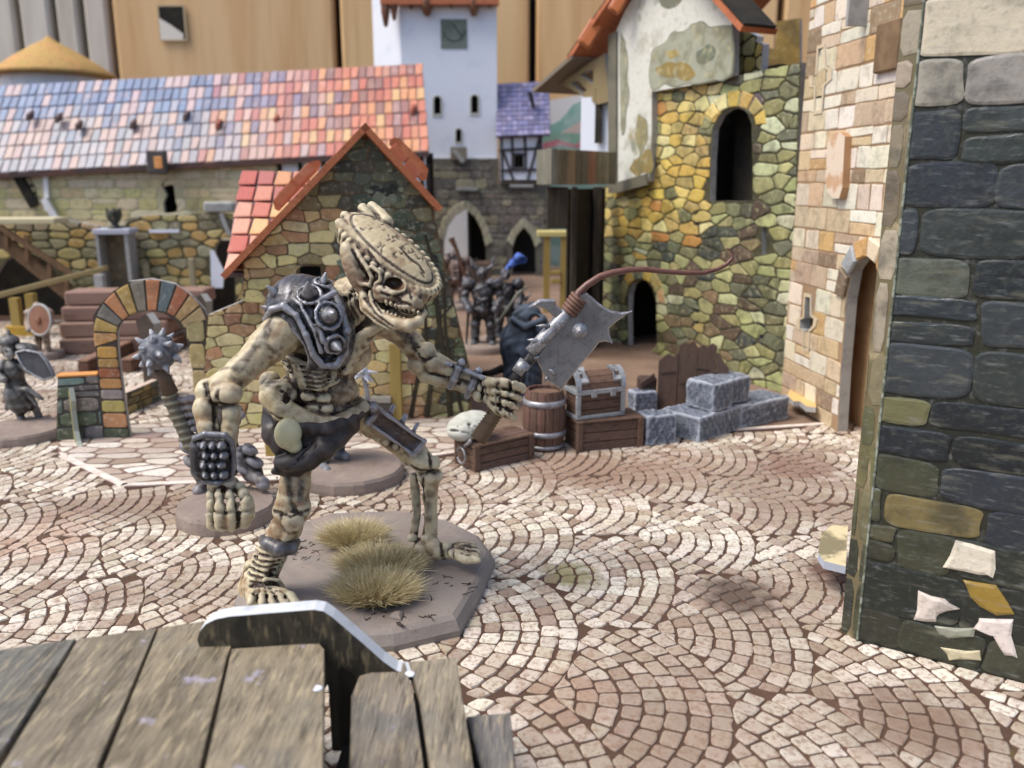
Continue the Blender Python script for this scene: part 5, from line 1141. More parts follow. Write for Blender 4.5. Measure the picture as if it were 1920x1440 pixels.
# pelvis, belly, ribcage, neck
B.ell(T(596, 735, 15.6), (.78, .55, .52), k=.1)
B.ell(T(600, 770, 15.6), (.86, .55, .3), k=.1)
B.ell(T(603, 640, 15.7), (.95, .74, .62), ((.93, 0, -.36), (0, 1, 0), (.36, 0, .93)), k=.15)
B.ell(T(640, 600, 15.6), (.62, .6, .5), k=.15)
B.tube([T(625, 590, 15.6), T(662, 560, 15.4), T(700, 535, 15.3)], [.46, .38, .32], k=.15)
for i in range(5):                                           # throat rings
    f = i/4; B.tube([T(650+34*f, 620-36*f, 15.05), T(632+38*f, 592-34*f, 15.0), T(634+40*f, 560-26*f, 15.2)], .085, k=.03)
for i in range(5):                                           # ribs, stacked strands sweeping across the front
    a = i*10.5
    B.tube([T(522+a*.45, 655+a, 15.55), T(540+a*.4, 670+a*.98, 15.1), T(566+a*.25, 684+a*.9, 14.84), T(600, 690+a*.82, 14.78), T(634-a*.12, 682+a*.72, 14.88), T(662-a*.3, 662+a*.6, 15.1)], [.05, .075, .08, .08, .08, .07], k=.015)
for i in range(5):                                           # rib ends on the far side
    a = i*17; B.tube([T(672-a*.4, 634+a*.9, 15.0), T(690-a*.55, 622+a*.95, 15.05), T(712-a*.8, 612+a, 15.25)], [.09, .1, .075], k=.02)
for i in range(-1, 5):                                       # the dark gaps between the strands
    a = (i+.5)*10.5
    B.groove([T(522+a*.45, 655+a, 15.48), T(540+a*.4, 670+a*.98, 15.02), T(566+a*.25, 684+a*.9, 14.765), T(600, 690+a*.82, 14.70), T(634-a*.12, 682+a*.72, 14.80), T(662-a*.3, 662+a*.6, 15.02)], .03)
B.cap(T(612, 640, 14.85), T(612, 712, 14.9), .07, .06, k=.03); B.groove([T(618, 690, 14.74), T(616, 715, 14.82), T(610, 728, 14.9)], .025)
for i in range(5):                                           # creases between the throat rings
    f = (i-.5)/4; B.groove([T(650+34*f, 620-36*f, 14.97), T(632+38*f, 592-34*f, 14.93), T(634+40*f, 560-26*f, 15.12)], .028)
B.ball(T(523, 696, 15.0), .27, k=.05, op='sub'); B.ball(T(512, 706, 15.3), .25, k=.05, op='sub')
for x, y in ((575, 722), (603, 724), (580, 743), (606, 746), (589, 763), (611, 766)): B.ell(T(x, y, 15.0), (.15, .14, .115), k=.004)
for pts in ([(589, 712), (592, 735), (600, 756), (604, 776)], [(560, 733), (592, 735), (620, 736)], [(566, 754), (598, 756), (622, 757)], [(560, 712), (590, 711), (620, 713)]): B.groove([T(x, y, 14.9) for x, y in pts], .03)
for x, y, r in ((628, 706, .12), (646, 716, .12), (626, 726, .1), (634, 742, .12), (652, 736, .1), (648, 757, .11), (668, 722, .1), (664, 746, .08)): B.ball(T(x, y, 15.0), r*1.1, k=.015, op='sub'); HOLES.append((T(x, y, 15.02), r*1.25, S(50, 30, 22), .9))
B.tube([T(506, 716, 15.3), T(512, 742, 15.0), T(530, 766, 14.9), T(566, 782, 14.85), T(612, 792, 14.9), T(650, 784, 15.1), T(682, 764, 15.5)], [.2, .24, .22, .15, .13, .12, .12], k=.06)
B.ell(T(530, 738, 15.0), (.26, .2, .27), k=.06)
for x, y in ((542, 734), (557, 744), (536, 752)): B.ell(T(x, y, 14.82), (.06, .08, .1), k=.02, op='sub')
# near arm
SH, EL = T(536, 618, 14.75), T(405, 738, 14.0)
B.tube([T(556, 596, 14.9), SH, T(500, 650, 14.55), T(455, 692, 14.25), T(418, 726, 14.05)], [.42, .36, .31, .25, .27], k=.08)
B.cap(T(505, 655, 14.2), T(440, 712, 13.85), .035, .045, k=.05, op='sub')
B.ell(T(392, 735, 14.05), (.24, .26, .25), k=.04); B.ell(T(425, 738, 13.85), (.28, .26, .22), k=.03)
B.ell(T(386, 764, 13.9), (.21, .22, .23), k=.02); B.ell(T(434, 774, 13.85), (.17, .18, .2), k=.01)
B.tube([T(384, 770, 13.9), T(390, 800, 13.8), T(402, 860, 13.75)], [.2, .18, .2], k=.05); B.tube([T(434, 778, 13.85), T(430, 810, 13.8), T(418, 860, 13.75)], [.15, .14, .2], k=.02)
B.ell(T(420, 908, 13.62), (.26, .2, .16), k=.04)
for i, (x0, x1, x2, x3) in enumerate(((396, 397, 396, 399), (412, 413, 414, 416), (430, 434, 436, 436), (450, 460, 464, 458))):   # fingers, each of three bones
    Yf = 13.5+(.16 if i == 0 else 0)+(.04 if i == 3 else 0)
    a, b, c, d = T(x0, 912, Yf+.05), T(x1, 936-(3 if i == 3 else 0), Yf-.1), T(x2, 958-(i == 3)*2, Yf-.12), T(x3, 984-(i == 3)*6, Yf-.02)
    rr = .112 if i else .095
    B.cap(a, b, rr*.8, rr*.95, k=.012); B.cap(b+(c-b)*.14, c, rr*1.0, rr*.95, k=.008); B.cap(c+(d-c)*.16, d, rr*1.02, rr, k=.008); B.cap(d, d+Vector((0, .22, .1)), rr*.9, rr*.8, k=.02)
    for jp, jd in ((b, b-a), (c, c-b), (a+(b-a)*.25, b-a)): B.joint(jp+jd*.05, jd, rr*1.0, .034)
    if i < 3: xx = (x1+(412, 430, 450)[i])/2+2; B.groove([T(xx-2, 918, Yf-.06), T(xx, 938, Yf-.13), T(xx+1, 960, Yf-.15), T(xx+2, 988, Yf-.05)], .03)
B.tube([T(442, 914, 13.7), T(466, 938, 13.75), T(470, 962, 13.8)], [.09, .085, .08], k=.015); B.cap(T(470, 966, 13.8), T(454, 984, 13.75), .085, .07, k=.01)
for pts, Yg in (([(364, 752), (384, 752), (405, 757), (430, 761), (452, 756)], 13.66), ([(408, 724), (407, 745), (412, 765)], 13.62), ([(411, 768), (410, 795), (411, 815)], 13.66), ):
    B.groove([T(x, y, Yg) for x, y in pts], .032)
# far arm
B.tube([T(705, 600, 15.9), T(748, 618, 16.1), T(772, 645, 16.15), T(796, 674, 16.15)], [.3, .24, .22, .25], k=.08)
B.ell(T(797, 662, 16.0), (.22, .2, .21), k=.03); B.ell(T(786, 684, 16.0), (.24, .22, .2), k=.03)
B.ell(T(812, 682, 15.95), (.2, .2, .2), k=.012); B.tube([T(816, 680, 15.95), T(845, 694, 15.9), T(885, 712, 15.8), T(915, 722, 15.7)], [.2, .17, .15, .15], k=.02); B.tube([T(800, 704, 15.95), T(845, 716, 15.9), T(890, 730, 15.75)], [.16, .13, .14], k=.012)
HAND = T(944, 745, 15.5)
B.ell(T(930, 735, 15.75), (.33, .2, .28), k=.04)
for x, y in ((905, 726), (898, 742)): B.ball(T(x, y, 15.6), .12, k=.01)
for i in range(4):                                           # fingers closed round the axe grip
    f = i*1.0; ox, oy = 12*f-14, -11.5*f+22
    j = 3-i; a, b, c, d = T(911+3*j, 718+14*j, 15.45), T(934+j, 715+17*j, 15.24), T(958-2*j, 720+18*j, 15.18), T(979-7*j, 729+17*j, 15.4)
    B.cap(a, b, .085, .095, k=.008); B.cap(b+(c-b)*.15, c, .1, .1, k=.006); B.cap(c+(d-c)*.15, d, .1, .085, k=.006); B.cap(d, d+Vector((-.1, .25, .02)), .08, .07, k=.01)
    for jp, jd in ((b, b-a), (c, c-b), (a, b-a)): B.joint(jp, jd, .098, .03)
    if i < 3: B.groove([p+Vector((.06, -.03, .055)) for p in (a, b, c, d)], .024)
B.tube([T(915, 748, 15.45), T(934, 768, 15.3), T(950, 776, 15.3), T(962, 784, 15.4)], [.1, .095, .09, .085], k=.008)
for pts, Yg in (([(778, 668), (796, 676), (812, 668)], 15.76), ([(802, 696), (830, 706), (870, 722), (905, 735)], 15.74), ([(800, 660), (795, 690), (806, 706)], 15.74), ([(772, 640), (788, 655)], 15.9)): B.groove([T(x, y, Yg) for x, y in pts], .028)
# near leg
B.tube([T(560, 800, 15.3), T(556, 860, 15.0), T(553, 905, 14.85), T(549, 938, 14.75), T(546, 956, 14.72)], [.36, .28, .26, .28, .34], k=.08)
B.ell(T(534, 958, 14.7), (.2, .24, .17), k=.04); B.ell(T(566, 954, 14.65), (.17, .22, .19), k=.04)
B.ball(T(550, 978, 14.42), .2, k=.008)
B.tube([T(536, 990, 14.7), T(524, 1010, 14.7), T(512, 1042, 14.7), T(500, 1072, 14.75)], [.3, .27, .25, .24], k=.03)
for i in range(3): B.tube([T(523-4*i, 990+6*i, 14.5), T(540-3*i, 1002+5*i, 14.4), T(562-5*i, 992+6*i, 14.5)], .045, k=.012)
for i in range(6):                                           # bandage wraps round the shin
    cx, cy = 512-4.4*i, 1030+10.2*i; w_ = 30-i*1.2+(4 if i > 4 else 0)
    B.tube([T(cx-w_, cy-2+r4.uniform(-3, 3), 14.72), T(cx-w_*.6, cy+6, 14.5), T(cx, cy+9+r4.uniform(-2, 2), 14.4), T(cx+w_*.65, cy+4, 14.5), T(cx+w_, cy-5, 14.72)], [.05, .062, .066, .062, .05], k=.012)
B.ell(T(480, 1098, 14.75), (.24, .36, .32), k=.06); B.tube([T(470, 1060, 14.95), T(464, 1100, 14.95), T(470, 1120, 14.9)], [.12, .16, .18], k=.05)
B.ell(T(497, 1110, 14.45), (.36, .42, .22), k=.06)
B.tube([T(480, 1094, 14.45), T(500, 1088, 14.3), T(522, 1090, 14.4)], .07, k=.015)
for i in range(5):
    x = 470+17.5*i; a, b = T(492+7*i-6, 1104, 14.3), T(x+4, 1118+3*(2-abs(i-2))*.6, 13.95); B.cap(a, b, .085, .088, k=.01); B.cap(b+(b-a)*.06, b+(b-a)*.4+Vector((0, 0, -.08)), .085, .07, k=.008)
for pts, Yg in (([(522, 962), (534, 972), (550, 964), (572, 966), (584, 958)], 14.42), ([(526, 985), (540, 1000), (560, 998), (574, 984)], 14.3), ([(540, 930), (548, 946), (556, 958)], 14.45)): B.groove([T(x, y, Yg) for x, y in pts], .03)
for i in range(7):                                           # wash filled creases between the bandage wraps
    cx, cy = 514-4.4*i, 1025+10.2*i; w_ = 30-i*1.2; B.groove([T(cx-w_, cy-2, 14.66), T(cx-w_*.6, cy+6, 14.44), T(cx, cy+9, 14.35), T(cx+w_*.65, cy+4, 14.44), T(cx+w_, cy-5, 14.66)], .024)
for i in range(4): a, b = T(492+7*i-2, 1104, 14.2), T(479+17.5*i+4, 1122, 13.9); B.groove([a, b], .03)
B.groove([T(468, 1100, 14.5), T(486, 1098, 14.3), T(505, 1096, 14.2), T(524, 1096, 14.25)], .025)
# far leg
B.tube([T(668, 775, 15.8), T(700, 795, 15.95), T(745, 828, 16.1), T(775, 850, 16.2)], [.32, .25, .23, .28], k=.08)
for i in range(4): B.ell(T(690+17*i, 812+8.5*i, 15.82), (.075, .06, .085), k=.012)
B.ell(T(788, 862, 16.1), (.3, .3, .24), ((.8, 0, -.6), (0, 1, 0), (.6, 0, .8)), k=.03); B.ell(T(814, 868, 16.05), (.13, .18, .16), k=.01)
B.ell(T(806, 892, 16.1), (.26, .24, .15), k=.015); B.tube([T(806, 896, 16.1), T(807, 930, 16.15), T(808, 975, 16.2), T(806, 1002, 16.2)], [.22, .14, .135, .16], k=.04)
B.tube([T(775, 894, 16.15), T(778, 915, 16.2), T(782, 960, 16.25), T(776, 1004, 16.3)], [.09, .1, .085, .1], k=.012)
B.ell(T(802, 1008, 16.15), (.15, .16, .13), k=.012); B.ell(T(774, 1008, 16.2), (.11, .12, .1), k=.012); B.ell(T(796, 1026, 16.2), (.24, .26, .22), k=.03); B.ell(T(786, 1038, 16.3), (.2, .25, .16), k=.04)
B.cap(T(812, 1022, 16.05), T(822, 1034, 16.0), .16, .17, k=.02); B.cap(T(838, 1026, 15.98), T(842, 1036, 15.95), .13, .13, k=.012)
for i in range(5):
    x, y = 868+4*(2-abs(i-2.2)), 1016+7.2*i; a = T(850, 1022+4*i, 16.15-.1*i); b = T(x, y+1, 16.1-.14*i); e = T(x+24+(3 if i == 4 else 0), y+5, 16.05-.15*i)
    rr = .062 if i < 4 else .1
    B.cap(a, b, rr, rr, k=.008); B.cap(b+(e-b)*.14, b+(e-b)*.55, rr*1.02, rr*.95, k=.006); B.cap(b+(e-b)*.64, e, rr*.95, rr*.6, k=.006)
for pts, Yg in (([(768, 876), (790, 884), (812, 878), (826, 882)], 15.84), ([(800, 852), (808, 872), (804, 886)], 15.82), ([(792, 892), (794, 930), (796, 990)], 16.05), ([(826, 1012), (832, 1028), (830, 1044)], 15.84), ([(846, 1016), (853, 1028), (852, 1046)], 15.84)): B.groove([T(x, y, Yg) for x, y in pts], .028)
for i in range(4): B.groove([T(852, 1025+4*i, 16.0-.1*i), T(890, 1020.5+7*i, 15.92-.14*i)], .02)
for pts in ([(385, 719), (390, 739), (398, 755), (418, 760), (439, 757)], [(401, 758), (403, 780), (402, 806)], [(512, 958), (545, 968), (580, 956)], [(508, 775), (540, 791), (590, 800)], [(645, 560), (655, 585), (668, 604)], [(660, 545), (672, 570), (688, 592)], [(632, 575), (640, 598), (650, 616)],
            [(925, 727), (950, 731), (977, 739)], [(925, 742), (950, 748), (974, 756)], [(922, 756), (945, 766), (966, 774)], [(932, 711), (936, 740), (938, 772)], [(956, 713), (958, 745), (956, 780)], [(896, 708), (906, 728), (904, 748)], [(775, 652), (796, 676), (816, 668)], [(806, 700), (850, 708), (892, 722)], [(768, 873), (790, 884), (824, 880)], [(803, 850), (809, 882)], [(793, 896), (794, 1000)], [(827, 1010), (829, 1042)], [(849, 1015), (851, 1050)], [(866, 1022), (896, 1026)], [(866, 1030), (899, 1035)], [(864, 1038), (898, 1043)], [(478, 1095), (476, 1116)], [(470, 1098), (500, 1092), (525, 1096)], [(530, 735), (548, 752), (570, 762)]):
    B.scratch(pts, .026)
for pts in ([(508, 598), (494, 626), (478, 650), (462, 674), (448, 694)], [(512, 606), (498, 632), (486, 648)], [(470, 660), (440, 690)], [(760, 622), (780, 650)], [(745, 615), (765, 640)], [(540, 900), (545, 930)], [(566, 905), (562, 935)], [(805, 920), (804, 975)], [(780, 920), (779, 980)]): B.scratch(pts, .04, 0)
B.ripple(.007, 9, 3); B.ripple(.0045, 21, 13)
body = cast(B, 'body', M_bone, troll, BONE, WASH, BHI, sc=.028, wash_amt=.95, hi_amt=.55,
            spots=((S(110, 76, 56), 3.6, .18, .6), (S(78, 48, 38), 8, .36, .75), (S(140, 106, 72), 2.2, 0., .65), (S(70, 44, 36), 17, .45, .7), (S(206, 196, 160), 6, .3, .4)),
            paint=HOLES+[(T(520, 700, 15.1), .5, S(22, 14, 12), .95), (T(640, 726, 15.1), .3, S(84, 56, 40), .7), (T(546, 740, 14.8), .2, S(110, 70, 52), .6), (T(630, 580, 15.), .45, S(150, 122, 90), .5), (T(690, 600, 15.5), .45, S(60, 40, 32), .7)])  # void under the ribs painted black, its shade put into the colour

# skull: sculpted finer, in its own frame
HC = T(728, 473, 15.0)
Fh = Vector((.75, -.30, -.58)).normalized(); Uh = Vector((.35, -.60, .72)); Uh = (Uh-Fh*Uh.dot(Fh)).normalized(); Rh = Fh.cross(Uh)
def Hd(f, u, r): return HC+Fh*f+Uh*u+Rh*r
Sk = Clay((-4.0, 13.4, 4.6), (-1.0, 16.4, 7.75), .021)
Sk.ell(Hd(0, -.02, 0), (1.07, .32, .46), (Fh, Uh, Rh), k=.02)
Sk.ell(Hd(.0, -.22, 0), (.8, .34, .33), (Fh, Uh, Rh), k=.03)
Sk.ell(Hd(-.3, -.42, .0), (.55, .5, .44), (Fh, Uh, Rh), k=.1)
for i in range(42):                                          # puckered rim
    a = 2*math.pi*i/42; a2 = a+math.pi/42
    if math.cos(a) < -.88: continue
    Sk.cap(Hd(1.08*math.cos(a), .02, .475*math.sin(a)), Hd(1.05*math.cos(a), -.2, .46*math.sin(a)), .082, .075, k=.004)
    Sk.groove([Hd(1.12*math.cos(a2), .08, .51*math.sin(a2)), Hd(1.15*math.cos(a2), -.08, .535*math.sin(a2)), Hd(1.1*math.cos(a2), -.27, .5*math.sin(a2))], .015)
for i in range(72):                                          # the oval seam on top of the cap
    a = 2*math.pi*i/72; b = 2*math.pi*(i+1)/72; y = lambda a: Hd(.04+.93*math.cos(a), .32*math.sqrt(max(0, 1-((.04+.93*math.cos(a))/1.07)**2-(.34*math.sin(a)/.46)**2))-.02, .34*math.sin(a))
    Sk.groove([y(a), y(b)], .017)
def top(f, r): return Hd(f, .32*math.sqrt(max(0, 1-(f/1.07)**2-(r/.46)**2))-.02, r)
for i in range(40):                                          # brick-like cracks
    f, r = r4.uniform(-.65, .8), r4.uniform(-.3, .3)
    if ((f-.04)/.85)**2+(r/.29)**2 > 1: continue
    d = r4.choice(((.08, 0), (0, .06), (0, .07), (.04, .04))); Sk.groove([top(f-d[0]/2, r-d[1]/2), top(f+d[0]*.1, r), top(f+d[0]/2, r+d[1]/2)], .011)
Sk.groove([top(.2, .0), top(.45, .03), top(.62, -.02), top(.78, .01)], .018)
for (a, b, Y0, Y1) in (((686, 468), (637, 418), 14.85, 15.05), ((688, 444), (647, 405), 15.1, 15.25), ((700, 430), (680, 390), 15.25, 15.45), ((724, 416), (697, 387), 15.45, 15.7)):
    Sk.tube([T(*a, Y0), T((a[0]+b[0])/2+2, (a[1]+b[1])/2, (Y0+Y1)/2), T(*b, Y1)], [.135, .112, .09], k=.012)
# face
Sk.ell(T(735, 548, 14.62), (.36, .3, .26), k=.1); Sk.ell(T(768, 568, 14.5), (.24, .22, .22), k=.08); Sk.ell(T(782, 556, 14.6), (.14, .2, .2), k=.06)
Sk.tube([T(692, 532, 14.62), T(714, 543, 14.42), T(738, 550, 14.34), T(756, 542, 14.38)], [.06, .07, .065, .05], k=.03)
Sk.ell(T(740, 530, 14.36), (.19, .16, .12), ((.9, 0, -.43), (0, 1, 0), (.43, 0, .9)), k=.02, op='sub'); Sk.ell(T(738, 531, 14.5), (.15, .16, .1), k=.02, op='sub')
Sk.ell(T(704, 515, 14.42), (.09, .14, .16), ((.8, 0, .6), (0, 1, 0), (-.6, 0, .8)), k=.02, op='sub')
Sk.tube([T(697, 500, 14.5), T(712, 512, 14.42), T(714, 526, 14.42), T(702, 533, 14.46)], .035, k=.015)
Sk.ell(T(776, 556, 14.3), (.05, .06, .035), k=.01, op='sub'); Sk.ell(T(790, 557, 14.4), (.035, .06, .04), k=.01, op='sub')
for i in range(4): Sk.tube([T(738+4*i, 556+4.5*i, 14.34), T(760+5*i, 560+4*i, 14.26)], .016, k=.01, op='sub')
Sk.tube([T(712, 574, 14.55), T(730, 577, 14.4), T(752, 588, 14.28), T(784, 590, 14.34), T(796, 584, 14.5)], [.1, .1, .085, .07, .05], k=.01, op='sub')
Sk.tube([T(712, 576, 14.7), T(735, 586, 14.55), T(765, 596, 14.5), T(788, 592, 14.6)], [.14, .12, .1, .08], k=.01, op='sub')
Sk.tube([T(708, 574, 15.0), T(740, 586, 14.85), T(782, 588, 14.85)], [.2, .2, .16], k=.01)
for i in range(8): x = 724+8.6*i; y = 566+2.7*i; Sk.cap(T(x, y, 14.34-.004*i), T(x+1, y+6, 14.36), .03, .02, k=.008)
# ear: a big hollow flap on the near side
Sk.ell(T(668, 506, 14.75), (.2, .2, .52), ((.93, 0, .36), (0, 1, 0), (-.36, 0, .93)), k=.05)
Sk.ell(T(677, 500, 14.47), (.12, .13, .38), ((.9, 0, .42), (0, 1, 0), (-.42, 0, .9)), k=.04, op='sub')
Sk.tube([T(664, 462, 14.72), T(674, 480, 14.6), T(690, 505, 14.5), T(697, 520, 14.48), T(693, 534, 14.52), T(678, 532, 14.6), T(656, 512, 14.68), T(648, 488, 14.75), T(653, 464, 14.8)], [.03, .035, .035, .035, .04, .05, .06, .06, .05], k=.03)
# jaw
Sk.tube([T(680, 536, 14.68), T(683, 556, 14.62), T(690, 574, 14.55), T(716, 592, 14.38), T(742, 607, 14.26), T(766, 611, 14.22), T(785, 602, 14.3), T(794, 587, 14.5), T(790, 575, 14.7)], [.07, .08, .085, .09, .1, .11, .09, .06, .05], k=.03)
Sk.tube([T(696, 548, 14.56), T(700, 566, 14.5), T(708, 582, 14.42)], [.055, .06, .06], k=.02); Sk.tube([T(676, 560, 14.62), T(680, 580, 14.56), T(704, 602, 14.44), T(730, 618, 14.32)], [.03, .035, .035, .02], k=.02)
for i in range(9): x = 717+7.4*i; y = 589+3.2*i-(max(0, i-6)*3); Sk.cap(T(x, y+2, 14.34-.012*i), T(x+3, y-7-(2 if i % 2 else 0), 14.33-.01*i), .029, .018, k=.006)
for pts in ([(660, 468), (672, 492), (690, 520)], [(697, 548), (704, 570), (716, 588)], [(715, 549), (735, 556), (752, 552)], [(690, 470), (706, 492), (722, 508)], [(745, 556), (752, 566), (770, 572)], [(684, 560), (704, 588), (736, 612)], [(768, 548), (772, 560)], [(716, 525), (722, 540)]): Sk.scratch(pts, .02)
Sk.ripple(.004, 14, 8)
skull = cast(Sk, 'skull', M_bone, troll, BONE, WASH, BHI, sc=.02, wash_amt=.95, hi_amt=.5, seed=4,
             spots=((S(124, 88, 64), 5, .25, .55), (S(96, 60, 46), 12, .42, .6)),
             paint=[(T(712, 576, 14.78), .2, S(22, 13, 12), 1), (T(735, 584, 14.66), .17, S(22, 13, 12), 1), (T(760, 590, 14.62), .16, S(22, 13, 12), 1), (T(780, 588, 14.66), .14, S(22, 13, 12), 1), (T(738, 532, 14.5), .22, S(40, 26, 20), .95), (T(704, 515, 14.5), .16, S(62, 46, 38), .9), (T(752, 588, 14.52), .2, S(24, 14, 13), .95), (T(722, 578, 14.5), .16, S(24, 14, 13), .95), (T(782, 590, 14.55), .14, S(30, 18, 16), .9), (T(664, 520, 14.6), .34, S(128, 92, 74), .65), (T(690, 575, 14.6), .25, S(140, 104, 80), .5), (T(765, 562, 14.3), .25, S(150, 118, 88), .55), (T(735, 548, 14.3), .5, S(112, 82, 60), .75), (T(705, 530, 14.4), .45, S(92, 64, 48), .7), (T(775, 565, 14.4), .3, S(118, 88, 66), .7), (T(750, 605, 14.3), .5, S(138, 110, 82), .65), (T(660, 500, 14.7), .5, S(120, 88, 68), .6)])  # brown wash, and shade under the cap painted into face and mouth

# spiked shoulder armour
Pd = Clay((-5.8, 13.4, 3.8), (-2.7, 16.6, 7.2), .026)
pc = T(585, 608, 15.1)
ax3 = ((.86, 0, .5), (0, 1, 0), (-.5, 0, .86))
Pd.ell(pc, (.74, .72, .95), ax3, k=.0); Pd.ell(T(588, 618, 15.2), (.62, .6, .84), ax3, k=.02, op='sub')
Pd.ell(T(508, 668, 14.5), (.62, .9, .56), k=.03, op='sub'); Pd.box(T(610, 760, 15.2), (1.2, 1.5, .62), k=.03, op='sub'); Pd.box(T(690, 640, 15.9), (.5, .9, .9), k=.03, op='sub')
rim = [T(499, 600, 14.75), T(510, 580, 14.5), T(532, 574, 14.42), T(556, 592, 14.36), T(574, 628, 14.34), T(588, 664, 14.38), T(606, 686, 14.45), T(630, 684, 14.52), T(646, 660, 14.6), T(650, 620, 14.6), T(642, 580, 14.7), T(622, 545, 14.85), T(600, 526, 15.0)]
Pd.tube(rim, .065, k=.03); Pd.tube([p+(q-p)*.12 for p, q in zip(rim[:8], [pc]*8)], .05, k=.04)
Pd.tube([T(536, 552, 14.7), T(566, 572, 14.45), T(598, 566, 14.42), T(628, 548, 14.6)], .05, k=.03); Pd.tube([T(596, 575, 14.4), T(596, 610, 14.32), T(606, 640, 14.3)], .05, k=.03); Pd.tube([T(566, 578, 14.4), T(590, 618, 14.3), T(602, 660, 14.34)], .04, k=.03)
def stud(C, base, r, h):
    c = Vector(base); d = (c-pc).normalized(); t = C.cap(c-d*.05, c+d*h, r, .02, k=.015); a = d.orthogonal().normalized(); b = d.cross(a)
    C.tube([c+(a*math.cos(x)+b*math.sin(x))*(r+.03) for x in np.linspace(0, 2*math.pi, 13)], .03, k=.015)
stud(Pd, T(580, 552, 14.5), .17, .34); stud(Pd, T(616, 592, 14.36), .2, .3); stud(Pd, T(628, 646, 14.42), .14, .26); stud(Pd, T(524, 556, 14.78), .15, .3); stud(Pd, T(506, 580, 14.8), .08, .16); stud(Pd, T(606, 530, 14.9), .12, .2)
Pd.ripple(.006, 11, 5)
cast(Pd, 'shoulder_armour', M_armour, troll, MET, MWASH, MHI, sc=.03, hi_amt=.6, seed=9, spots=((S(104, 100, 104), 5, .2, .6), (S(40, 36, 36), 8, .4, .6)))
# studded bracer on the near wrist
Br = Clay((-6.4, 12.6, 1.8), (-3.9, 14.6, 4.2), .024)
bx0 = (Vector((1, 0, -.06)).normalized(), Vector((0, 1, 0)), Vector((.06, 0, 1)).normalized())
Br.box(T(400, 856, 13.7), (.34, .27, .36), bx0, rnd=.14, k=0); Br.tube([T(366, 822, 13.5), T(384, 814, 13.42), T(422, 816, 13.44), T(434, 830, 13.52), T(438, 870, 13.55), T(432, 896, 13.55), T(408, 906, 13.45), T(384, 902, 13.5), T(368, 872, 13.55), T(364, 838, 13.55), T(366, 822, 13.5)], .055, k=.02)
for j in range(4):
    for i in range(3): c = T(383+16*i+(j % 2)*4, 836+18*j, 13.42); Br.cap(c, c+Vector((0, -.1, .0)), .085, .035, k=.015)
cast(Br, 'studded_bracer', M_armour, troll, S(36, 34, 34), S(10, 9, 9), S(160, 160, 164), sc=.03, hi_amt=.6, seed=3)
# far wrist straps
Fs = Clay((-1.9, 14.9, 3.3), (-.3, 16.4, 4.9), .022)
Fs.tube([T(838, 682, 15.7), T(865, 692, 15.62), T(905, 708, 15.5)], [.05, .055, .05], k=.02)
for x, y in ((856, 702), (888, 718)):
    Fs.tube([T(x+10, y-26, 15.7), T(x+4, y-12, 15.6), T(x-4, y+8, 15.6), T(x-12, y+24, 15.75)], [.05, .085, .08, .06], k=.02); Fs.ball(T(x+9, y-22, 15.6), .075, k=.01)
for i in range(6): Fs.ball(T(846+11*i, 684+5*i, 15.58), .035, k=.01)
cast(Fs, 'wrist_strap', M_armour, troll, S(78, 78, 82), MWASH, MHI, sc=.02, hi_amt=.8, seed=6)
# dark loin cloth and belt
Lc = Clay((-5.0, 13.8, 2.1), (-2.6, 16.8, 4.2), .026)
Lc.tube([T(502, 766, 15.3), T(526, 786, 14.95), T(566, 800, 14.8), T(612, 804, 14.85), T(654, 790, 15.1), T(690, 762, 15.6)], [.1, .13, .15, .15, .13, .1], k=.05)
Lc.tube([T(506, 782, 15.3), T(514, 812, 15.0), T(530, 836, 14.85)], [.16, .22, .22], k=.08)
Lc.tube([T(660, 800, 15.2), T(632, 822, 14.95), T(606, 842, 14.75), T(576, 862, 14.65), T(536, 882, 14.6)], [.14, .17, .2, .2, .1], k=.08)
Lc.ell(T(580, 822, 14.95), (.42, .24, .36), k=.08); Lc.ell(T(556, 866, 14.7), (.42, .3, .2), k=.06); Lc.cap(T(556, 880, 14.7), T(514, 884, 14.55), .14, .07, k=.06)
for i in range(4): Lc.tube([T(640-16*i, 806+8*i, 14.72), T(606-14*i, 830+9*i, 14.5), T(574-12*i, 862+6*i, 14.42)], .02, k=.02, op='sub')
Lc.ripple(.008, 7, 2)
cast(Lc, 'loin_cloth', M_leather, troll, S(38, 31, 30), LWASH, LHI, sc=.05, hi_amt=.22, seed=5)
St = Clay((-4.7, 14.0, 2.7), (-3.4, 15.4, 3.9), .024); St.ell(T(540, 813, 14.62), (.24, .2, .29), ((.97, 0, -.2), (0, 1, 0), (.2, 0, .97)), k=0); St.ell(T(552, 836, 14.64), (.14, .14, .14), k=.06)
cast(St, 'belt_stone', M_bone, troll, S(196, 190, 150), S(128, 116, 84), S(210, 204, 168), sc=.05, seed=2, wash_amt=.4)
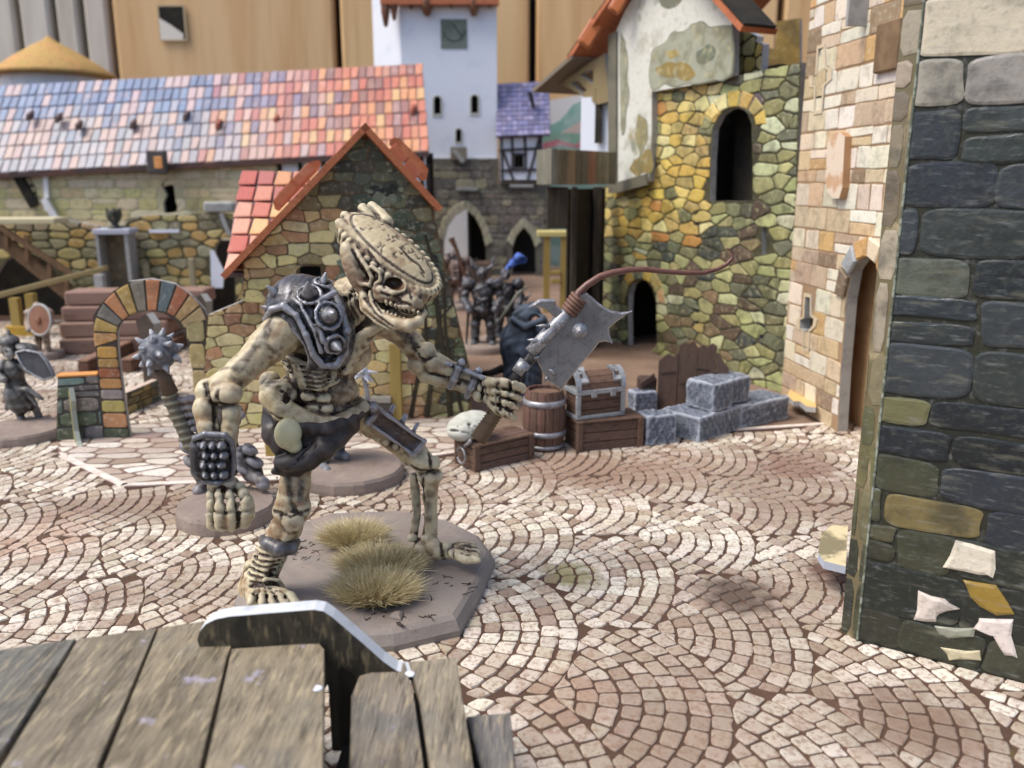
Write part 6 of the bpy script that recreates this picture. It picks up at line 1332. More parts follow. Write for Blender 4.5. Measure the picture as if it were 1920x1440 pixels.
# shin band and thigh plate
Sb = Clay((-5.2, 13.8, .9), (-3.7, 15.2, 2.2), .022); Sb.tube([T(494, 1012, 14.7), T(504, 1020, 14.44), T(524, 1030, 14.32), T(546, 1028, 14.42), T(556, 1016, 14.62)], [.1, .13, .14, .12, .08], k=.03)
cast(Sb, 'shin_band', M_armour, troll, S(58, 54, 52), MWASH, S(150, 148, 148), sc=.03, seed=8)
Tp = Clay((-3.1, 14.9, 2.2), (-1.2, 16.9, 4.0), .024)
e1 = (T(784, 838, 15.85)-T(700, 778, 15.6)).normalized(); e2 = Vector((0, -1, .25)); e2 = (e2-e1*e2.dot(e1)).normalized(); e3 = e1.cross(e2)
cp = T(742, 808, 15.78); Tp.box(cp, (.56, .08, .19), (e1, e2, e3), rnd=.05, k=0)
for s_ in (-1, 1): Tp.cap(cp-e1*.5+e2*.09+e3*.16*s_, cp+e1*.52+e2*.09+e3*.16*s_, .04, k=.02)
for f in (-.55, .55): Tp.cap(cp+e1*f+e2*.07-e3*.16, cp+e1*f+e2*.07+e3*.16, .075, k=.03)
for f in (-.3, 0, .3): Tp.cap(cp+e1*f-e3*.16+e2*.02, cp+e1*f-e3*.34-e2*.12, .05, k=.03)
Tp.ball(T(700, 764, 15.6), .13, k=.03); Tp.ripple(.008, 10, 4)
cast(Tp, 'thigh_plate', M_armour, troll, S(84, 70, 66), S(28, 22, 20), S(180, 176, 178), sc=.03, hi_amt=.85, seed=7)

# rock base with dry grass tufts
bp = [G(x, y) for x, y in ((440, 1142), (500, 1085), (520, 1030), (560, 1003), (620, 985), (760, 978), (850, 1000), (905, 1030), (928, 1062), (905, 1120), (862, 1196), (740, 1224), (620, 1232), (480, 1200))]
c0 = sum(bp, Vector())/len(bp); Vb, Fb = [], []; nb = len(bp)
for (f, z) in ((1, .0), (1.0, .14), (.965, .31), (.93, .37)): Vb += [Vector((c0.x+(p.x-c0.x)*f, c0.y+(p.y-c0.y)*f, z+(.012*math.sin(i*2.1) if z else 0))) for i, p in enumerate(bp)]
rng = [Vector((c0.x+(p.x-c0.x)*.5, c0.y+(p.y-c0.y)*.5, .385)) for p in bp]; Vb += rng+[Vector((c0.x, c0.y, .38))]
for k in range(4):
    for i in range(nb): j = (i+1) % nb; Fb.append((k*nb+i, k*nb+j, (k+1)*nb+j, (k+1)*nb+i))
Fb += [(4*nb+i, 4*nb+(i+1) % nb, 5*nb) for i in range(nb)]
M_base = mat('base_paint', S(136, 127, 119), rough=.6, spec=.3, layers=((1.1, .45, .75, S(172, 152, 138), .6), (.7, .5, .8, S(112, 94, 84), .5), (9, .62, .7, S(70, 58, 52), .35)), bump=((2.4, .35, .08), (18, .3, .03)))
mk('rock_base', Vb, Fb, M_base, troll)
cr = MB()                                                    # scratches in the base, each a bent hair line
for (px, py) in ((565, 1020), (582, 1032), (600, 1040), (705, 1150), (800, 1160), (760, 1166), (790, 1120), (830, 1090), (880, 1100), (560, 1045), (720, 1000), (850, 1040)):
    for k in range(5):
        a = G(px+r4.uniform(-18, 18), py+r4.uniform(-9, 9), .386); b = a+Vector((r4.uniform(-.13, .13), r4.uniform(-.13, .13), 0)); c = b+Vector((r4.uniform(-.08, .08), r4.uniform(-.08, .08), 0)); cr.tube([a, b, c], .009, 4)
cr.build('crack', mat('crack_dark', S(58, 48, 44), rough=.8), troll, kind='stuff')
pb_l = MB(); pb_l.lathe(G(744, 1158, .36), [(.14, 0), (.13, .05), (.08, .1), (.0, .12)], 7, jitter=.25, r=r4); pb_l.build('pebble', M_base, troll)
M_straw = mat('straw', src='attr', rough=.6, spec=.3)
def tuft(cx, cy, rx, ry, n, h):
    V, Fc, C = [], [], []
    for k in range(n):
        a, q = r4.random()*6.283, math.sqrt(r4.random()); x, y = math.cos(a)*q, math.sin(a)*q
        b = Vector((cx+x*rx, cy+y*ry, .375)); L = h*r4.uniform(.6, 1.15); d = Vector((x*.75+r4.gauss(0, .32), y*.75+r4.gauss(0, .32), .9)).normalized()
        s_ = d.cross(Vector((r4.gauss(0, 1), r4.gauss(0, 1), .1))).normalized()*.0068; t = d.cross(s_).normalized()*.0068
        mid = b+d*L*.55+Vector((x, y, 0))*.02; tip = b+d*L+Vector((x*.2+r4.gauss(0, .13), y*.2+r4.gauss(0, .13), -.1*q))*L
        n0 = len(V); V += [b+s_, b-s_*.5+t, b-s_*.5-t, mid+s_*.8, mid-s_*.4+t*.8, mid-s_*.4-t*.8, tip]
        Fc += [(n0, n0+1, n0+4, n0+3), (n0+1, n0+2, n0+5, n0+4), (n0+2, n0, n0+3, n0+5), (n0+3, n0+4, n0+6), (n0+4, n0+5, n0+6), (n0+5, n0+3, n0+6)]
        cb = jit(R.choice([S(194, 178, 130), S(178, 160, 110), S(210, 198, 156), S(160, 138, 92)]), r4, .1); dk = mixc(cb, S(104, 76, 40), .6); C += [dk]*3+[cb]*3+[mixc(cb, S(226, 212, 166), .5)]
    mk('grass_tuft', V, Fc, M_straw, troll, attr=np.array(C), kind='stuff')
for (px, py, rx, ry, n, h) in ((665, 1022, .42, .36, 2900, .56), (716, 1072, .62, .36, 3700, .54), (705, 1122, .56, .38, 4000, .54)):
    g = G(px, py, .38); tuft(g.x, g.y, rx, ry, n, h)

# ================================================================ the axe in its fist
axe = root('battle_axe', T(940, 740, 15.5), 'huge notched grey axe with a long rat tail tip, gripped by the skeleton troll', 'axe')
AY0, AY1 = 15.45, 15.55
def A3(px, py, d=0.): return T(px, py, 15.5+.25*(px-940)/140)+Vector((0, -d, 0))
m = MB(); m.tube([A3(980, 690), A3(968, 708), A3(944, 742), A3(922, 782)], [.12, .115, .115, .12], 12); m.build('grip', mat('black_grip', S(30, 26, 26), rough=.6), axe, smooth=True)
m = MB(); pts = [A3(938, 760), A3(928, 778), A3(915, 800), A3(897, 824)]; m.tube([pts[0]+(pts[-1]-pts[0])*t for t in np.linspace(0, 1, 25)], [.135+.025*t+.014*math.cos(t*24*math.pi/1.0) for t in np.linspace(0, 1, 25)], 12); m.build('wrapped_pommel', mat('leather_wrap', S(104, 82, 58), rough=.6, layers=((3, .45, .7, S(70, 52, 38), .6), (20, .5, .7, S(150, 124, 92), .4))), axe, smooth=True)
M_steel = mat('axe_steel', S(134, 132, 130), rough=.5, metal=.4, spec=.5, layers=((2, .4, .7, S(84, 80, 78), .6), (26, .56, .7, S(150, 148, 146), .3), (12, .5, .7, S(70, 66, 64), .4)), bump=((30, .35, .015),))
M_silver = mat('axe_silver', S(150, 150, 152), rough=.4, metal=.5, spec=.6, layers=((6, .45, .65, S(96, 92, 92), .7), (24, .5, .65, S(214, 214, 216), .6)), bump=((20, .4, .02),))
m = MB(); m.tube([A3(960, 716), A3(1070, 580)], .1, 10); m.build('shaft', mat('dark_shaft', S(52, 48, 48), rough=.5, layers=((6, .5, .7, S(120, 118, 118), .4),)), axe, smooth=True)
m = MB(); m.tube([A3(995, 662), A3(1018, 637), A3(1046, 606), A3(1072, 578)], [.13, .14, .14, .125], 14); m.tube([A3(970, 700), A3(986, 678)], [.13, .135], 12); m.build('sleeve', M_silver, axe, smooth=True)
bl_px = [(1078, 551), (1096, 553), (1106, 560), (1115, 569), (1128, 578), (1140, 585), (1158, 588), (1178, 587), (1168, 593), (1156, 601), (1147, 608), (1137, 617), (1138, 628), (1144, 644), (1131, 640), (1120, 642), (1110, 655), (1099, 668), (1083, 687), (1070, 704), (1060, 716), (1053, 726), (1044, 720), (1031, 712), (1024, 704), (1013, 686), (1004, 671), (1000, 662), (1020, 640), (1048, 608), (1064, 590), (1070, 582)]
bl_px = [(1040+(x-1040)*(1.06 if x > 1040 else 1.0)-1, 640+(y-640)*1.06) if (x-1000)*.77+(y-660)*1.0 > -2 and x+y > 1690 or x > 1090 else (x, y) for x, y in bl_px]
wing = [(1062, 585), (1050, 577), (1043, 572), (1041, 561), (1026, 560), (1011, 561), (999, 569), (990, 576), (1002, 575), (1018, 578), (1030, 586), (1046, 602)]
def blade(pts, name, d=0.):
    me_f = [A3(x, y, .07) for x, y in pts]; me_b = [A3(x, y, -.07) for x, y in pts]; cx = sum(p[0] for p in pts)/len(pts); cy = sum(p[1] for p in pts)/len(pts)
    ed = []
    for i, (x, y) in enumerate(pts):                          # sharpened rim: the edge itself is thin
        ed.append(A3(x, y, 0))
    ins = []
    for i, (x, y) in enumerate(pts):
        a, b = pts[i-1], pts[(i+1) % len(pts)]; tx, ty = b[0]-a[0], b[1]-a[1]; L = math.hypot(tx, ty); nx, ny = -ty/L, tx/L
        if not inside((x+nx*2, y+ny*2), pts): nx, ny = -nx, -ny
        ins.append((x+nx*4, y+ny*4) if inside((x+nx*4, y+ny*4), pts) else (x+nx*1, y+ny*1))
    n = len(pts); tri = tessellate_polygon([[Vector((x, y, 0)) for x, y in ins]])
    V = ed+[A3(x, y, .075) for x, y in ins]+[A3(x, y, -.075) for x, y in ins]; Fc, M = [], []
    for i in range(n): j = (i+1) % n; Fc += [(i, j, n+j, n+i), (j, i, 2*n+i, 2*n+j)]; M += [1, 1]
    for t in tri: Fc += [tuple(n+k for k in t), tuple(2*n+k for k in reversed(t))]; M += [0, 0]
    return mk(name, V, Fc, [M_steel, M_silver], axe, mi=M)
bl_o = blade(bl_px, 'blade'); blade(wing, 'rear_spike')
m = MB(); c = A3(1086, 619, .07); m.lathe(c, [(.15, -.02), (.15, .02), (.1, .05), (.1, .1), (.04, .15), (0, .16)], 14, axis=(0, -1, 0)); m.build('boss', M_silver, bl_o)
for (x, y, x2, y2) in ((1030, 612, 1005, 610), (1012, 640, 988, 636), (1010, 668, 996, 674), (1026, 706, 1021, 716), (1040, 700, 1027, 690)): m = MB(); m.tube([A3(x, y, .06), A3((x+x2)/2, (y+y2)/2-2, .08), A3(x2, y2, .05)], [.05, .04, .008], 6); m.build('barb', M_silver, axe, smooth=True)
m = MB()
for i in range(5):
    c = A3(1068+4.2*i, 583-6*i); d = (A3(1090, 540)-A3(1060, 590)).normalized(); a = d.orthogonal().normalized(); b = d.cross(a)
    m.tube([c+(a*math.cos(t)+b*math.sin(t))*.14+d*.03*math.sin(t) for t in np.linspace(0, 2*math.pi, 14)], .04, 6)
m.build('rope_binding', mat('rope_brown', S(110, 80, 66), rough=.6, layers=((20, .5, .7, S(160, 130, 110), .4),)), axe, smooth=True)
tl = [(1060, 596), (1076, 566), (1086, 548), (1100, 535), (1124, 519), (1150, 511), (1180, 506), (1210, 505), (1245, 509), (1285, 512), (1318, 512), (1345, 505), (1362, 496), (1373, 485), (1374, 476), (1368, 468), (1362, 465)]
m = MB(); m.tube([A3(x, y) for x, y in tl], [.085, .085, .075, .07, .066, .062, .058, .054, .05, .047, .045, .042, .04, .036, .028, .018, .008], 10); m.build('tail_tip', mat('tail_brown', S(108, 72, 60), rough=.4, spec=.5, layers=((4, .45, .7, S(84, 54, 44), .6), (24, .55, .7, S(168, 130, 112), .3))), axe, smooth=True)
# ================================================================ small figures
M_mini = mat('painted_figure', src='attr', rough=.5, spec=.5, bump=((20, .2, .02),))
M_disc = mat('disc_paint', S(140, 126, 116), rough=.7, spec=.25, layers=((1.3, .45, .72, S(166, 148, 134), .6), (1, .5, .8, S(106, 88, 76), .6), (8, .6, .7, S(74, 62, 54), .4)), bump=((3, .5, .08), (20, .35, .03)))
def disc(parent, c, r, h=.34, sc=1.):
    m = MB(); q = random.Random(int(c.x*10)); m.lathe((c.x, c.y, .004), [(r*1.0, 0), (r*1.0, h*.3), (r*.985, h*.75), (r*.95, h*.97), (r*.5, h*1.04), (0, h*1.02)], 36, jitter=.012, r=q); m.build('base', M_disc, parent)
def figure(name, base, r, label, cat='figurine', group=None, h=.34):
    o = root(name, (base.x, base.y, 0), label, cat, group); disc(o, base, r, h); return o
DK, DKW, DKH = S(62, 62, 66), S(16, 16, 18), S(176, 178, 184)
def clay_px(x0, y0, x1, y1, Y, dy, res):
    ps = [T(x, y, Yq) for x in (x0, x1) for y in (y0, y1) for Yq in (Y-dy, Y+dy)]
    return Clay([min(p[k] for p in ps)-.1 for k in range(3)], [max(p[k] for p in ps)+.1 for k in range(3)], res)

# shield bearing skeleton knight at the far left
g = G(40, 802, .3); kn = figure('skeleton_knight', g, 1.27, 'grey skeleton knight in a ragged tunic on a round base at the far left edge', group='small warrior figures'); Y = 27.0
C = clay_px(-30, 612, 110, 806, Y, 1.1, .034)
C.ell(T(17, 655, Y-.1), (.24, .26, .32), k=.03); C.ell(T(17, 640, Y), (.3, .32, .22), k=.03); C.cap(T(16, 628, Y), T(14, 616, Y), .07, .03, k=.02); C.ell(T(17, 664, Y-.3), (.17, .1, .2), k=.02)
for x in (11, 22): C.ball(T(x, 659, Y-.4), .06, k=.01, op='sub')
C.ell(T(26, 692, Y), (.34, .3, .38), k=.08); C.cap(T(26, 704, Y), T(30, 724, Y), .3, .26, k=.08)
C.tube([T(30, 722, Y), T(34, 738, Y-.05), T(38, 750, Y)], [.32, .42, .46], k=.06)
for x, y in ((12, 766), (24, 760), (40, 768), (56, 764), (70, 762), (80, 748)): C.cap(T(30+(x-30)*.4, 730, Y-.25), T(x, y, Y-.2), .1, .06, k=.05)
C.tube([T(32, 764, Y), T(40, 786, Y-.1), T(45, 797, Y-.15)], [.14, .11, .1], k=.03); C.cap(T(44, 797, Y-.15), T(50, 800, Y-.5), .1, .07, k=.03)
C.tube([T(62, 758, Y+.1), T(74, 782, Y+.2), T(84, 797, Y+.2)], [.15, .12, .1], k=.03); C.cap(T(83, 797, Y+.2), T(92, 799, Y), .1, .07, k=.03)
C.tube([T(6, 682, Y-.1), T(-6, 704, Y-.3), T(8, 712, Y-.5)], [.16, .13, .12], k=.03); C.tube([T(40, 682, Y), T(56, 694, Y-.3)], [.16, .13], k=.03); C.ell(T(52, 652, Y), (.34, .34, .13), ((.9, 0, -.3), (0, 1, 0), (.3, 0, .9)), k=.03)
C.ripple(.012, 9, 2)
cast(C, 'body', M_mini, kn, S(70, 68, 64), S(20, 18, 18), S(150, 148, 146), sc=.03, seed=21, paint=[(T(17, 664, Y-.35), .22, S(136, 132, 124), .9), (T(60, 765, Y), .3, S(96, 80, 68), .6)])
shl = root('kite_shield', T(68, 685, Y-.6), 'dark grey kite shield with a chipped pale rim on the skeleton knight\'s arm', 'shield')
PK = Plane(T(30, 690, Y-.55), T(100, 690, Y-.9)); PK.A.z = 0; sq = PK.uvs([(31, 661), (47, 656), (74, 662), (86, 676), (96, 693), (101, 706), (82, 712), (64, 703), (48, 692), (38, 676)])
prism(sq, [], PK.pt, .1, 'shield_face', [mat('shield_grey', S(74, 76, 82), rough=.4, metal=.3, layers=((2, .45, .7, S(104, 106, 112), .6), (8, .55, .7, S(44, 44, 48), .5))), mat('shield_rim', S(150, 152, 158), rough=.5)], shl)
m = MB(); m.tube([PK.pt(u, v, .02) for u, v in sq+sq[:1]], .035, 5); m.build('rim', mat('shield_edge', S(122, 124, 128), rough=.5, layers=((5, .5, .65, S(190, 192, 194), .7),)), shl, smooth=True)

# mace warrior standing behind the troll's arm
Y = 20.4; g = G(424, 950, .3); mw = figure('mace_warrior', g, 1.17, 'dark armoured warrior behind the bony forearm of the skeleton troll, on a cracked round base', group='small warrior figures', h=.42)
C = clay_px(320, 700, 520, 930, Y, .95, .03)
C.ell(T(408, 800, Y+.2), (.5, .4, .55), k=.1); C.ell(T(408, 756, Y+.3), (.22, .24, .24), k=.04); C.ell(T(372, 775, Y+.1), (.26, .26, .22), k=.05); C.ell(T(440, 772, Y+.1), (.2, .24, .2), k=.05)
C.tube([T(370, 780, Y), T(352, 800, Y-.1), T(352, 770, Y-.2)], [.2, .17, .15], k=.05)
for i in range(5): C.cap(T(336+7*i, 752+13*i, Y-.35), T(360+5*i, 748+13*i, Y-.3), .09, k=.02)
C.tube([T(405, 830, Y+.1), T(408, 862, Y+.1)], [.5, .6], k=.1); 
for x, y in ((352, 838), (360, 866), (468, 842), (478, 866), (460, 880)): C.ell(T(x, y, Y-.2), (.22, .2, .13), ((.86, 0, -.5), (0, 1, 0), (.5, 0, .86)), k=.03)
C.tube([T(378, 850, Y), T(380, 890, Y-.05), T(384, 912, Y-.1)], [.26, .2, .17], k=.05); C.tube([T(450, 856, Y), T(474, 884, Y-.1), T(484, 900, Y-.2)], [.28, .22, .18], k=.05); C.cap(T(470, 888, Y-.2), T(494, 908, Y-.4), .2, .16, k=.04); C.cap(T(384, 912, Y-.1), T(372, 920, Y-.4), .17, .14, k=.04)
for x, y in ((442, 776), (444, 794), (452, 780)): C.ball(T(x, y, Y-.4), .09, k=.03)
C.cap(T(430, 790, Y), T(444, 786, Y-.4), .12, .1, k=.03)
C.ripple(.014, 8, 6)
cast(C, 'body', M_mini, mw, S(66, 60, 56), S(18, 15, 14), S(160, 160, 166), sc=.03, seed=22, spots=((S(112, 92, 70), 3, .1, .7), (S(96, 88, 78), 5, .3, .6)))
mc = root('spiked_mace', T(297, 660, Y-.4), 'spiked iron ball mace on a brown haft, raised beside the arm of the troll', 'mace')
C = clay_px(255, 620, 340, 705, Y-.4, .5, .024); c = T(297, 660, Y-.4); C.ball(c, .42, k=0)
for i in range(22):
    z = 1-2*(i+.5)/22; a = i*2.4; q = math.sqrt(1-z*z); d = Vector((q*math.cos(a), q*math.sin(a), z)); C.cap(c+d*.38, c+d*.58, .1, .025, k=.02)
C.ripple(.01, 8, 3); cast(C, 'spiked_ball', M_mini, mc, S(94, 96, 102), S(26, 26, 28), S(206, 208, 212), sc=.025, seed=23)
m = MB(); m.tube([T(297, 690, Y-.4), T(306, 705, Y-.4), T(320, 738, Y-.38)], [.13, .16, .2], 10); m.build('haft', mat('haft_brown', S(98, 80, 64), rough=.7, layers=((3, .45, .7, S(70, 56, 44), .6),)), mc, smooth=True)
C = clay_px(310, 725, 385, 850, Y-.35, .5, .026); pts = [T(318+i*5.5, 742+i*13, Y-.38) for i in range(8)]
C.tube(pts, .17, k=.02)
for i, p in enumerate(pts): C.ell(p, (.2+.03*math.sin(i*2.3), .2, .085), ((.97, 0, .24), (0, 1, 0), (-.24, 0, .97)), k=.02)
cast(C, 'wrapped_grip', M_mini, mc, S(98, 92, 76), S(28, 24, 20), S(150, 146, 126), sc=.025, seed=24)

# warrior hidden behind the troll's hips
Y = 22.4; g = G(655, 874, .34); hw = figure('booted_warrior', g, 1.5, 'grey booted warrior on a wide round base, mostly hidden behind the skeleton troll hips', group='small warrior figures', h=.38)
C = clay_px(560, 680, 690, 895, Y, .9, .036)
C.tube([T(606, 800, Y), T(604, 850, Y), T(604, 872, Y-.05)], [.26, .2, .17], k=.05); C.cap(T(603, 874, Y-.05), T(613, 884, Y-.55), .16, .13, k=.04); C.tube([T(626, 800, Y+.4), T(634, 835, Y+.5), T(634, 850, Y+.5)], [.24, .18, .16], k=.05); C.cap(T(634, 850, Y+.5), T(648, 856, Y+.2), .16, .12, k=.04)
C.tube([T(612, 800, Y+.2), T(606, 740, Y+.2)], [.5, .55], k=.1); C.ell(T(604, 705, Y+.2), (.24, .26, .28), k=.05); C.tube([T(625, 740, Y), T(662, 760, Y), T(684, 752, Y)], [.18, .15, .13], k=.05)
C.ripple(.012, 8, 9); cast(C, 'body', M_mini, hw, S(70, 72, 76), S(22, 22, 24), S(150, 152, 156), sc=.03, seed=25)
sw = root('spiked_flail', T(680, 700, Y), 'silver star headed flail sticking up beside the belly of the skeleton troll', 'flail')
m = MB(); m.tube([T(682, 706, Y), T(688, 735, Y), T(692, 790, Y)], [.06, .07, .08], 8); m.build('haft', M_silver, sw); c = T(680, 698, Y)
m = MB(); m.lathe(c-Vector((0, 0, .16)), [(.0, 0), (.14, .05), (.17, .16), (.13, .27), (0, .34)], 10)
for d in ((1, 0, 0), (-1, 0, -.05), (0, -1, .2), (0, 0, 1), (.7, 0, -.7), (-.7, 0, -.6), (0.4, -.6, -.4)): dv = Vector(d).normalized(); m.tube([c+dv*.12, c+dv*.42], [.09, .008], 6)
m.build('star_head', mat('bright_steel', S(196, 196, 200), rough=.35, metal=.4, layers=((5, .5, .7, S(110, 108, 110), .6),)), sw)
for y in (722, 734): m = MB(); m.tube([T(684, y, Y), T(696, y-1, Y)], [.06, .01], 6); m.build('side_spike', M_silver, sw)

# cloaked figure behind the axe
Y = 30.5; g = G(976, 734, .2); cl = figure('cloaked_figure', g, 1.3, 'hunched figure in a blue black hooded cloak standing behind the axe and the barrel', group='small warrior figures')
C = clay_px(930, 560, 1040, 740, Y, 1.2, .042)
C.ell(T(990, 590, Y), (.5, .48, .42), k=.1); C.tube([T(985, 610, Y+.1), T(978, 655, Y+.1), T(980, 700, Y+.05), T(985, 728, Y)], [.6, .72, .68, .62], k=.2); C.ell(T(958, 640, Y), (.4, .5, .6), k=.2); C.tube([T(1010, 605, Y-.2), T(1030, 640, Y-.3)], [.35, .3], k=.1)
C.ell(T(1004, 600, Y-.5), (.22, .25, .2), k=.05, op='sub'); C.tube([T(962, 598, Y-.3), T(985, 612, Y-.5), T(1016, 600, Y-.5)], [.12, .14, .1], k=.08)
for i in range(6): x = 946+12*i; C.tube([T(x+14-2*i, 622, Y-.65), T(x+4, 660, Y-.78), T(x, 715, Y-.7)], [.05, .08, .09], k=.05, op='sub')
C.ripple(.015, 5, 4)
cast(C, 'cloak', M_cloth, cl, S(44, 52, 62), S(14, 16, 20), S(104, 116, 130), sc=.06, seed=26)
C = clay_px(985, 585, 1025, 620, Y-.2, .5, .03); C.ell(T(1003, 602, Y-.25), (.2, .22, .22), k=0); C.ell(T(1006, 604, Y-.46), (.05, .08, .06), k=.03); C.ell(T(999, 597, Y-.43), (.05, .04, .03), k=.01, op='sub'); C.ell(T(1010, 597, Y-.43), (.05, .04, .03), k=.01, op='sub')
cast(C, 'face', M_mini, cl, S(158, 112, 92), S(90, 48, 40), S(190, 150, 128), sc=.03, seed=27)
m = MB(); a = T(905, 700, Y+.2); m.tube([T(944, 690, Y+.1), T(920, 700, Y), a], [.16, .13, .1], 8); m.build('trailing_hem', M_dark, cl, smooth=True)

def knight(name, cx, top, foot, Y, label, basecol, horned, seed, extra=None):
    g = G(cx, foot); h = T(cx, top, g.y).z; u = h/10.; o = figure(name, g, 1.35*h/4.0, label, group='small warrior figures'); Yq = g.y
    q = lambda x, z, d=0.: Vector((g.x+x*u, Yq+d*u, .25+z*u))
    C = Clay((g.x-3.4*u, Yq-2.6*u, .15), (g.x+3.4*u, Yq+2.6*u, h+2.2*u), .14*u)
    C.ell(q(0, 6.1), (1.35*u, 1.0*u, 1.3*u), k=.3*u); C.tube([q(0, 5.2), q(0, 4.3)], [1.05*u, 1.2*u], k=.3*u); C.ell(q(0, 8.4, -.3), (.62*u, .68*u, .75*u), k=.1*u); C.ell(q(0, 8.2, -.95), (.16*u, .2*u, .45*u), k=.1*u)
    for s_ in (-1, 1):
        C.ell(q(1.65*s_, 7.2), (.85*u, .85*u, .7*u), k=.12*u); C.tube([q(1.8*s_, 6.8), q(2.1*s_, 5.4, -.3), q(1.5*s_, 4.4, -1.1)], [.5*u, .45*u, .42*u], k=.15*u); C.ball(q(1.5*s_, 4.3, -1.2), .45*u, k=.1*u)
        C.tube([q(.6*s_, 4.2), q(.85*s_, 2.4, -.3*s_), q(.95*s_, .5, -.2*s_)], [.75*u, .6*u, .5*u], k=.2*u); C.cap(q(.95*s_, .35, -.2*s_), q(1.15*s_, .3, -1.1-.2*s_), .45*u, .35*u, k=.1*u); C.ball(q(.85*s_, 2.5, -.75), .42*u, k=.1*u)
        if horned: C.tube([q(.5*s_, 8.8), q(1.15*s_, 9.3), q(1.35*s_, 10.3)], [.26*u, .2*u, .06*u], k=.08*u)
        for i in range(3): C.tube([q(.5*s_, 5.6-.5*i, -1.02), q(0, 5.4-.5*i, -1.15)], .1*u, k=.05*u)
    C.tube([q(-1.1, 4.35, -.5), q(0, 4.2, -1.15), q(1.1, 4.35, -.5)], .25*u, k=.08*u)
    C.ripple(.05*u, 5/u, seed)
    if extra: extra(C, q, u)
    kb_ = cast(C, 'body', M_mini, o, basecol, DKW, S(128, 130, 138), sc=.12*u, hi_amt=.45, seed=seed, spots=((S(84, 64, 46), 2.2/u, .3, .6),)); return o, q, u
kA, q, u = knight('horned_knight', 906, 496, 656, 40, 'black armoured knight with a horned helmet standing left of the blue plumed knight', S(34, 33, 34), True, 31)
m = MB(); m.tube([q(-1.6, 4.4, -1.2), q(-1.9, .4, -1.5)], [.2*u, .12*u], 6); m.build('sword', mat('dark_blade', S(60, 58, 56), rough=.4, metal=.4), kA)
kB, q, u = knight('plumed_knight', 948, 500, 644, 44, 'armoured knight with a blue plume on the helmet behind the cloaked figure', S(44, 46, 52), False, 32)
C = Clay(q(-.6, 8.2, -1.2)-Vector((.3, .5, .3)), q(3.4, 11.6, 1.4)+Vector((.3, .5, .3)), .05); C.tube([q(.2, 9.0, .2), q(.9, 9.8, .2), q(1.7, 10.4, .2), q(2.3, 10.3, .2)], [.22*u, .4*u, .62*u, .5*u], k=.1); C.ripple(.03, 8, 4)
cast(C, 'plume', M_cloth, kB, S(62, 94, 176), S(36, 52, 110), S(110, 142, 214), sc=.05, seed=33)
m = MB(); m.tube([q(-1.0, 2.4, -1.7), q(.3, 4.2, -2.1), q(1.6, 6.2, -2.1), q(2.9, 7.0, -1.6)], [.14*u, .2*u, .2*u, .1*u], 8); m.build('bow', mat('bow_grey', S(120, 122, 112), rough=.5), kB, smooth=True)
kC, q, u = knight('hound_rider', 985, 556, 636, 46, 'dark crouching beast headed warrior between the plumed knight and the axe', S(62, 50, 42), True, 34)
kD, q, u = knight('brown_warrior', 856, 462, 578, 54, 'brown blurred warrior with a raised club before the left gate arch', S(112, 84, 64), False, 35)
m = MB(); m.tube([q(1.6, 4.6, -1.2), q(.4, 8.6, -1.6), q(-.6, 10.8, -1.6)], [.22*u, .28*u, .5*u], 8); m.build('club', M_brown, kD)
kE, q, u = knight('round_shield_warrior', 84, 566, 672, 40, 'pale bony warrior with a round brown shield by the timber stack at the left', S(170, 140, 106), False, 36)
m = MB(); c = q(1.2, 6.2, -1.9); ax = Vector((-.35, -.9, .15)); m.lathe(c, [(2.6*u, 0), (2.6*u, .25*u), (2.3*u, .32*u), (.7*u, .42*u), (.6*u, .75*u), (0, .9*u)], 22, axis=ax); m.build('shield', mat('round_shield', S(128, 88, 66), rough=.6, layers=((2, .45, .7, S(96, 64, 48), .6),)), kE)
m = MB(); a = ax.orthogonal().normalized(); b = ax.normalized().cross(a); m.tube([c+(a*math.cos(t)+b*math.sin(t))*2.6*u+ax.normalized()*.15*u for t in np.linspace(0, 2*math.pi, 24)], .24*u, 6); m.build('shield_rim', mat('shield_rim_grey', S(164, 162, 158), rough=.5), kE, smooth=True)

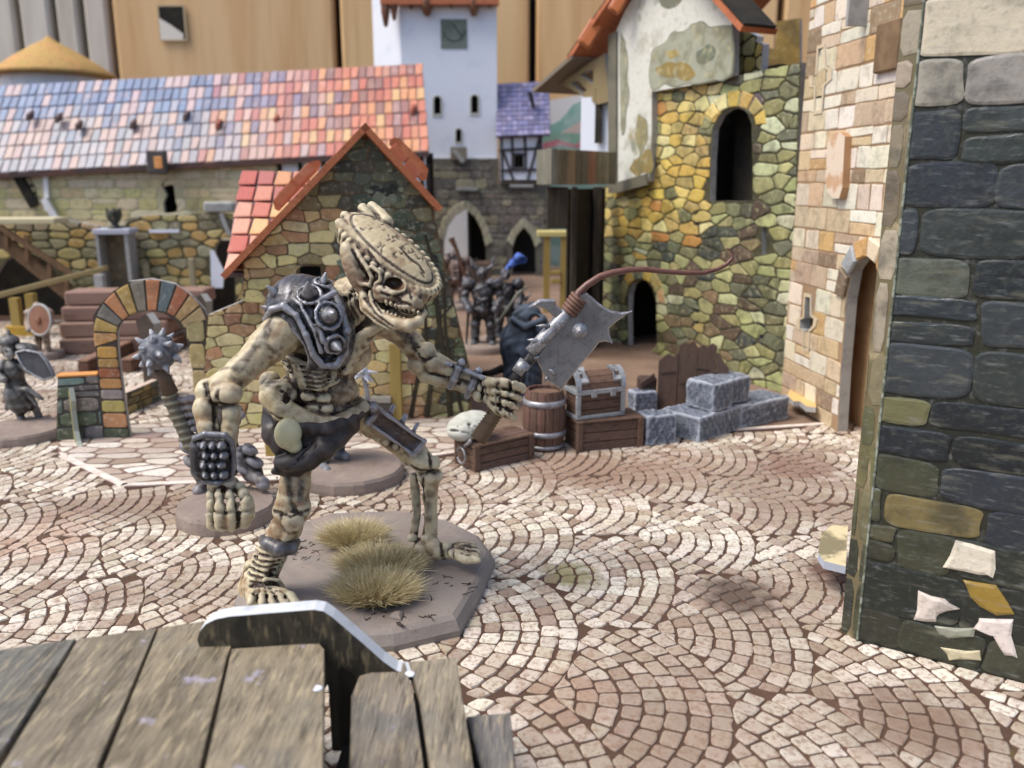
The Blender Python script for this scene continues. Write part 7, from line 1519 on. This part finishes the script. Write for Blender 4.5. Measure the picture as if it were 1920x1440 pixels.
# ================================================================ crates, barrel, chest, stone blocks
M_crate = mat('crate_wood', src='object', rough=.7, spec=.3, layers=((4, .45, .7, S(66, 48, 38), .6, (1, 1, 3)), (12, .5, .7, S(140, 112, 92), .45, (.6, .6, 3)), (3, .55, .8, S(48, 34, 28), .5)), bump=((9, .5, .03, (.5, .5, 3)),))
CW1 = S(104, 80, 66)
def crate(A, B, depth, h, label, lid=True):
    A, B = Vector((A.x, A.y, 0)), Vector((B.x, B.y, 0)); X = (B-A); L = X.length; X.normalize(); Yd = Vector((-X.y, X.x, 0)); o = root('wooden_crate', A, label, 'crate', 'wooden crates by the stone blocks'); Z = Vector((0, 0, 1))
    pw = .19; ph = (h-.1)/3
    def pk(name, p, a, b, c, bev=.018): m = MB(); m.box(p, a, b, c, bev=bev); m.build(name, M_crate, o, color=jit(CW1, R, .14))
    m = MB(); m.box(A+X*.07+Yd*.07+Z*.01, X*(L-.14), Yd*(depth-.14), Z*(h-.1)); m.build('inner_box', M_dark, o)
    for k in range(3):
        z = Z*(.01+ph*k)
        pk('plank', A+X*.05+Yd*.03+z, X*(L-.1), Yd*.06, Z*(ph-.02)); pk('plank', A+X*.05+Yd*(depth-.09)+z, X*(L-.1), Yd*.06, Z*(ph-.02)); pk('plank', A+X*.03+Yd*.1+z, X*.06, Yd*(depth-.2), Z*(ph-.02)); pk('plank', A+X*(L-.09)+Yd*.1+z, X*.06, Yd*(depth-.2), Z*(ph-.02))
    for (x, y) in ((-.01, -.035), (L-pw+.01, -.035), (0, depth-pw*.6), (L-pw, depth-pw*.6)): pk('corner_post', A+X*x+Yd*y, X*pw, Yd*pw*.62, Z*(h-.02), .025)
    n = 4
    for k in range(n): pk('lid_plank', A-X*.02+Yd*(-.02+k*(depth+.04)/n)+Z*(h-.09+R.uniform(0, .015)), X*(L+.04), Yd*((depth+.04)/n-.02), Z*.08, .02)
    return o, X, Yd
c1, X1, Y1 = crate(G(890, 888), G(1001, 861), 1.05, .8, 'wooden crate with an iron ring on its end and a white bundle on its lid')
m = MB(); rc = G(890, 888)+Y1*.5-X1*.06+Vector((0, 0, .42)); m.tube([rc+Y1*.2*math.cos(t)+Vector((0, 0, .23*math.sin(t)))-X1*.05 for t in np.linspace(.3, 5.9, 18)], .035, 8); m.build('ring_handle', M_silver, c1, smooth=True)
m = MB(); m.tube([rc+Y1*-.1+Vector((0, 0, .3)), rc-Y1*.3+Vector((0, 0, .42)), rc-Y1*.42+Vector((0, 0, .56))], [.05, .06, .04], 8); m.build('ring_bracket', M_silver, c1, smooth=True)
sk = root('white_bundle', P(880, 800, 23.4), 'cracked white rounded bundle like a loaf lying on the left crate', 'bundle')
C = clay_px(836, 755, 932, 842, 23.3, .8, .03); C.ell(T(882, 796, 23.3), (.62, .5, .37), ((.97, 0, .2), (0, 1, 0), (-.2, 0, .97)), k=0); C.ell(T(868, 806, 23.2), (.46, .5, .3), k=.1); C.tube([T(840, 806, 22.95), T(862, 808, 22.72), T(896, 818, 22.74), T(915, 824, 22.85)], .03, k=.02, op='sub')
for i in range(9): a = (R.uniform(855, 905), R.uniform(776, 800)); C.tube([T(*a, 22.86), T(a[0]+R.uniform(-9, 9), a[1]+R.uniform(2, 12), 22.84)], .02, k=.015, op='sub')
C.ripple(.008, 6, 3); cast(C, 'bundle', M_cloth, sk, S(176, 176, 162), S(56, 52, 50), S(206, 206, 196), sc=.03, seed=41, spots=((S(120, 116, 106), 7, .5, .6),))
# barrel
gb = G(1021, 850); bc = Vector((gb.x, gb.y+.55, 0)); br = root('wooden_barrel', bc, 'brown wooden barrel with two bright iron hoops between the crates', 'barrel')
hB = 1.86; prof = lambda t: .56+.1*math.sin(math.pi*t); ns = 16
M_stave = mat('stave_wood', src='object', rough=.65, layers=((4, .45, .7, S(64, 44, 36), .6, (3, 3, .6)), (14, .5, .7, S(142, 110, 90), .4, (3, 3, .4))), bump=((10, .5, .03, (3, 3, .4)),))
for i in range(ns):
    a0, a1 = 2*math.pi*(i+.04)/ns, 2*math.pi*(i+.96)/ns; V, Fc = [], []
    for k in range(7):
        t = k/6; z = .02+t*(hB-.02)
        for (a, rr) in ((a0, prof(t)), ((a0+a1)/2, prof(t)*1.012), (a1, prof(t)), (a1, prof(t)-.07), (a0, prof(t)-.07)): V.append(bc+Vector((math.cos(a)*rr, math.sin(a)*rr, z)))
    for k in range(6):
        for j in range(5): Fc.append((k*5+j, k*5+(j+1) % 5, k*5+5+(j+1) % 5, k*5+5+j))
    Fc += [(4, 3, 2, 1, 0), (30, 31, 32, 33, 34)]
    mk('stave', V, Fc, M_stave, br, color=jit(S(106, 78, 64), R, .12))
m = MB(); m.lathe(bc, [(.47, hB-.14), (.47, hB-.1), (0, hB-.1)], 24); m.build('lid', M_crate, br, color=S(118, 92, 76))
for t, w_ in ((.08, .12), (.3, .17), (.8, .2)):
    z = t*hB; m = MB(); r0 = prof(t)*1.012+.02; m.lathe(bc, [(r0-.05, z-w_/2), (r0, z-w_/2+.01), (r0+.02, z), (r0, z+w_/2-.01), (r0-.05, z+w_/2)], 40); m.build('hoop', mat('hoop_steel', S(156, 156, 160), rough=.4, metal=.4, layers=((4, .45, .65, S(100, 100, 102), .6), (20, .55, .7, S(214, 214, 216), .6))), br, smooth=True)
# second crate with the chest on it
c2, X2, Y2 = crate(G(1082, 850), G(1205, 838), 1.1, .98, 'wooden crate carrying the iron bound chest, right of the barrel')
ch = root('treasure_chest', P(1125, 770, 25.4), 'brown domed chest bound in bright iron, standing on the crate right of the barrel', 'chest')
A = G(1082, 850)+X2*.02+Y2*.12+Vector((0, 0, .985)); X3 = (X2+Y2*.1).normalized(); Y3 = Vector((-X3.y, X3.x, 0)); LC, DC, HC_ = 1.62, .86, .82; Z = Vector((0, 0, 1))
for k in range(3): m = MB(); m.box(A+Z*(.02+k*.265)+X3*.04+Y3*.03, X3*(LC-.08), Y3*(DC-.06), Z*.25, bev=.02); m.build('plank', M_crate, ch, color=jit(S(96, 72, 58), R, .08))
V, Fc = [], []; nL = 7                                       # domed lid of long staves
for i in range(nL):
    a0, a1 = math.pi*(i+.04)/nL, math.pi*(i+.96)/nL; m = MB(); P_ = []
    for (aa, rr) in ((a0, 1), (a1, 1), (a1, .8), (a0, .8)): P_.append((DC/2-math.cos(aa)*DC/2*rr, HC_+.02+math.sin(aa)*.56*rr))
    q4 = [A+X3*.04+Y3*y+Z*z for y, z in P_]; e = X3*(LC-.08)
    m.add(q4+[p+e for p in q4], [(3, 2, 1, 0), (4, 5, 6, 7)]+[(j, (j+1) % 4, (j+1) % 4+4, j+4) for j in range(4)]); m.build('lid_stave', M_crate, ch, color=jit(S(112, 84, 68), R, .08))
M_iron = mat('chest_iron', S(158, 162, 164), rough=.42, metal=.35, layers=((4, .45, .7, S(116, 118, 120), .6), (18, .55, .7, S(212, 214, 214), .5)), bump=((20, .4, .02),))
m = MB(); m.box(A-X3*.02-Y3*.02, X3*(LC+.04), Y3*(DC+.04), Z*.12, bev=.02); m.build('foot_band', M_iron, ch)
m = MB(); m.box(A-X3*.02-Y3*.025+Z*(HC_-.07), X3*(LC+.04), Y3*(DC+.05), Z*.15, bev=.02); m.build('lid_band', M_iron, ch)
for x in (-.025, LC-.13):
    m = MB(); m.box(A+X3*x-Y3*.03+Z*.121, X3*.155, Y3*.1, Z*(HC_-.195), bev=.02); m.build('corner_iron', M_iron, ch)
    V = []; m = MB()
    for i in range(13):
        aa = math.pi*i/12
        V += [A+X3*x+Y3*(DC/2-math.cos(aa)*(DC/2+.035)*s_)+Z*(HC_+.082+math.sin(aa)*(.56+.035 if s_ > .9 else .5)) for s_ in (1, .88)]
    V2 = V+[v+X3*.155 for v in V]; n = len(V); Fc = []
    for i in range(12): a = 2*i; Fc += [(a, a+2, a+2+n, a+n), (a+1, a+1+n, a+3+n, a+3), (a, a+1, a+3, a+2), (a+n, a+2+n, a+3+n, a+1+n)]
    m.add(V2, Fc); m.build('lid_iron', M_iron, ch)
    s_ = 1 if x < 0 else -1                                  # notched corner plate lying on the lid
    pl = []
    for (f, aa) in ((.0, .12), (.42, .12), (.3, .32), (.46, .5), (.0, .62)): pl.append(A+X3*(x+(.155 if s_ > 0 else 0)+s_*f*.62)+Y3*(DC/2-math.cos(math.pi*aa)*(DC/2+.03))+Z*(HC_+.09+math.sin(math.pi*aa)*.59))
    nrm = (pl[1]-pl[0]).cross(pl[-1]-pl[0]).normalized(); nrm = nrm if nrm.y < 0 else -nrm
    m = MB(); n = len(pl); m.add([p+nrm*.035 for p in pl]+[p-nrm*.05 for p in pl], [tuple(range(n)), tuple(range(2*n-1, n-1, -1))]+[(i, (i+1) % n, n+(i+1) % n, n+i) for i in range(n)]); cpl = m.build('corner_plate', M_iron, ch)
    c = (pl[0]+pl[2]+pl[4])/3+nrm*.03; m = MB(); m.lathe(c, [(.055, 0), (.05, .03), (0, .04)], 10, axis=nrm); m.build('rivet', M_iron, cpl)
for f in (.34, .74): m = MB(); m.box(A+X3*(LC*f-.1)-Y3*.06+Z*(HC_-.17), X3*.2, Y3*.05, Z*.26, bev=.025); m.build('hasp', M_iron, ch)
# stone blocks
M_block = mat('block_paint', src='attr', rough=.75, spec=.25, layers=((16, .5, .62, S(164, 168, 176), .42), (34, .5, .6, S(206, 210, 214), .3)), bump=((12, .9, .05), (40, .5, .02)))
def block(A, B, depth, h, z0, label, seed, back=0.):
    A, B = Vector((A.x, A.y, z0)), Vector((B.x, B.y, z0)); X = B-A; L = X.length; X.normalize(); Yd = Vector((-X.y, X.x, 0)); o = root('stone_block', A, label, 'stone block', 'grey stone blocks'); c = A+X*L/2+Yd*(depth/2+back)+Vector((0, 0, h/2+.008))
    rr = math.hypot(L, depth)/2+.15; C = Clay(c-Vector((rr, rr, h/2+.08)), c+Vector((rr, rr, h/2+.1)), .035)
    C.box(c, (L/2, depth/2, h/2), (X, Yd, Vector((0, 0, 1))), rnd=.05, k=0); C.ripple(.014, 6, seed); C.ripple(.008, 17, seed+1)
    cast(C, 'block', M_block, o, S(74, 82, 96), S(38, 42, 50), S(190, 196, 206), sc=.02, hi_amt=.6, wash_amt=.3, seed=seed, spots=((S(104, 112, 126), 6, .1, .5), (S(64, 70, 80), 4, .3, .5)))
F1, F2 = G(1310, 832), G(1386, 806); F3 = G(1478, 786)
block(G(1211, 838), G(1268, 832), .7, .96, 0, 'smallest grey stone block, next to the right crate', 51)
block(F1, F2, 1.5, .82, 0, 'long grey stone block in front, lowest left of the piled three', 52)
block(G(1388, 806), F3, 1.3, .8, 0, 'grey stone block at the right end of the row, beside the pale tower', 53)
U = (F3-F1).normalized(); Nn = Vector((-U.y, U.x, 0))
block(F1+U*.75+Nn*.15, F1+U*1.72+Nn*.15, 1.1, .92, .83, 'pale edged grey stone block set on top of the front row, left of the pair', 54)
block(F1+U*1.84+Nn*.4, F1+U*2.95+Nn*.4, 1.2, .85, .83, 'grey stone block set on top of the row, right of the pair', 55)
block(G(1188, 790), G(1232, 786), .6, 1.0, 0, 'grey stone block standing back between the chest and the broken boards', 56)
# broken board barricade and scrap
M_bar = mat('barricade_wood', src='object', rough=.65, layers=((4, .45, .7, S(52, 38, 32), .6, (3, 3, .5)), (14, .5, .7, S(124, 98, 82), .35, (3, 3, .3))), bump=((9, .5, .03, (3, 3, .4)),))
Yb = 28.2; PBr = Plane(P(1230, 780, Yb+.2), P(1370, 780, Yb-.5)); PBr.A.z = 0; bd = root('broken_barricade', PBr.pt(1, 0), 'upright dark brown boards with splintered tops behind the grey stone blocks', 'barricade')
for (x0, x1, tops) in ((1232, 1268, (676, 668, 662, 668, 658)), (1269, 1303, (648, 641, 644, 638, 652)), (1304, 1338, (652, 646, 650, 643, 648)), (1339, 1362, (662, 668, 676, 684, 690))):
    ub0, ub1 = PBr.uv(x0, 760)[0], PBr.uv(x1, 760)[0]; q = [(ub0, 0), (ub1, 0)]+[(ub1+(ub0-ub1)*i/4, PBr.uv(x0, t)[1]) for i, t in enumerate(tops[::-1])]
    dd = R.uniform(0, .08); prism(q, [], PBr.off(dd).pt, .22, 'board', [M_bar, M_bar], bd, color=jit(S(84, 64, 54), R, .1))
for (x0, y0, x1, y1) in ((1240, 700, 1268, 696), (1275, 720, 1300, 716), (1306, 690, 1330, 694)): m = MB(); pbar(m, PBr, [(x0, y0), (x1, y1)], 2, .09, .012); m.build('crack', M_dark, bd)
m = MB(); m.box(PBr.pt(.1, .5, -.24), PBr.U*2.0, PBr.N*-.15, PBr.Z*.3); m.build('cross_board', M_bar, bd, color=S(74, 56, 48))
sc_ = root('wood_scrap', P(1208, 722, 28.6), 'small dark splintered wood scrap behind the chest', 'wood scrap'); m = MB(); q = P(1195, 733, 28.4); m.box((q.x, q.y, 0.0), (.62, 0, 0), (0, .5, 0), (0.05, 0, q.z+.45), bev=.05); m.box((q.x+.1, q.y-.2, q.z+.1), (.5, .1, .3), (0, .12, 0), (-.05, 0, .25), bev=.03); m.build('scrap', M_bar, sc_, color=S(72, 54, 46))
# posts near the small house
for (x0, x1, yt, yb_, lab) in ((734, 750, 646, 792, 'yellowish wooden post standing against the gable of the small house, right of the troll'), (498, 512, 760, 858, 'yellowish wooden post half hidden behind the hip of the skeleton troll')):
    g = G((x0+x1)/2, yb_); o = root('wooden_post', g, lab, 'post', 'yellowish posts by the small house'); a, b = P(x0, yb_, g.y), P(x1, yt, g.y); m = MB(); m.box((a.x, g.y, 0), (b.x-a.x, 0, 0), (0, .3, 0), (0, 0, b.z), bev=.02); m.build('post', M_yw, o)
o = root('wall_rail', P(710, 748, 27.4), 'low grey rail running from the post to the troll along the house front', 'rail'); m = MB(); a, b = P(640, 756, 27.6), P(733, 752, 27.6); m.box((a.x, 27.6, a.z), (b.x-a.x, 0, 0), (0, .3, 0), (0, 0, .2), bev=.02); m.build('rail', M_greyb, o, color=S(150, 146, 136))
m = MB(); m.box((a.x, 27.62, 0), (b.x-a.x, 0, 0), (0, .2, 0), (0, 0, a.z-.004)); m.build('panel', mat('rail_panel', S(74, 68, 62), rough=.7), o)
# thin card fin leaning on the low wall
PFn = Plane(PF.pt(PF.uv(140, 826)[0], 0, .05), PF.pt(PF.uv(140, 826)[0]+.35, 0, 1.0)); fn = root('card_fin', PFn.pt(.3, 0), 'grey green curved card fin slotted into the front of the low stone wall', 'card fin')
h0 = PF.uv(140, 722)[1]; prism([(0, 0), (.85, 0), (.5, .12), (.3, .4), (.26, h0*.6), (.5, h0*.78), (.3, h0), (0.02, h0*.86)], [], PFn.pt, .14, 'card', [mat('fin_print', S(150, 140, 88), rough=.7, layers=((2, .45, .65, S(110, 112, 92), .7),)), mat('fin_edge', S(150, 156, 144), rough=.7)], fn)

# ================================================================ wooden platform close in the foreground
ZP = 2.0
M_plk = mat('platform_wood', src='object', rough=.62, spec=.3, layers=((1.3, .42, .68, S(70, 62, 50), .75, (2.2, .35, 1)), (4.5, .5, .7, S(186, 170, 136), .55, (2.6, .45, 1)), (.7, .5, .72, S(96, 98, 96), .6), (14, .52, .64, S(48, 42, 36), .6, (2.6, .14, 1)), (26, .55, .68, S(196, 184, 158), .45, (2.6, .1, 1)), (2.4, .64, .72, S(176, 170, 190), .5)), bump=((5, .35, .05, (2.5, .3, 1)),))
pf = root('plank_platform', (G(300, 1300, ZP).x, G(300, 1300, ZP).y, 0), 'weathered grey brown plank platform filling the near left corner of the picture', 'platform')
def plank(pts, z, col, t=.22):
    w_ = [G(x, y, z) for x, y in pts]; c = sum(w_, Vector())/len(w_); w_ = [p+(c-p).normalized()*.055 for p in w_]; n = len(w_); bv = .02
    V = [p-Vector((0, 0, t)) for p in w_]+[p-Vector((0, 0, bv)) for p in w_]+[p+(c-p).normalized()*bv for p in w_]; Fc = [tuple(range(n-1, -1, -1)), tuple(range(2*n, 3*n))]
    for k in range(2): Fc += [(k*n+i, k*n+(i+1) % n, (k+1)*n+(i+1) % n, (k+1)*n+i) for i in range(n)]
    mk('plank', V, Fc, M_plk, pf, color=col)
PC = [S(112, 110, 102), S(126, 116, 98), S(136, 124, 102), S(140, 128, 106)]
plank([(-300, 1258), (148, 1193), (-8, 1440), (-60, 1560), (-700, 1560)], ZP, PC[0]); plank([(148, 1193), (297, 1173), (187, 1440), (140, 1560), (-60, 1560), (-8, 1440)], ZP, PC[1])
plank([(297, 1173), (412, 1156), (440, 1200), (430, 1227), (377, 1440), (350, 1560), (140, 1560), (187, 1440)], ZP, PC[2]); plank([(432, 1212), (600, 1200), (611, 1212), (611, 1440), (612, 1560), (350, 1560), (377, 1440)], ZP, PC[3])
plank([(655, 1300), (672, 1262), (760, 1236), (780, 1300), (800, 1440), (812, 1560), (640, 1560), (650, 1440)], 1.55, S(134, 124, 110)); plank([(764, 1236), (856, 1228), (876, 1330), (892, 1440), (905, 1560), (816, 1560), (803, 1440), (783, 1300)], 1.55, S(140, 130, 112))
plank([(872, 1338), (958, 1330), (976, 1440), (995, 1560), (905, 1560), (893, 1440)], 1.3, S(112, 108, 104))
def under(x0, x1, z, y=1240):
    a, b = G(x0, y, z), G(x1, y, z); m = MB(); m.box((a.x, a.y-2.4, 0), (b.x-a.x, 0, 0), (0, 2.3, 0), (0, 0, z-.24)); m.build('support', M_post, pf)
under(40, 420, ZP, 1215); under(690, 840, 1.55, 1262); under(885, 950, 1.3, 1360)
m = MB(); a, b = G(614, 1236, 1.7), G(668, 1236, 1.7); m.box((a.x, a.y-.05, .3), (b.x-a.x, 0, 0), (0, .2, 0), (0, 0, 1.42), bev=.02); m.build('slot_board', M_post, pf)
m = MB(); a, b = G(604, 1440, 1.2), G(668, 1440, 1.2); m.box((a.x-.05, a.y-1.2, .2), (b.x-a.x+.1, 0, 0), (0, 2.6, 0), (0, 0, .3)); m.build('slot_floor', M_dark, pf)
for px, py, z in ((596, 1290, ZP+.005), (768, 1264, 1.56)): g = G(px, py, z); m = MB(); m.lathe(g, [(.06, 0), (.05, .012), (0, .015)], 8, jitter=.4, r=r4); m.build('paint_chip', M_white, pf)
up = root('card_divider', (G(500, 1205, ZP).x, G(500, 1205, ZP).y, 0), 'upright dark streaked card with a thick pale cut edge standing in the platform slot', 'card')
PU = Plane((G(370, 1210, ZP).x, G(430, 1212, ZP).y-.02, 0), (G(800, 1210, ZP).x, G(610, 1200, ZP).y-.02, 0))
uq = PU.uvs([(374, 1214), (370, 1200), (374, 1184), (386, 1170), (404, 1161), (430, 1156), (500, 1150), (588, 1143), (606, 1146), (624, 1158), (680, 1206), (718, 1240), (744, 1258), (778, 1264), (782, 1276), (744, 1274), (672, 1272), (640, 1250), (610, 1290), (430, 1290), (400, 1240)])
PU2 = PU.off(.0)
prism(uq, [], PU2.pt, .26, 'card', [mat('streaked_print', S(62, 56, 44), rough=.6, layers=((2.4, .45, .66, S(30, 28, 24), .8, (1.6, 1, .9)), (5, .52, .7, S(140, 126, 96), .6, (2, 1, .5)))), mat('divider_edge', S(204, 207, 209), rough=.8, layers=((4, .5, .7, S(146, 150, 154), .5),))], up)
